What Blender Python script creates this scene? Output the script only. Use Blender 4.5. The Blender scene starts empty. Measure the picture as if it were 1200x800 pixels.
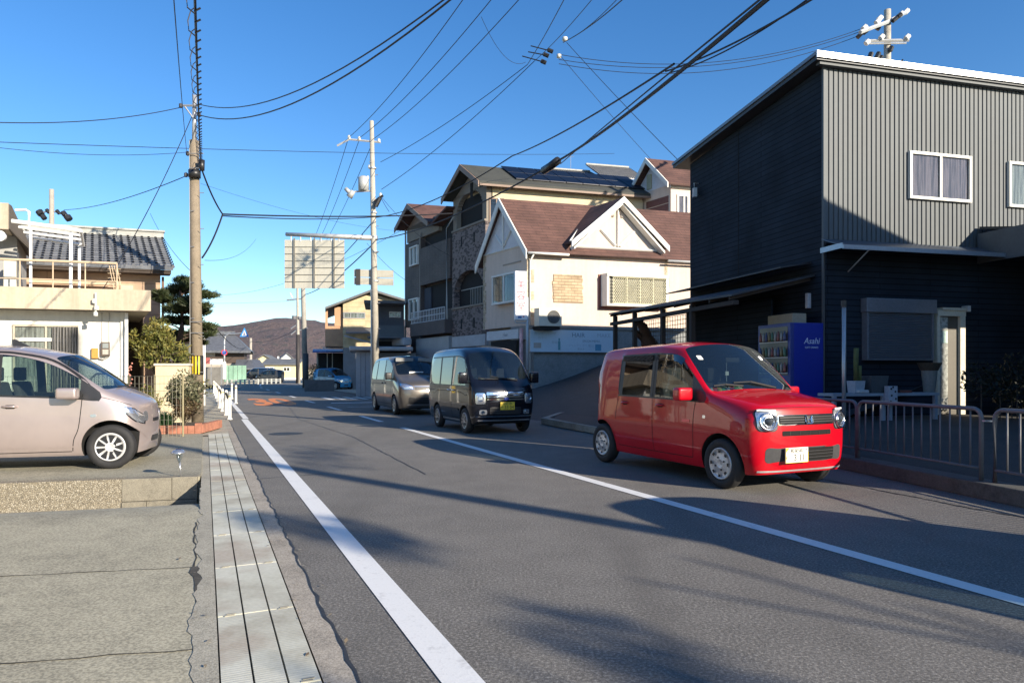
import bpy, bmesh, math, random
from mathutils import Vector, Matrix
from mathutils.bvhtree import BVHTree
random.seed(7)
R = math.radians
C = bpy.context.scene.collection
SC = bpy.context.scene

# ------------------------------------------------------------------ camera, sky, sun, exposure
CAMH = 1.32
F = 800.0            # focal length in pixels of a 1200 px wide picture
HY = 436.0           # horizon row
cam_d = bpy.data.cameras.new('camera'); cam = bpy.data.objects.new('camera', cam_d); C.objects.link(cam)
cam.location = (0, 0, CAMH); cam.rotation_euler = (R(90), 0, 0)
cam_d.sensor_width = 36; cam_d.lens = 24.0; cam_d.shift_y = 0.030
cam_d.clip_start = 0.05; cam_d.clip_end = 20000
SC.camera = cam
SUN_AZ = 49.0        # degrees from straight behind the camera towards its right
SUN_EL = 20.0
sdir = Vector((math.sin(R(SUN_AZ))*math.cos(R(SUN_EL)), -math.cos(R(SUN_AZ))*math.cos(R(SUN_EL)), math.sin(R(SUN_EL))))
sd = bpy.data.lights.new('sun', 'SUN'); so = bpy.data.objects.new('sun', sd); C.objects.link(so)
sd.energy = 5.0; sd.angle = R(0.5); sd.color = (1.0, 0.885, 0.72)
so.rotation_euler = sdir.to_track_quat('Z', 'Y').to_euler()
wd = bpy.data.worlds.new('World'); SC.world = wd; wd.use_nodes = True
nt = wd.node_tree; bg = nt.nodes['Background']
sk = nt.nodes.new('ShaderNodeTexSky'); sk.sky_type = 'NISHITA'; sk.sun_disc = False
sk.sun_elevation = R(SUN_EL)
sk.sun_rotation = math.atan2(sdir.x, sdir.y)
sk.air_density = 1.0; sk.dust_density = 0.15; sk.ozone_density = 3.0; sk.altitude = 0
hs = nt.nodes.new('ShaderNodeHueSaturation'); hs.inputs['Saturation'].default_value = 1.26; hs.inputs['Hue'].default_value = .506; nt.links.new(sk.outputs[0], hs.inputs['Color']); nt.links.new(hs.outputs[0], bg.inputs[0]); bg.inputs[1].default_value = 0.11
SC.view_settings.view_transform = 'Standard'; SC.view_settings.look = 'None'
SC.view_settings.exposure = 0.9; SC.view_settings.gamma = 1

# ------------------------------------------------------------------ frames of reference
TH = R(24.2)         # the road runs 24.2 degrees left of straight ahead
def rd(t, s, z=0.0): # t metres right of the gutter, s metres along the road
    return Vector((t*math.cos(TH)-s*math.sin(TH), t*math.sin(TH)+s*math.cos(TH), z))
def gp(px, py, z=0.0):   # point at height z seen at a pixel of the photograph
    Y = (CAMH-z)*F/(py-HY); return Vector(((px-600)*Y/F, Y, z))
def dp(px, py, Y):       # point at depth Y
    return Vector(((px-600)*Y/F, Y, CAMH+(HY-py)*Y/F))

# ------------------------------------------------------------------ materials
MATS = {}
def new_mat(name):
    m = bpy.data.materials.new(name); m.use_nodes = True
    return m, m.node_tree, m.node_tree.nodes['Principled BSDF']
def _n(t, typ, **k):
    n = t.nodes.new(typ)
    for a, v in k.items(): setattr(n, a, v)
    return n
def noise(t, vec, scale, detail=4, rough=.55):
    n = _n(t, 'ShaderNodeTexNoise'); n.inputs['Scale'].default_value = scale
    n.inputs['Detail'].default_value = detail; n.inputs['Roughness'].default_value = rough
    t.links.new(vec, n.inputs['Vector']); return n.outputs['Fac']
def ramp(t, fac, stops):
    r = _n(t, 'ShaderNodeValToRGB'); el = r.color_ramp.elements
    while len(el) < len(stops): el.new(.5)
    for e, (p, c) in zip(el, stops):
        e.position = p; e.color = (c[0], c[1], c[2], 1) if hasattr(c, '__len__') else (c, c, c, 1)
    t.links.new(fac, r.inputs[0]); return r.outputs[0]
def mixc(t, fac, a, b, mode='MIX'):
    m = _n(t, 'ShaderNodeMix'); m.data_type = 'RGBA'; m.blend_type = mode
    for s, v in ((0, fac), (6, a), (7, b)):
        if hasattr(v, 'is_linked') or hasattr(v, 'links'): t.links.new(v, m.inputs[s])
        else: m.inputs[s].default_value = v if s == 0 else (v[0], v[1], v[2], 1)
    return m.outputs[2]
def bump(t, p, h, strength=.3, dist=.01):
    b = _n(t, 'ShaderNodeBump'); b.inputs['Strength'].default_value = strength; b.inputs['Distance'].default_value = dist
    t.links.new(h, b.inputs['Height']); t.links.new(b.outputs[0], p.inputs['Normal'])
def mat(name, col, rough=.6, metal=0, var=.12, vs=1.5, bmp=0, bs=60, coat=0, spec=None, streak=0, dist=.01):
    if name in MATS: return MATS[name]
    m, t, p = new_mat(name); MATS[name] = m
    tc = _n(t, 'ShaderNodeTexCoord'); v = tc.outputs['Object']
    lo = [c*(1-var) for c in col]; hi = [min(1, c*(1+var)) for c in col]
    f = noise(t, v, vs, 6)
    c = ramp(t, f, [(.38, lo), (.62, hi)])
    if var: 
        f2 = noise(t, v, vs*14, 3); c = mixc(t, .4, c, ramp(t, f2, [(.42, lo), (.58, hi)]))
    if streak:
        mp = _n(t, 'ShaderNodeMapping'); mp.inputs['Scale'].default_value = (2.2, 2.2, .18); t.links.new(v, mp.inputs[0])
        f3 = noise(t, mp.outputs[0], 2.0, 6, .65)
        c = mixc(t, ramp(t, f3, [(.45, 0.0), (.72, streak)]), c, [x*.45 for x in col])
    t.links.new(c, p.inputs['Base Color'])
    p.inputs['Roughness'].default_value = rough; p.inputs['Metallic'].default_value = metal
    if coat: p.inputs['Coat Weight'].default_value = coat; p.inputs['Coat Roughness'].default_value = .03
    if spec is not None: p.inputs['Specular IOR Level'].default_value = spec
    if bmp: bump(t, p, noise(t, v, bs, 3), bmp, dist)
    return m
def glass(name, tint, refl=.08, rough=.02, opac=.5):
    m, t, p = new_mat(name); MATS[name] = m
    t.nodes.remove(p); out = t.nodes['Material Output']
    tr = _n(t, 'ShaderNodeBsdfTransparent'); tr.inputs[0].default_value = (*tint, 1)
    df = _n(t, 'ShaderNodeBsdfDiffuse'); df.inputs[0].default_value = (tint[0]*.04, tint[1]*.05, tint[2]*.06, 1)
    gl = _n(t, 'ShaderNodeBsdfGlossy'); gl.inputs['Roughness'].default_value = rough; gl.inputs[0].default_value = (.95, .97, 1, 1)
    m1 = _n(t, 'ShaderNodeMixShader'); m1.inputs[0].default_value = opac
    t.links.new(tr.outputs[0], m1.inputs[1]); t.links.new(df.outputs[0], m1.inputs[2])
    fr = _n(t, 'ShaderNodeLayerWeight'); fr.inputs[0].default_value = .5
    pw = _n(t, 'ShaderNodeMath', operation='POWER'); pw.inputs[1].default_value = 4.0; t.links.new(fr.outputs['Facing'], pw.inputs[0])
    ad = _n(t, 'ShaderNodeMath', operation='MULTIPLY_ADD'); ad.inputs[1].default_value = .65; ad.inputs[2].default_value = refl
    t.links.new(pw.outputs[0], ad.inputs[0])
    m2 = _n(t, 'ShaderNodeMixShader'); t.links.new(ad.outputs[0], m2.inputs[0])
    t.links.new(m1.outputs[0], m2.inputs[1]); t.links.new(gl.outputs[0], m2.inputs[2])
    t.links.new(m2.outputs[0], out.inputs[0]); return m
def asphalt(name, base, patch=True, speck=.5):
    m, t, p = new_mat(name); MATS[name] = m
    v = _n(t, 'ShaderNodeTexCoord').outputs['Object']
    big = noise(t, v, .35, 5); mid = noise(t, v, 2.5, 5); fine = noise(t, v, 60, 4, .8)
    c = ramp(t, big, [(.38, [x*.82 for x in base]), (.62, [x*1.15 for x in base])])
    c = mixc(t, .45, c, ramp(t, mid, [(.4, [x*.72 for x in base]), (.6, [x*1.25 for x in base])]))
    vo = _n(t, 'ShaderNodeTexVoronoi'); vo.inputs['Scale'].default_value = 120; t.links.new(v, vo.inputs['Vector'])
    c = mixc(t, speck, c, ramp(t, fine, [(.40, [x*.25 for x in base]), (.49, [x*.85 for x in base]), (.54, [x*1.2 for x in base]), (.62, [x*2.8 for x in base])]))
    mp = _n(t, 'ShaderNodeMapping'); mp.inputs['Rotation'].default_value = (0, 0, -TH); mp.inputs['Scale'].default_value = (1.1, .06, 1); t.links.new(v, mp.inputs[0])
    st = noise(t, mp.outputs[0], 1.6, 5)
    c = mixc(t, ramp(t, st, [(.5, 0.0), (.75, .45)]), c, [x*.62 for x in base])
    # hair cracks
    nz = _n(t, 'ShaderNodeTexNoise'); nz.inputs['Scale'].default_value = 1.3; t.links.new(v, nz.inputs['Vector'])
    mv = _n(t, 'ShaderNodeMix'); mv.data_type = 'VECTOR'; mv.inputs[0].default_value = .25
    t.links.new(v, mv.inputs[4]); t.links.new(nz.outputs['Color'], mv.inputs[5])
    v2 = _n(t, 'ShaderNodeTexVoronoi'); v2.feature = 'DISTANCE_TO_EDGE'; v2.inputs['Scale'].default_value = .55; t.links.new(mv.outputs[1], v2.inputs['Vector'])
    if patch:
        cr = ramp(t, v2.outputs['Distance'], [(.0, .0), (.006, 0.0)])
        c = mixc(t, cr, c, [x*.3 for x in base])
    t.links.new(c, p.inputs['Base Color']); p.inputs['Roughness'].default_value = .82; p.inputs['Specular IOR Level'].default_value = .35
    bump(t, p, fine, .55, .006); return m
def concrete(name, base, stain=.5, rough=.85, scale=1.0):
    m, t, p = new_mat(name); MATS[name] = m
    v = _n(t, 'ShaderNodeTexCoord').outputs['Object']
    big = noise(t, v, .9*scale, 8, .62); fine = noise(t, v, 55*scale, 4, .7); mid = noise(t, v, 6*scale, 6, .7)
    dk = [x*(1-stain) for x in base]
    c = ramp(t, big, [(.38, dk), (.5, base), (.64, [x*1.18 for x in base])])
    c = mixc(t, .4, c, ramp(t, mid, [(.4, dk), (.58, [x*1.15 for x in base])]))
    c = mixc(t, .45, c, ramp(t, fine, [(.42, [x*.4 for x in base]), (.58, [x*1.5 for x in base])]))
    t.links.new(c, p.inputs['Base Color']); p.inputs['Roughness'].default_value = rough
    bump(t, p, fine, .4, .005); return m
def cells(name, stops, scale, rnd=1, mortar=None, mw=.03, rough=.8, bmp=.6, squash=(1,1,1)):
    m, t, p = new_mat(name); MATS[name] = m
    v = _n(t, 'ShaderNodeTexCoord').outputs['Object']
    mp = _n(t, 'ShaderNodeMapping'); mp.inputs['Scale'].default_value = squash; t.links.new(v, mp.inputs[0]); v = mp.outputs[0]
    a = _n(t, 'ShaderNodeTexVoronoi'); a.inputs['Scale'].default_value = scale; t.links.new(v, a.inputs['Vector'])
    sp = _n(t, 'ShaderNodeSeparateColor'); t.links.new(a.outputs['Color'], sp.inputs[0])
    c = ramp(t, sp.outputs[0], stops)
    c = mixc(t, .3, c, ramp(t, noise(t, v, scale*6, 3), [(.3, stops[0][1]), (.7, stops[-1][1])]))
    b = _n(t, 'ShaderNodeTexVoronoi'); b.feature = 'DISTANCE_TO_EDGE'; b.inputs['Scale'].default_value = scale; t.links.new(v, b.inputs['Vector'])
    if mortar: c = mixc(t, ramp(t, b.outputs['Distance'], [(mw, 1.0), (mw*1.6, 0.0)]), c, mortar)
    t.links.new(c, p.inputs['Base Color']); p.inputs['Roughness'].default_value = rough
    bump(t, p, ramp(t, b.outputs['Distance'], [(0, 0.0), (mw*3, 1.0)]), bmp, .01); return m
def bricks(name, c1, c2, mortar, w, h, axis='xz', rough=.8, ms=.012, bmp=.5, squash=1, rot=None):
    m, t, p = new_mat(name); MATS[name] = m
    v = _n(t, 'ShaderNodeTexCoord').outputs['Object']
    sx = _n(t, 'ShaderNodeSeparateXYZ'); t.links.new(v, sx.inputs[0]); cb = _n(t, 'ShaderNodeCombineXYZ')
    if axis == 'sz':      # any vertical wall: run along x+y
        ad = _n(t, 'ShaderNodeMath', operation='ADD'); t.links.new(sx.outputs[0], ad.inputs[0]); t.links.new(sx.outputs[1], ad.inputs[1]); a = ad.outputs[0]; b = sx.outputs[2]
    else:
        a = sx.outputs['xyz'.index(axis[0])]; b = sx.outputs['xyz'.index(axis[1])]
    t.links.new(a, cb.inputs[0]); t.links.new(b, cb.inputs[1])
    br = _n(t, 'ShaderNodeTexBrick'); t.links.new(cb.outputs[0], br.inputs['Vector'])
    br.inputs['Scale'].default_value = 1; br.inputs['Brick Width'].default_value = w; br.inputs['Row Height'].default_value = h
    br.inputs['Mortar Size'].default_value = ms; br.inputs['Color1'].default_value = (*c1, 1); br.inputs['Color2'].default_value = (*c2, 1); br.inputs['Mortar'].default_value = (*mortar, 1)
    f = noise(t, v, 1.1, 6, .6); lo = ramp(t, f, [(.3, .65), (.7, 1.25)])
    c = mixc(t, 1.0, br.outputs[0], lo, 'MULTIPLY')
    t.links.new(c, p.inputs['Base Color']); p.inputs['Roughness'].default_value = rough
    iv = _n(t, 'ShaderNodeMath', operation='SUBTRACT'); iv.inputs[0].default_value = 1; t.links.new(br.outputs['Fac'], iv.inputs[1])
    bump(t, p, iv.outputs[0], bmp, .012); return m
def leafmat(name, cols):
    m, t, p = new_mat(name); MATS[name] = m
    g = _n(t, 'ShaderNodeNewGeometry'); v = _n(t, 'ShaderNodeTexCoord').outputs['Object']
    n = len(cols); c = ramp(t, g.outputs['Random Per Island'], [(i/max(1, n-1), cc) for i, cc in enumerate(cols)])
    c = mixc(t, .35, c, ramp(t, noise(t, v, 2.5, 3), [(.35, cols[0]), (.65, cols[-1])]))
    t.links.new(c, p.inputs['Base Color']); p.inputs['Roughness'].default_value = .6
    tl = _n(t, 'ShaderNodeBsdfTranslucent'); t.links.new(c, tl.inputs[0]); mx = _n(t, 'ShaderNodeMixShader'); mx.inputs[0].default_value = .25
    t.links.new(p.outputs[0], mx.inputs[1]); t.links.new(tl.outputs[0], mx.inputs[2]); t.links.new(mx.outputs[0], t.nodes['Material Output'].inputs[0])
    return m
def lampmat(name, col, e):
    m, t, p = new_mat(name); p.inputs['Base Color'].default_value = (*col, 1); p.inputs['Emission Color'].default_value = (*col, 1); p.inputs['Emission Strength'].default_value = e; return m

# ------------------------------------------------------------------ mesh helpers
def tag(o, label=None, cat=None, group=None, kind=None):
    if label: o['label'] = label
    if cat: o['category'] = cat
    if group: o['group'] = group
    if kind: o['kind'] = kind
    return o
def empty(name, loc=(0,0,0), rz=0.0, label=None, cat=None, group=None):
    o = bpy.data.objects.new(name, None); C.objects.link(o); o.location = loc; o.rotation_euler = (0, 0, rz)
    o.empty_display_size = .1
    return tag(o, label, cat, group)
class MB:
    def __init__(s): s.bm = bmesh.new(); s.uvz = None
    def face(s, pts):
        vs = [s.bm.verts.new(p) for p in pts]; return s.bm.faces.new(vs)
    def box(s, a, b, rz=0, c=None):
        x0,y0,z0 = a; x1,y1,z1 = b
        P = [Vector((x,y,z)) for z in (z0,z1) for x,y in ((x0,y0),(x1,y0),(x1,y1),(x0,y1))]
        if rz:
            cc = Vector(c) if c else (Vector(a)+Vector(b))/2; m = Matrix.Rotation(rz, 3, 'Z'); P = [cc+m@(p-cc) for p in P]
        v = [s.bm.verts.new(p) for p in P]
        for f in ((3,2,1,0),(4,5,6,7),(0,1,5,4),(1,2,6,5),(2,3,7,6),(3,0,4,7)): s.bm.faces.new([v[i] for i in f])
        return s
    def prism(s, pts, vec):
        vec = Vector(vec); a = [s.bm.verts.new(p) for p in pts]; b = [s.bm.verts.new(Vector(p)+vec) for p in pts]
        n = len(pts); s.bm.faces.new(a[::-1]); s.bm.faces.new(b)
        for i in range(n): s.bm.faces.new((a[i], a[(i+1)%n], b[(i+1)%n], b[i]))
        return s
    def tube(s, pts, r, seg=6, r2=None, caps=True, closed=False):
        pts = [Vector(p) for p in pts]; n = len(pts); rings = []
        up = Vector((0,0,1))
        for i, p in enumerate(pts):
            if closed: d = (pts[(i+1)%n]-pts[i-1])
            else: d = (pts[min(i+1,n-1)]-pts[max(i-1,0)])
            d.normalize()
            a = d.cross(up)
            if a.length < 1e-3: a = Vector((1,0,0))
            a.normalize(); b = a.cross(d)
            rr = r if r2 is None else r+(r2-r)*i/max(1,n-1)
            rings.append([s.bm.verts.new(p+a*math.cos(k*2*math.pi/seg)*rr+b*math.sin(k*2*math.pi/seg)*rr) for k in range(seg)])
        m = n if closed else n-1
        for i in range(m):
            A, B = rings[i], rings[(i+1)%n]
            for k in range(seg): s.bm.faces.new((A[k], A[(k+1)%seg], B[(k+1)%seg], B[k]))
        if caps and not closed: s.bm.faces.new(rings[0][::-1]); s.bm.faces.new(rings[-1])
        return s
    def lathe(s, prof, seg=24, M=None, cap=True):   # prof: (r, h) along local z
        M = M or Matrix(); rings = []
        for r, h in prof:
            rings.append([s.bm.verts.new(M@Vector((r*math.cos(k*2*math.pi/seg), r*math.sin(k*2*math.pi/seg), h))) for k in range(seg)])
        for A, B in zip(rings, rings[1:]):
            for k in range(seg): s.bm.faces.new((A[k], A[(k+1)%seg], B[(k+1)%seg], B[k]))
        if cap: s.bm.faces.new(rings[0][::-1]); s.bm.faces.new(rings[-1])
        return s
    def build(s, name, m=None, parent=None, smooth=False, bevel=0, loc=None, seg=2):
        bmesh.ops.recalc_face_normals(s.bm, faces=s.bm.faces)
        if bevel:
            bmesh.ops.bevel(s.bm, geom=list(s.bm.edges), offset=bevel, segments=seg, affect='EDGES', profile=.6, clamp_overlap=True)
        me = bpy.data.meshes.new(name); s.bm.to_mesh(me); s.bm.free()
        if m: me.materials.append(m)
        if smooth:
            me.shade_smooth() if not bevel else me.shade_smooth()
        o = bpy.data.objects.new(name, me); C.objects.link(o)
        if parent: o.parent = parent
        if loc: o.location = loc
        return o
def bx(name, a, b, m, parent=None, bevel=0, **k): return MB().box(a, b).build(name, m, parent, bevel=bevel, **k)
def rot(axis, deg): return Matrix.Rotation(R(deg), 4, axis)
def tr(*v): return Matrix.Translation(Vector(v))
def text(name, s, size, m, parent, M, ex=.002, sx=1.0, shear=0, align='CENTER', bold=0):
    cu = bpy.data.curves.new(name, 'FONT'); cu.body = s; cu.size = size; cu.extrude = ex
    cu.align_x = align; cu.align_y = 'CENTER'; cu.shear = shear; cu.offset = bold; cu.resolution_u = 3
    o = bpy.data.objects.new(name+'_src', cu); C.objects.link(o)
    bpy.context.view_layer.update()
    me = bpy.data.meshes.new_from_object(o.evaluated_get(bpy.context.evaluated_depsgraph_get()))
    bpy.data.objects.remove(o); bpy.data.curves.remove(cu)
    me.name = name; me.transform(M @ Matrix.Scale(sx, 4, (1,0,0)))
    me.materials.clear(); me.materials.append(m)
    r = bpy.data.objects.new(name, me); C.objects.link(r)
    if parent: r.parent = parent
    return r
def kids(o): return [c for c in bpy.data.objects if c.parent == o]
def copy_tree(o, parent=None):
    c = o.copy(); C.objects.link(c)
    if parent: c.parent = parent
    for ch in kids(o): copy_tree(ch, c)
    return c
# text planes: facing -y in a local frame (reads left to right along +x)
FACE = rot('X', 90)
# ------------------------------------------------------------------ shared materials
asp = asphalt('asphalt', (.160, .150, .134))
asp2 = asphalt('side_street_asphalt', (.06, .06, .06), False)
lotc = concrete('driveway_concrete', (.375, .345, .25), .5, scale=1.0)
padc = concrete('raised_driveway_concrete', (.30, .28, .21), .45)
curbc = concrete('kerb_concrete', (.36, .32, .26), .55, scale=2)
gutc = concrete('gutter_concrete', (.36, .335, .265), .35, scale=2)
polec = concrete('pole_concrete', (.36, .33, .28), .35, scale=3)
steel = mat('galvanised_steel', (.45, .46, .47), .45, .6, .1, 4)
white_p = mat('white_paint', (.78, .77, .74), .5, 0, .06, 5, .1, 90)
black_rub = mat('black_rubber', (.018, .018, .019), .75, 0, .2, 10, .2, 120)
black_pl = mat('black_plastic', (.02, .02, .021), .4, 0, .1, 8)
dark = mat('dark_interior', (.012, .012, .013), .9, 0, .1, 3)
cable = mat('cable_black', (.012, .013, .016), .6, 0, .1, 5)
alu = mat('aluminium', (.62, .63, .64), .3, .85, .04, 6)
winglass = glass('window_glass', (.8, .84, .86), .04, .015, .08)
def roadpaint(name, col, wear=.5):
    m, t, p = new_mat(name); MATS[name] = m
    v = _n(t, 'ShaderNodeTexCoord').outputs['Object']
    f = noise(t, v, 6, 8, .75); g = noise(t, v, 60, 3, .7)
    c = mixc(t, ramp(t, f, [(.56, 0.0), (.74, wear)]), col, (.09, .09, .088))
    c = mixc(t, ramp(t, g, [(.55, 0.0), (.75, .35)]), c, [x*.5 for x in col])
    t.links.new(c, p.inputs['Base Color']); p.inputs['Roughness'].default_value = .7; bump(t, p, g, .3, .004); return m
linep = roadpaint('road_line_paint', (.72, .72, .70), .45)
orangep = roadpaint('orange_road_paint', (.70, .22, .05), .3)

# ------------------------------------------------------------------ ground, road, kerbs, markings
def sheet(name, pts, m, **k):
    b = MB(); b.face(pts); o = b.build(name, m); tag(o, kind='structure'); return o
g = MB(); g.face([(-9000,-3000,-.62), (9000,-3000,-.62), (9000,12000,-.62), (-9000,12000,-.62)])
tag(g.build('ground', concrete('town_ground', (.16, .145, .11), .5, scale=.1)), kind='structure')
# road centre path: straight for 60 m then bending to the right
def path(t, s):
    if s < 55: return rd(t, s)
    L = s-55; k = 1/260.0; a = L*k
    c = rd(0, 55); d = Vector((-math.sin(TH), math.cos(TH), 0)); n = Vector((math.cos(TH), math.sin(TH), 0))
    p = c + d*(math.sin(a)/k) + n*((1-math.cos(a))/k)
    nn = n*math.cos(a) - d*math.sin(a)
    return p + nn*t
def ribbon(name, t0, t1, s0, s1, z, m, step=4.0, kind='structure'):
    b = MB(); n = max(1, int(math.ceil((s1-s0)/step))); prev = None
    for i in range(n+1):
        s = s0+(s1-s0)*i/n; a = path(t0, s); c = path(t1, s); a.z = z; c.z = z
        cur = (b.bm.verts.new(a), b.bm.verts.new(c))
        if prev: b.bm.faces.new((prev[0], prev[1], cur[1], cur[0]))
        prev = cur
    o = b.build(name, m); tag(o, kind=kind); return o
ribbon('road', .60, 8.3, -40, 230, 0, asp)
ribbon('road_edge_concrete', .46, .60, -40, 60, .004, curbc, 2)
def dash(t, s0, s1, w=.15, name='centre_line'): return ribbon(name, t-w/2, t+w/2, s0, s1, .005, linep, 3)
dash(1.00, -30, 20.5, .17, 'edge_line'); dash(1.05, 20.7, 60, .15, 'edge_line')
dash(4.28, -30, 15.9, .15)
for s0 in (18.0, 24.0, 30.3, 37, 45, 53, 61): dash(4.28, s0, s0+2.7)
dash(4.4, 70, 130, .14)
for k in range(5): dash(5.6+k*.55, 33.5, 36.6, .28, 'crossing_stripe')
ribbon('stop_line', 4.9, 7.3, 29.5, 29.9, .005, linep)
ribbon('stop_line', 4.9, 7.6, 26.0, 26.12, .005, linep)
t30 = text('speed_limit_marking', '30', 1.0, orangep, None, Matrix(), 0, 1.0, bold=.035)
bb = [v.co.copy() for v in t30.data.vertices]; x0 = min(p.x for p in bb); x1 = max(p.x for p in bb); y0 = min(p.y for p in bb); y1 = max(p.y for p in bb)
for v in t30.data.vertices:
    q = rd(1.85+1.75*(v.co.x-x0)/(x1-x0), 28.5+8.0*(v.co.y-y0)/(y1-y0), .005); v.co = q
tag(t30, kind='structure')
# manhole, repair seams
b = MB(); c0 = gp(335, 508); b.lathe([(.0,.005),(.34,.005),(.36,.002)], 32, tr(*c0), False)
b.build('manhole_cover', mat('cast_iron', (.035,.034,.033), .6, .3, .3, 8, .5, 60)); tag(bpy.data.objects['manhole_cover'], 'round dark iron manhole cover set in the road by the left edge line', 'manhole cover')
def seam(pts, w, m, name='road_seam'):
    b = MB(); pts = [Vector(p) for p in pts]
    fine = []
    for a, c in zip(pts, pts[1:]):
        n = max(2, int((c-a).length/.12))
        for i in range(n): fine.append(a.lerp(c, i/n))
    fine.append(pts[-1]); prev = None
    for i, p in enumerate(fine):
        d = (fine[min(i+1, len(fine)-1)]-fine[max(i-1,0)]).normalized(); nn = Vector((-d.y, d.x, 0))
        j = nn*random.uniform(-.012, .012); ww = w*random.uniform(.5, 1.2)
        cur = (b.bm.verts.new(p+j+nn*ww/2), b.bm.verts.new(p+j-nn*ww/2))
        if prev: b.bm.faces.new((prev[0], prev[1], cur[1], cur[0]))
        prev = cur
    o = b.build(name, m); tag(o, kind='structure'); return o
tarm = mat('tar_seam', (.03, .03, .031), .6, 0, .3, 20)
seam([rd(6.75, -6, .004), rd(6.78, 4.2, .004), rd(7.25, 9.5, .004)], .035, tarm)
seam([rd(2.6, 8.5, .004), rd(2.75, 14, .004), rd(2.4, 20, .004), rd(3.1, 30, .004)], .02, tarm)
seam([rd(.60, -3, .0075), rd(.595, 4, .0075), rd(.6, 12, .0075), rd(.6, 22, .0075)], .018, tarm)
seam([rd(.62, 9.0, .004), rd(1.4, 9.1, .004)], .02, tarm); seam([rd(.62, 11.4, .004), rd(1.0, 11.5, .004)], .02, tarm)

# gutter with covers
ribbon('gutter_bed', .02, .46, -40, 26, -.02, mat('gutter_dirt', (.05,.045,.035), .9, 0, .4, 6, .4, 40), 4)
gb = MB(); rng = random.Random(3)
s = -2.0
while s < 15.4:
    L = .995
    for k in range(3):
        t0 = .062+k*.133
        p = [rd(t0, s+.004), rd(t0+.124, s+.004), rd(t0+.124, s+L-.004), rd(t0, s+L-.004)]
        z = rng.uniform(-.001, .002)
        gb.prism([(q.x, q.y, -.05) for q in p], (0,0,.055+z))
    s += 1.0
og = gb.build('gutter_covers', None)
m, t, p = new_mat('gutter_cover_concrete'); v = _n(t, 'ShaderNodeTexCoord').outputs['Object']
f = noise(t, v, 1.3, 6, .6); g2 = noise(t, v, 40, 4, .7)
c = ramp(t, f, [(.30, (.36,.33,.24)), (.5, (.60,.59,.47)), (.7, (.70,.69,.58))])
c = mixc(t, ramp(t, noise(t, v, .75, 4), [(.55, 0.0), (.62, .55)]), c, (.32, .22, .14))
c = mixc(t, .25, c, ramp(t, g2, [(.3, .08), (.7, .4)]))
t.links.new(c, p.inputs['Base Color']); p.inputs['Roughness'].default_value = .8
wv = _n(t, 'ShaderNodeTexWave'); mp = _n(t, 'ShaderNodeMapping'); mp.inputs['Rotation'].default_value = (0,0,-TH); t.links.new(v, mp.inputs[0]); t.links.new(mp.outputs[0], wv.inputs['Vector'])
wv.bands_direction = 'Y'; wv.inputs['Scale'].default_value = 14; wv.inputs['Distortion'].default_value = 1.5
bump(t, p, wv.outputs['Fac'], .18, .004); og.data.materials.append(m); tag(og, kind='structure')
# small steel lifting clips on the covers
gb = MB()
for s in (2.02, 3.02, 4.0, 5.0, 6.0, 7.0):
    for tt in (.125, .40):
        q = rd(tt, s); gb.box((q.x-.025,q.y-.016,.004),(q.x+.025,q.y-.006,.010), TH); gb.box((q.x-.025,q.y+.006,.004),(q.x+.025,q.y+.016,.010), TH)
tag(gb.build('cover_clips', mat('worn_galvanised', (.3,.28,.22), .6, .3, .2, 20)), kind='structure')
# beyond: grating then sidewalk slabs
ribbon('footpath', -.32, .46, 15.6, 60, .006, gutc, 2)
# strip of concrete left of the gutter, with jagged edge
js = MB(); N = 220; prev = None; rng = random.Random(11)
w = -.12
for i in range(N+1):
    s = -2+17.4*i/N; w = -.05+.018*math.sin(i*.23)+.012*math.sin(i*.9)+rng.uniform(-.012,.012)
    a = rd(.055, s, .003); c = rd(w, s, .003)
    if s > 7.0: c = rd(-.05+rng.uniform(-.01,.01), s, .003)
    cur = (js.bm.verts.new(a), js.bm.verts.new(c), js.bm.verts.new((c.x,c.y,-.6)))
    if prev: js.bm.faces.new((prev[0],cur[0],cur[1],prev[1])); js.bm.faces.new((prev[1],cur[1],cur[2],prev[2]))
    prev = cur
tag(js.build('gutter_edge_strip', gutc), kind='structure')

# lower lot: falls away from the camera to the foot of the retaining step
e15 = Vector((math.cos(R(14.3)), math.sin(R(14.3)), 0)); n15 = Vector((-e15.y, e15.x, 0))
A0 = Vector((-3.89, 8.46, 0))                     # right end of the step's top edge
def lot(u, v, z): q = A0+e15*u+n15*v; return Vector((q.x, q.y, z))
def lotz(v): k_ = min(1, (-v)/2.2); return -.39+.388*(1-(1-k_)**1.7)
lb = MB(); nu, nv = 30, 60
grid = {}
for i in range(nu+1):
    for j in range(nv+1):
        v = -9.5*j/nv
        k = j/nv
        zz = lotz(v)
        q = lot(-18+18*i/nu, v, zz)
        if i == nu:      # right edge follows the gutter
            s = q.x*-math.sin(TH)+q.y*math.cos(TH); q = rd(.04, s, min(zz, -.001))
        grid[i,j] = lb.bm.verts.new(q)
for i in range(nu):
    for j in range(nv): lb.bm.faces.new((grid[i,j],grid[i+1,j],grid[i+1,j+1],grid[i,j+1]))
o = lb.build('lower_driveway', lotc, smooth=True); tag(o, kind='structure')
jm = mat('joint_dark', (.035,.032,.026), .9, 0, .3, 20)
def lot_on(px, py):   # march to the sloping lot
    d = Vector(((px-600)/F, 1, (HY-py)/F)); Y = 1.0
    for _ in range(3000):
        q = Vector((0,0,CAMH))+d*Y; vv = (Vector((q.x,q.y,0))-A0).dot(n15)
        if q.z < lotz(min(0, vv)): return q
        Y += .005
    return q
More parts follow.
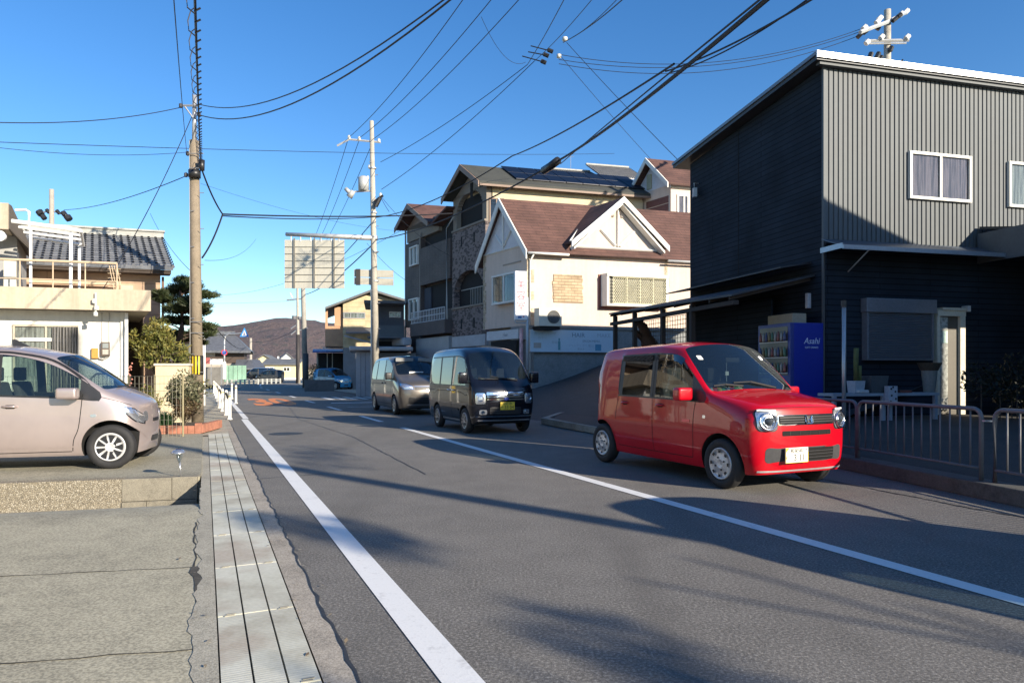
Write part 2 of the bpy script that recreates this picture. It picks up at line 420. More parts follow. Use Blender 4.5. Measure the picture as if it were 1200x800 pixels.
for (pa, pb) in (((-60,678.5),(229,664)), ((-60,782),(236,760)), ((229,612),(229,664))):
    a = lot_on(*pa); c = lot_on(*pb); a.z += .004; c.z += .004; seam([a, c], .012, jm, 'driveway_joint')
pts = [lot_on(*q) for q in ((228,664),(232,690),(238,712),(240,735),(241,800))]
for q in pts: q.z += .005
seam(pts, .05, mat('dirt_fill', (.06,.055,.045), .95, 0, .4, 10, .5, 40), 'driveway_crack')
# raised driveway slab with exposed aggregate front
agg = cells('exposed_aggregate', [(.0,(.17,.145,.10)),(.5,(.30,.255,.18)),(.9,(.42,.38,.30))], 55, mortar=(.13,.115,.085), mw=.06)
sb = MB()
P = [lot(-18,0,0), lot(.02,0,0), rd(-.045, 9.7), rd(-.045, 15.5), lot(-3.2,14,0), lot(-18,14,0)]
sb.prism([(q.x,q.y,-.6) for q in P], (0,0,.63)); tag(sb.build('raised_driveway', padc), kind='structure')
wb = MB(); q0 = lot(-18,-.045,0); q1 = lot(-.62,-.045,0)
def slab(b, u0, u1, v0, v1, z0, z1):
    pp = [lot(u0,v0,z0), lot(u1,v0,z0), lot(u1,v1,z0), lot(u0,v1,z0)]; b.prism(pp, (0,0,z1-z0))
slab(wb, -18, -.84, -.05, .12, -.6, .036)
tag(wb.build('aggregate_kerb', agg), kind='structure')
wb = MB(); slab(wb, -.835, -.29, -.06, .10, -.235, .036); slab(wb, -.285, .0, -.055, .10, -.235, .038)
slab(wb, -.835, -.57, -.075, .10, -.6, -.24); slab(wb, -.565, .0, -.07, .10, -.6, -.24)
tag(wb.build('kerb_blocks', concrete('old_block', (.22,.20,.155), .5, scale=3), bevel=.006), kind='structure')

# right hand side: raised yard, kerb, side street ramp
kA = gp(1320, 621); kB = gp(992, 551)      # line of the kerb foot
kd = (kB-kA).normalized(); kn = Vector((-kd.y, kd.x, 0));  kn = kn if kn.x > 0 else -kn
kB2 = kB+kd*.9
oldk = cells('mossy_kerb', [(.0,(.015,.015,.014)),(.45,(.07,.065,.055)),(1.0,(.16,.15,.13))], 14, mortar=None, mw=.03, bmp=.3)
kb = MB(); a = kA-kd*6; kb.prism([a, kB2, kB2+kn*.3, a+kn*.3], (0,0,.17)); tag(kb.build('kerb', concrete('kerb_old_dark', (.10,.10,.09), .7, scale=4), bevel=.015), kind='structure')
COR = Vector((6.18, 13.5, 0)); PH = R(14.2)
ce = Vector((math.cos(PH), math.sin(PH), 0)); cn = Vector((-ce.y, ce.x, 0))
def db(u, v, z=0): q = COR+ce*u+cn*v; return Vector((q.x, q.y, z))
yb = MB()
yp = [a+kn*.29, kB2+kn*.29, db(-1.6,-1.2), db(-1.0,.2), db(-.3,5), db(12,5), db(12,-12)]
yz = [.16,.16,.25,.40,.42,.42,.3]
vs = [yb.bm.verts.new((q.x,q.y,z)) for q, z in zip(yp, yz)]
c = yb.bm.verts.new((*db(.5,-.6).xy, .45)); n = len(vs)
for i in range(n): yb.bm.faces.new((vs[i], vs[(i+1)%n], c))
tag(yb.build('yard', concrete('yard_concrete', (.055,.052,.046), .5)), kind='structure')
# side street
SAL = Vector((.6, 27.0, 0)); sp = R(16.3); se = Vector((math.cos(sp), math.sin(sp), 0)); sn = Vector((-se.y, se.x, 0))
def sl(u, v, z=0): q = SAL+se*u+sn*v; return Vector((q.x,q.y,z))
def rampz(t_): k = max(0, t_-8.28); return min(2.1, .11*k+.022*k*k)
rb = MB(); V = {}
for i in range(27):
    for j in range(27):
        t_ = 8.28+12.0*i/26; s_ = 9.3+26*j/26; V[i,j] = rb.bm.verts.new(rd(t_, s_, rampz(t_)*(.92 if s_ < 12 else 1)))
for i in range(26):
    for j in range(26): rb.bm.faces.new((V[i,j],V[i+1,j],V[i+1,j+1],V[i,j+1]))
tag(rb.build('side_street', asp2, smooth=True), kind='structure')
ib = MB(); isl = [gp(634,497), gp(655,489.5), gp(700,485), gp(760,484), gp(760,517), gp(700,509.5), gp(662,502.5)]
ctr = sum(isl, Vector())/len(isl)
ring_o = isl; ring_i = [p+(ctr-p).normalized()*.22 for p in isl]
vo = [ib.bm.verts.new((p.x,p.y,.02)) for p in ring_o]; vt = [ib.bm.verts.new((p.x,p.y,.16)) for p in ring_o]; vi = [ib.bm.verts.new((p.x,p.y,.16)) for p in ring_i]
for i in range(7):
    k = (i+1)%7; ib.bm.faces.new((vo[i],vo[k],vt[k],vt[i])); ib.bm.faces.new((vt[i],vt[k],vi[k],vi[i]))
tag(ib.build('island_kerb', curbc), kind='structure')
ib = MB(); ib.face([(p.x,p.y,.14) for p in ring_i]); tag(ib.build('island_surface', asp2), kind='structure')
# pavement on the right hand side further on
ribbon('right_pavement', 8.3, 11.5, 25, 120, .03, gutc)
ribbon('left_verge', -30, -.9, 24, 230, -.02, lotc)
ribbon('right_lots', 11.5, 60, 25, 230, .0, lotc)

# mountain
hb = MB(); rng = random.Random(5); nx, ny = 150, 26
prof = [(-1800,30),(-1200,52),(-900,62),(-760,70),(-690,88),(-640,100),(-600,108),(-560,113),(-500,120),(-440,117),(-400,108),(-370,112),(-330,122),(-290,120),(-200,112),(0,90),(600,70),(1800,40)]
def hgt(x):
    for (a,ha),(b_,hb_) in zip(prof, prof[1:]):
        if a <= x <= b_: k = (x-a)/(b_-a); k = k*k*(3-2*k); return ha+(hb_-ha)*k
    return 30
from mathutils import noise as mn
gr = {}
for i in range(nx+1):
    x = -1800+3600*i/nx
    for j in range(ny+1):
        k = j/ny; y = 1150+700*k
        h = hgt(x*(1500/ y if y else 1))*(math.sin(min(1,k*1.9)*math.pi/2) if k < .53 else math.cos((k-.53)/.47*math.pi/2)**.5 if k < 1 else 0)
        h += (mn.fractal(Vector((x*.008,y*.008,0)), 1, 2, 5))*9*min(1,k*4)*(1 if k<.9 else 0)
        gr[i,j] = hb.bm.verts.new((x, y, max(-1, h)))
for i in range(nx):
    for j in range(ny): hb.bm.faces.new((gr[i,j],gr[i+1,j],gr[i+1,j+1],gr[i,j+1]))
m, t, p = new_mat('hazed_autumn_hillside'); v = _n(t, 'ShaderNodeTexCoord').outputs['Object']
f = noise(t, v, .05, 8, .75); f2 = noise(t, v, .012, 4)
c = ramp(t, f, [(.40,(.035,.045,.06)),(.48,(.10,.075,.085)),(.53,(.17,.11,.11)),(.6,(.06,.07,.07))])  # blue and purple tones put distance haze into the hill colour
c = mixc(t, .45, c, ramp(t, f2, [(.42,(.11,.095,.10)),(.58,(.17,.13,.115))]))
t.links.new(c, p.inputs['Base Color']); p.inputs['Roughness'].default_value = 1; bump(t, p, f, 1, 12)
tag(hb.build('mountain', m, smooth=True), kind='structure')
# ------------------------------------------------------------------ cars
def paint(name, col, metal=0.0, rough=.28, dust=.12):
    m, t, p = new_mat(name); MATS[name] = m
    v = _n(t, 'ShaderNodeTexCoord').outputs['Object']
    f = noise(t, v, 2.0, 5); lo = [c*.93 for c in col]; hi = [min(1, c*1.06) for c in col]
    c = ramp(t, f, [(.35, lo), (.65, hi)])
    # road dust near the sills
    sx = _n(t, 'ShaderNodeSeparateXYZ'); t.links.new(v, sx.inputs[0])
    ds = noise(t, v, 9, 5, .7)
    ad = _n(t, 'ShaderNodeMath', operation='MULTIPLY_ADD'); ad.inputs[1].default_value = .35; t.links.new(ds, ad.inputs[0]); t.links.new(sx.outputs[2], ad.inputs[2])
    c = mixc(t, ramp(t, ad.outputs[0], [(.36, dust), (.5, 0.0)]), c, (.12, .11, .09))
    t.links.new(c, p.inputs['Base Color']); p.inputs['Metallic'].default_value = metal; p.inputs['Roughness'].default_value = rough
    p.inputs['Coat Weight'].default_value = .8; p.inputs['Coat Roughness'].default_value = .02; p.inputs['Specular IOR Level'].default_value = .25
    return m
carglass = glass('car_glass', (.66, .76, .70), .05, .01, .08)
privacy = glass('privacy_glass', (.09, .10, .10), .10, .01, .8)
wsglass = glass('windscreen_glass', (.42, .50, .50), .09, .01, .30)
chrome = mat('chrome', (.75, .76, .78), .12, 1, .02, 3)
lens = glass('lamp_lens', (.85, .88, .9), .12, .02, .12)
reflector = mat('lamp_reflector', (.62, .64, .68), .22, .85, .08, 30)
rim_m = mat('wheel_cover_silver', (.50, .51, .53), .38, .55, .06, 8)
seat_m = mat('seat_fabric', (.045, .045, .05), .9, 0, .2, 20)
well_m = mat('wheel_well', (.008, .008, .008), .95, 0, .1, 5)
seam_m = mat('panel_gap', (.006, .006, .006), .9, 0, .05, 5)
plate_y = mat('plate_yellow', (.78, .56, .05), .5, 0, .04, 10)
plate_w = mat('plate_white', (.78, .76, .66), .5, 0, .04, 10)
plate_k = mat('plate_black', (.02, .02, .02), .5, 0, .04, 10)

class Car: pass
def make_shell(st, fb, rb_, parts, wells, crease_extra=()):
    """st: stations (x, zb, w1, [(y,z) r2..r6], zc, bulge); fb/rb_: front and rear cap bulge; parts: slot names by cell"""
    bm = bmesh.new(); slots = ['body']
    def slot(n):
        if n not in slots: slots.append(n)
        return slots.index(n)
    loops = []
    for (x, zb, w1, rr, zc, bul) in st:
        r6 = rr[-1]
        half = [(0,zb,0),(w1*.5,zb,0),(w1,zb,0)]+[(y,z,0) for y, z in rr]
        half += [(r6[0]*.52, r6[1]+(zc-r6[1])*.8, bul*.75), (0, zc, bul)]
        L = [bm.verts.new((x+b, y, z)) for y, z, b in half]         # left, index 0..9 : r0 rb r1 r2 r3 r4 r5 r6 r7 r8
        Rr = [L[0]]+[bm.verts.new((x+b, -y, z)) for y, z, b in half[1:-1]]+[L[-1]]
        loops.append((L, Rr))
    def setp(f, key):
        if key in parts: f.material_index = slot(parts[key])
    for i in range(len(st)-1):
        for side, k in (('L',0),('R',1)):
            A, B = loops[i][k], loops[i+1][k]
            for j in range(9):
                vs = (A[j],A[j+1],B[j+1],B[j]) if k == 0 else (A[j+1],A[j],B[j],B[j+1])
                f = bm.faces.new(vs)
                setp(f, (i, j)); setp(f, (i, j, side))
    # caps
    def cap(i, bul, name, flip):
        L, Rr = loops[i]
        cols = []
        top = [L[7],L[8],L[9],Rr[8],Rr[7]]; bot = [L[2],L[1],L[0],Rr[1],Rr[2]]
        grid = [bot]
        for r in range(3, 7):
            a, b = L[r], Rr[r]; row = [a]
            for k in (.5, 0, -.5):
                row.append(bm.verts.new((a.co.x+bul[r-3]*(1 if k == 0 else .86), a.co.y*k, a.co.z)))
            row.append(b); grid.append(row)
        grid.append(top)
        for r in range(5):
            for c in range(4):
                vs = (grid[r][c],grid[r][c+1],grid[r+1][c+1],grid[r+1][c])
                f = bm.faces.new(vs if not flip else vs[::-1]); setp(f, (name, r)); setp(f, (name, r, c))
    cap(0, fb, 'front', False); cap(len(st)-1, [-b for b in rb_], 'rear', True)
    bmesh.ops.recalc_face_normals(bm, faces=bm.faces)
    cl = bm.edges.layers.float.new('crease_edge')
    for e in bm.edges:
        ms = {f.material_index for f in e.link_faces}
        if len(ms) > 1: e[cl] = .85
    for i in range(len(st)-1):
        for (r, v) in crease_extra:
            for k in (0,1):
                A, B = loops[i][k], loops[i+1][k]
                e = bm.edges.get((A[r], B[r]))
                if e: e[cl] = max(e[cl], v)
    me = bpy.data.meshes.new('cage'); bm.to_mesh(me); bm.free()
    wslot = slot('wheel_wells')
    for s in slots: me.materials.append(bpy.data.materials.get('slot_'+s) or bpy.data.materials.new('slot_'+s))
    o = bpy.data.objects.new('cage', me); C.objects.link(o)
    ss = o.modifiers.new('s', 'SUBSURF'); ss.levels = 3; ss.render_levels = 3
    dg = bpy.context.evaluated_depsgraph_get()
    bpy.context.view_layer.update(); dg = bpy.context.evaluated_depsgraph_get()
    ev = o.evaluated_get(dg).to_mesh(); tmp = bmesh.new(); tmp.from_mesh(ev); bvh = BVHTree.FromBMesh(tmp); tmp.free()
    cuts = []
    for (wx, wz, wr, yin, yout) in wells:
        for sgn in (1, -1):
            cb = MB(); M = tr(wx, sgn*yin, wz) @ rot('X', -90*sgn)
            cb.lathe([(wr, 0), (wr, yout-yin)], 48, M); bmesh.ops.recalc_face_normals(cb.bm, faces=cb.bm.faces)
            for f in cb.bm.faces: f.material_index = wslot
            cm = bpy.data.meshes.new('cut'); cb.bm.to_mesh(cm); cb.bm.free()
            for s in slots: cm.materials.append(bpy.data.materials['slot_'+s])
            co = bpy.data.objects.new('cut', cm); C.objects.link(co); cuts.append(co)
            b = o.modifiers.new('b', 'BOOLEAN'); b.operation = 'DIFFERENCE'; b.object = co; b.solver = 'EXACT'
    bpy.context.view_layer.update(); dg = bpy.context.evaluated_depsgraph_get()
    full = bpy.data.meshes.new_from_object(o.evaluated_get(dg))
    bpy.data.objects.remove(o)
    for c in cuts: bpy.data.objects.remove(c)
    out = {}
    names = [mm.name.replace('slot_', '') for mm in full.materials]
    for idx, nme in enumerate(names):
        b2 = bmesh.new(); b2.from_mesh(full)
        bmesh.ops.delete(b2, geom=[f for f in b2.faces if f.material_index != idx], context='FACES')
        if len(b2.faces) == 0: b2.free(); continue
        for f in b2.faces: f.material_index = 0; f.smooth = (nme != 'wheel_wells')
        for e in b2.edges:
            if len(e.link_faces) == 2 and e.calc_face_angle(0) > R(38): e.smooth = False
        mm = bpy.data.meshes.new(nme); b2.to_mesh(mm); b2.free(); out[nme] = mm
    return out, bvh

def wheel_mesh(parent, x, y, r, w, side, style, rimcol):
    """wheel > tyre, rim"""
    M = tr(x, y, r) @ rot('X', -90*side)          # local +z points outwards
    W = empty('wheel', (0,0,0)); W.parent = parent
    b = MB(); rr = r*.64
    b.lathe([(rr*.98,-w/2+.02),(r*.80,-w/2),(r*.95,-w/2+.012),(r*.995,-w/2+.035),(r,0),(r*.995,w/2-.035),(r*.95,w/2-.012),(r*.80,w/2),(rr*1.02,w/2-.014),(rr*.98,w/2-.03),(rr*.9,-w/2+.02)], 48, M, False)
    b.build('tyre', black_rub, W, smooth=True)
    b = MB(); h = w/2
    b.lathe([(rr,h-.03),(rr*.99,h-.008),(rr*.93,h-.004),(rr*.88,h-.018),(rr*.60,h-.012),(rr*.30,h-.004),(rr*.26,h-.002),(rr*.22,h-.008),(.0001,h-.006)], 48, M, False)
    n, r0, r1, a0, a1 = style
    b.build('rim', rimcol, W, smooth=True)
    s = MB()
    for k in range(n):
        A = 2*math.pi*k/n; q = []
        for (rad, da) in ((r0,-a0),(r0,0),(r0,a0),((r0+r1)/2,(a0+a1)/2),(r1,a1),(r1,0),(r1,-a1),((r0+r1)/2,-(a0+a1)/2)):
            rad *= rr
            hh = h-.0085 if rad > rr*.62 else h-.0065
            hh = h-.012+ (.004 if rad < rr*.62 else 0)
            q.append(M@Vector((rad*math.cos(A+da), rad*math.sin(A+da), h+.001)))
        s.face(q)
    for k in range(4):
        A = 2*math.pi*k/4+.4
        s.lathe([(.011,h-.006),(.011,h+.003)], 8, M@tr(rr*.40*math.cos(A), rr*.40*math.sin(A), 0))
    s.build('rim_openings', black_pl, W)
    return W

def build_car(name, label, cat, st, fb, rb_, parts, spec, loc, head, paint_m, group=None, cr=()):
    root = empty(name, loc, head, label, cat, group)
    ax, wb, r, wy = spec['axle'], spec['wb'], spec['r'], spec['track']
    ar = spec.get('arch', r+.055)
    wells = [(ax, r+.01, ar, wy-.24, wy+.6), (ax-wb, r+.01, ar, wy-.24, wy+.6)]
    meshes, bvh = make_shell(st, fb, rb_, parts, wells, cr)
    c = Car(); c.root = root; c.bvh = bvh; c.parts = {}
    for n, me in meshes.items():
        key = n
        mm = paint_m if n == 'body' else well_m if n == 'wheel_wells' else wsglass if n.startswith('windscreen') else privacy if n.startswith('privacy') else black_pl if n.startswith('pillar') else dark if n=='underbody' else carglass
        nm = {'privacy_window':'rear_side_window'}.get(n.split('#')[0], n.split('#')[0])
        o = bpy.data.objects.new(nm, me); C.objects.link(o); o.parent = root; me.materials.clear(); me.materials.append(mm); c.parts[n] = o; me.name = nm
    # dark inner lining so the hollow body is not paint coloured inside
    lb = bmesh.new(); lb.from_mesh(meshes['body']); bmesh.ops.remove_doubles(lb, verts=lb.verts, dist=.0005)
    lb.normal_update()
    for v in lb.verts: v.co -= v.normal*.014
    lm = bpy.data.meshes.new('inner_lining'); lb.to_mesh(lm); lb.free(); lm.materials.clear(); lm.materials.append(dark)
    lo = bpy.data.objects.new('inner_lining', lm); C.objects.link(lo); lo.parent = root
    for i, wx in enumerate((ax, ax-wb)):
        for sgn in (1, -1): wheel_mesh(root, wx, sgn*(wy-spec['tw']/2+.005), r, spec['tw'], sgn, spec['style'], spec.get('rim', rim_m))
    # seats, dashboard, steering wheel
    zf = spec['floor']; zs = spec['seat']
    for i, sx in enumerate(spec['seats']):
        for sy in (.34, -.34):
            s = MB(); s.box((sx-.25, sy-.24, zs-.12), (sx+.25, sy+.24, zs)); 
            s.prism([(sx-.22,sy-.23,zs-.05),(sx-.10,sy-.23,zs-.05),(sx-.27,sy-.21,zs+.56),(sx-.36,sy-.21,zs+.56)], (0,.44,0))
            s.box((sx-.37, sy-.12, zs+.57), (sx-.28, sy+.12, zs+.76)); s.build('seat', seat_m, root, bevel=.03)
    dx = spec['dash']; zd = spec['dashz']; hw = spec['hw']-.1
    d = MB(); d.prism([(dx,-hw,zd-.3),(dx+.42,-hw,zd-.3),(dx+.42,-hw,zd-.04),(dx+.1,-hw,zd),(dx,-hw,zd-.06)], (0,2*hw,0)); d.build('dashboard', mat('dash_plastic', (.03,.03,.032), .6), root, bevel=.02)
    s = MB(); Ms = tr(dx-.12, -.34, zd-.02)@rot('Y', -68); s.tube([Ms@Vector((.18*math.cos(a), .18*math.sin(a), 0)) for a in [k*math.pi/12 for k in range(24)]], .014, 6, closed=True)
    s.tube([Ms@Vector((-.17,0,0)), Ms@Vector((.17,0,0))], .02, 5); s.build('steering_wheel', black_pl, root, smooth=True)
    return c
def hit(c, axis, u, v, off=0.0):
    if axis == 'front': o, d = Vector((5,u,v)), Vector((-1,0,0))
    elif axis == 'left': o, d = Vector((u,5,v)), Vector((0,-1,0))
    elif axis == 'right': o, d = Vector((u,-5,v)), Vector((0,1,0))
    elif axis == 'rear': o, d = Vector((-6,u,v)), Vector((1,0,0))
    elif axis == 'top': o, d = Vector((u,v,5)), Vector((0,0,-1))
    p, n, i, dist = c.bvh.ray_cast(o, d)
    if p is None: return None
    if n.dot(d) > 0: n = -n
    return p+n*off
def patch(c, name, axis, pts, m, off=.004, dome=0.0, parent=None, rings=5, sub=4):
    """a skin piece on the body: closed outline in the plane seen along axis"""
    P = []
    n = len(pts)
    for i in range(n):
        a, b = Vector(pts[i]), Vector(pts[(i+1)%n])
        for k in range(sub): P.append(a.lerp(b, k/sub))
    ctr = sum((Vector(p) for p in pts), Vector((0,0)))/n
    b = MB(); R_ = []
    for i in range(rings+1):
        k = 1-i/(rings+1)*1.0; ring = []
        for q in P:
            w = ctr+(q-ctr)*k; h = hit(c, axis, w.x, w.y, off+dome*math.cos(k*math.pi/2))
            if h is None: b.bm.free(); return None
            ring.append(b.bm.verts.new(h))
        R_.append(ring)
    skirt = [b.bm.verts.new(hit(c, axis, q.x, q.y, -.012)) for q in P]
    N = len(P)
    for A, B in zip([skirt]+R_, R_):
        for k in range(N): b.bm.faces.new((A[k],A[(k+1)%N],B[(k+1)%N],B[k]))
    b.bm.faces.new(R_[-1])
    return b.build(name, m, parent or c.root, smooth=False)
def rrect(cx, cy, w, h, r=.02, n=4, skew=0):
    out = []
    for (sx, sy, a0) in ((1,-1,-90),(1,1,0),(-1,1,90),(-1,-1,180)):
        for k in range(n+1):
            a = R(a0+90*k/n); yy = cy+sy*(h/2-r)+r*math.sin(a)
            out.append((cx+sx*(w/2-r)+r*math.cos(a)+skew*(yy-cy), yy))
    return out
def strip(c, name, axis, pts, w, m, off=.0015, parent=None, step=.025, th=0, smooth_pts=False):
    P = [Vector(p) for p in pts]; fine = []
    for a, b_ in zip(P, P[1:]):
        n = max(1, int((b_-a).length/step))
        for i in range(n): fine.append(a.lerp(b_, i/n))
    fine.append(P[-1]); b = MB(); prev = None
    for i, q in enumerate(fine):
        d = (fine[min(i+1,len(fine)-1)]-fine[max(0,i-1)]).normalized(); nn = Vector((-d.y, d.x))
        u1, u2 = q+nn*w/2, q-nn*w/2
        h1, h2 = hit(c, axis, u1.x, u1.y, off), hit(c, axis, u2.x, u2.y, off)
        if h1 is None or h2 is None: prev = None; continue
        cur = (b.bm.verts.new(h1), b.bm.verts.new(h2))
        if prev: b.bm.faces.new((prev[0],prev[1],cur[1],cur[0]))
        prev = cur
    o = b.build(name, m, parent or c.root)
    if th:
        s = o.modifiers.new('t', 'SOLIDIFY'); s.thickness = th; s.offset = 0
    return o
def bez(pts, n=6):     # smooth polyline through points (Catmull-Rom)
    P = [Vector(p) for p in pts]; out = []
    for i in range(len(P)-1):
        p0, p1, p2, p3 = P[max(0,i-1)], P[i], P[i+1], P[min(len(P)-1,i+2)]
        for k in range(n):
            t_ = k/n; out.append(.5*((2*p1)+(p2-p0)*t_+(2*p0-5*p1+4*p2-p3)*t_*t_+(3*p1-p0-3*p2+p3)*t_**3))
    out.append(P[-1]); return out
def mirror_part(c, x, side, z, m, size=(.10,.19,.13), hw=.70, arm=True):
    w = MB(); y = side*(hw+.14)
    w.box((x-size[0]/2, y-size[1]/2, z-size[2]/2), (x+size[0]/2, y+size[1]/2, z+size[2]/2))
    o = w.build('door_mirror', m, c.root, bevel=.035, seg=3); o.data.shade_smooth()
    if arm:
        a = MB(); a.tube([(x, side*(hw-.06), z-size[2]/2+.01), (x, side*(hw+.1), z-size[2]/2+.02)], .018, 6); a.build('mirror_arm', black_pl, o)
    g = MB(); g.box((x-size[0]/2-.004, y-size[1]*.36, z-size[2]*.34), (x-size[0]/2+.002, y+size[1]*.36, z+size[2]*.34)); g.build('mirror_glass', chrome, o)
    return o
def handle(c, side, x, z, m, w=.16):
    ax = 'left' if side > 0 else 'right'
    patch(c, 'handle_recess', ax, rrect(x, z-.004, w*.7, .05, .02), seam_m, .001, 0, rings=2)
    p0 = [hit(c, ax, x-w/2, z, .006), hit(c, ax, x-w/4, z, .032), hit(c, ax, x+w/4, z, .032), hit(c, ax, x+w/2, z, .006)]
    if None in p0: return
    b = MB(); b.tube([p0[0]]+[p0[1], p0[2]]+[p0[3]], .013, 8); b.build('door_handle', m, c.root, smooth=True)
def plate(c, x, y, z, base, w, top, num, tcol, kana='', deco=False):
    M = tr(x, y, z)@rot('Z', 90)@FACE      # text faces +x
    b = MB(); b.box((x-.012, y-.165, z-.0825), (x, y+.165, z+.0825)); o = b.build('number_plate', base, c.root, bevel=.004)
    text('plate_characters', top, .055, tcol, o, tr(x+.002, y+.0, z+.048)@rot('Z',90)@FACE, .0006)
    text('plate_characters', num, .105, tcol, o, tr(x+.002, y+.035, z-.030)@rot('Z',90)@FACE, .0006, .92)
    if kana: text('plate_characters', kana, .045, tcol, o, tr(x+.002, y-.125, z-.028)@rot('Z',90)@FACE, .0006)
    if deco:
        d = MB(); d.prism([(x+.0005,y-.163,z+.08),(x+.0005,y-.163,z+.03),(x+.0005,y-.11,z+.08)], (.001,0,0)); d.build('plate_motif', plate_y, o)
        d = MB(); d.lathe([(.014,0),(.014,.001)], 16, tr(x+.0008, y+.135, z+.058)@rot('Y',90)); d.build('plate_motif', mat('motif_pink', (.75,.25,.3), .5), o)
        d = MB(); 
        for yy in (-.161, .161): d.box((x+.0004, y+yy-.004, z-.08), (x+.0012, y+yy+.004, z+.03))
        d.box((x+.0004, y-.16, z-.0815),(x+.0012,y+.16,z-.076)); d.build('plate_border', plate_y, o)
    return o
def wipers(c, x, z, ys, m=black_pl):
    pass
def wiper(c, pts):
    P = []
    for (x, y) in pts:
        h = hit(c, 'top', x, y, .02)
        P.append(h)
    b = MB(); b.tube(P, .009, 5); b.tube([P[0]-Vector((0,0,.03)), P[0], P[1]], .013, 5); b.build('wiper', black_rub, c.root)

grm = mat('grille_black', (.012,.012,.012), .7, 0, .1, 8, spec=.15)
# ---- red kei car
red = paint('red_car_paint', (.46, .0, .009), 0, .35, .03)
S = [
 (.50, .21, .60, [(.665,.34),(.685,.60),(.675,.80),(.60,.915),(.50,.945)], .965, .02),
 (.36, .19, .67, [(.722,.38),(.735,.62),(.722,.85),(.645,.96),(.56,.985)], 1.01, .03),
 (.02, .19, .68, [(.733,.40),(.738,.64),(.728,.92),(.665,1.01),(.595,1.035)], 1.065, .04),
 (-.24,.19, .68, [(.735,.40),(.738,.66),(.728,.955),(.675,1.05),(.615,1.075)], 1.115, .10),
 (-.52,.19, .68, [(.735,.40),(.738,.68),(.728,.97),(.655,1.285),(.595,1.33)], 1.385, .10),
 (-.82,.19, .68, [(.735,.40),(.738,.68),(.728,.98),(.632,1.50),(.56,1.575)], 1.63, .07),
 (-1.18,.19,.68, [(.735,.40),(.738,.68),(.728,.985),(.625,1.535),(.555,1.605)], 1.665, .02),
 (-1.24,.19,.68, [(.735,.40),(.738,.68),(.728,.985),(.624,1.535),(.555,1.607)], 1.667, .0),
 (-1.34,.19,.68, [(.735,.40),(.738,.68),(.728,.985),(.623,1.535),(.555,1.608)], 1.668, .0),
 (-2.02,.19,.68, [(.735,.40),(.738,.68),(.728,.99),(.618,1.525),(.55,1.60)], 1.655, .0),
 (-2.12,.19,.68, [(.735,.40),(.738,.68),(.726,.99),(.614,1.52),(.548,1.598)], 1.65, .0),
 (-2.56,.20,.68, [(.73,.40),(.737,.68),(.722,.99),(.608,1.50),(.545,1.59)], 1.645, .0),
 (-2.76,.24,.65, [(.71,.42),(.715,.68),(.695,.99),(.595,1.45),(.52,1.55)], 1.61, .0)]
def refit(S_, i0, d5, d6, zk, z0=1.05):
    out = []
    for i, (x, zb, w1, rr, zc, bul) in enumerate(S_):
        g = lambda z: z+max(0, z-z0)*zk
        rr = [(y, g(z)) for y, z in rr]
        if i >= i0: rr[3] = (rr[3][0]+d5, rr[3][1]); rr[4] = (rr[4][0]+d6, rr[4][1])
        out.append((x, zb, w1, rr, g(zc), bul))
    return out
S = [(a,b_,c_,d,e,min(f_,.055)) for a,b_,c_,d,e,f_ in refit(S, 2, .028, .042, .10)]
P_ = {(3,7):'windscreen',(3,8):'windscreen',(4,7):'windscreen',(4,8):'windscreen'}
P_[(3,5)] = 'pillar'
for sd_ in 'LR':
    P_[(4,5,sd_)] = P_[(5,5,sd_)] = 'front_side_window#'+sd_
    P_[(6,5,sd_)] = 'front_side_window#'+sd_
    P_[(7,5,sd_)] = 'pillar'
    P_[(8,5,sd_)] = 'privacy_window#'+sd_
P_[(9,5)] = 'pillar_rear'
for cc in range(4): P_[('rear',3,cc)] = 'privacy_window#rear'
for i in range(12):
    P_[(i,0)] = P_[(i,1)] = 'underbody'
HEAD = -math.pi/2+TH
def place(t, s): p = rd(t, s); return (p.x, p.y, 0)
rc = build_car('kei_car', 'bright red boxy kei car nearest in the right lane, facing the camera', 'car', S, [.075,.085,.08,.05], [.03]*4, P_,
   dict(axle=0, wb=2.52, r=.285, track=.735, tw=.155, style=(8,.66,.84,.13,.15), floor=.35, seat=.62, seats=(-1.05,-1.95), dash=-.36, dashz=1.03, hw=.70, arch=.335), place(6.06, 6.1), HEAD, red, cr=((4,.35),(7,.3)))
c = rc
# lamps: square with round eye
for sy in (1,-1):
    hl = patch(c, 'headlight', 'front', rrect(sy*.535, .795, .235, .235, .055, 5), black_pl, .004)
    h0 = hit(c, 'front', sy*.53, .79, .012)
    patch(c, 'lamp_lens', 'front', rrect(sy*.535, .795, .215, .215, .05, 5), reflector, .010, .012, parent=hl)
    for rr_, th_, mm_ in ((.088,.011,chrome),(.055,.006,chrome)):
        b = MB(); pts = [hit(c, 'front', sy*.53+rr_*math.cos(a), .785+rr_*math.sin(a), .028) for a in [k*math.pi/14 for k in range(28)]]
        b.tube(pts, th_, 6, closed=True); b.build('lamp_ring', mm_, hl, smooth=True)
    patch(c, 'lamp_eye', 'front', [(sy*.53+.045*math.cos(a), .785+.045*math.sin(a)) for a in [k*math.pi/8 for k in range(16)]], mat('lamp_eye', (.06,.07,.08), .08, .3), .02, .03, parent=hl, sub=1)
    b = MB(); pts = [hit(c, 'front', sy*(.44+k*.02), .895+(.004 if k<9 else 0), .024) for k in range(10)]; b.tube(pts, .012, 5); b.build('lamp_brow', mat('drl_white', (.8,.8,.78), .2), hl)
gr = patch(c, 'grille', 'front', rrect(0, .80, .83, .115, .02), chrome, .006)
patch(c, 'grille_mesh', 'front', rrect(0, .80, .80, .09, .015), grm, .010, parent=gr)
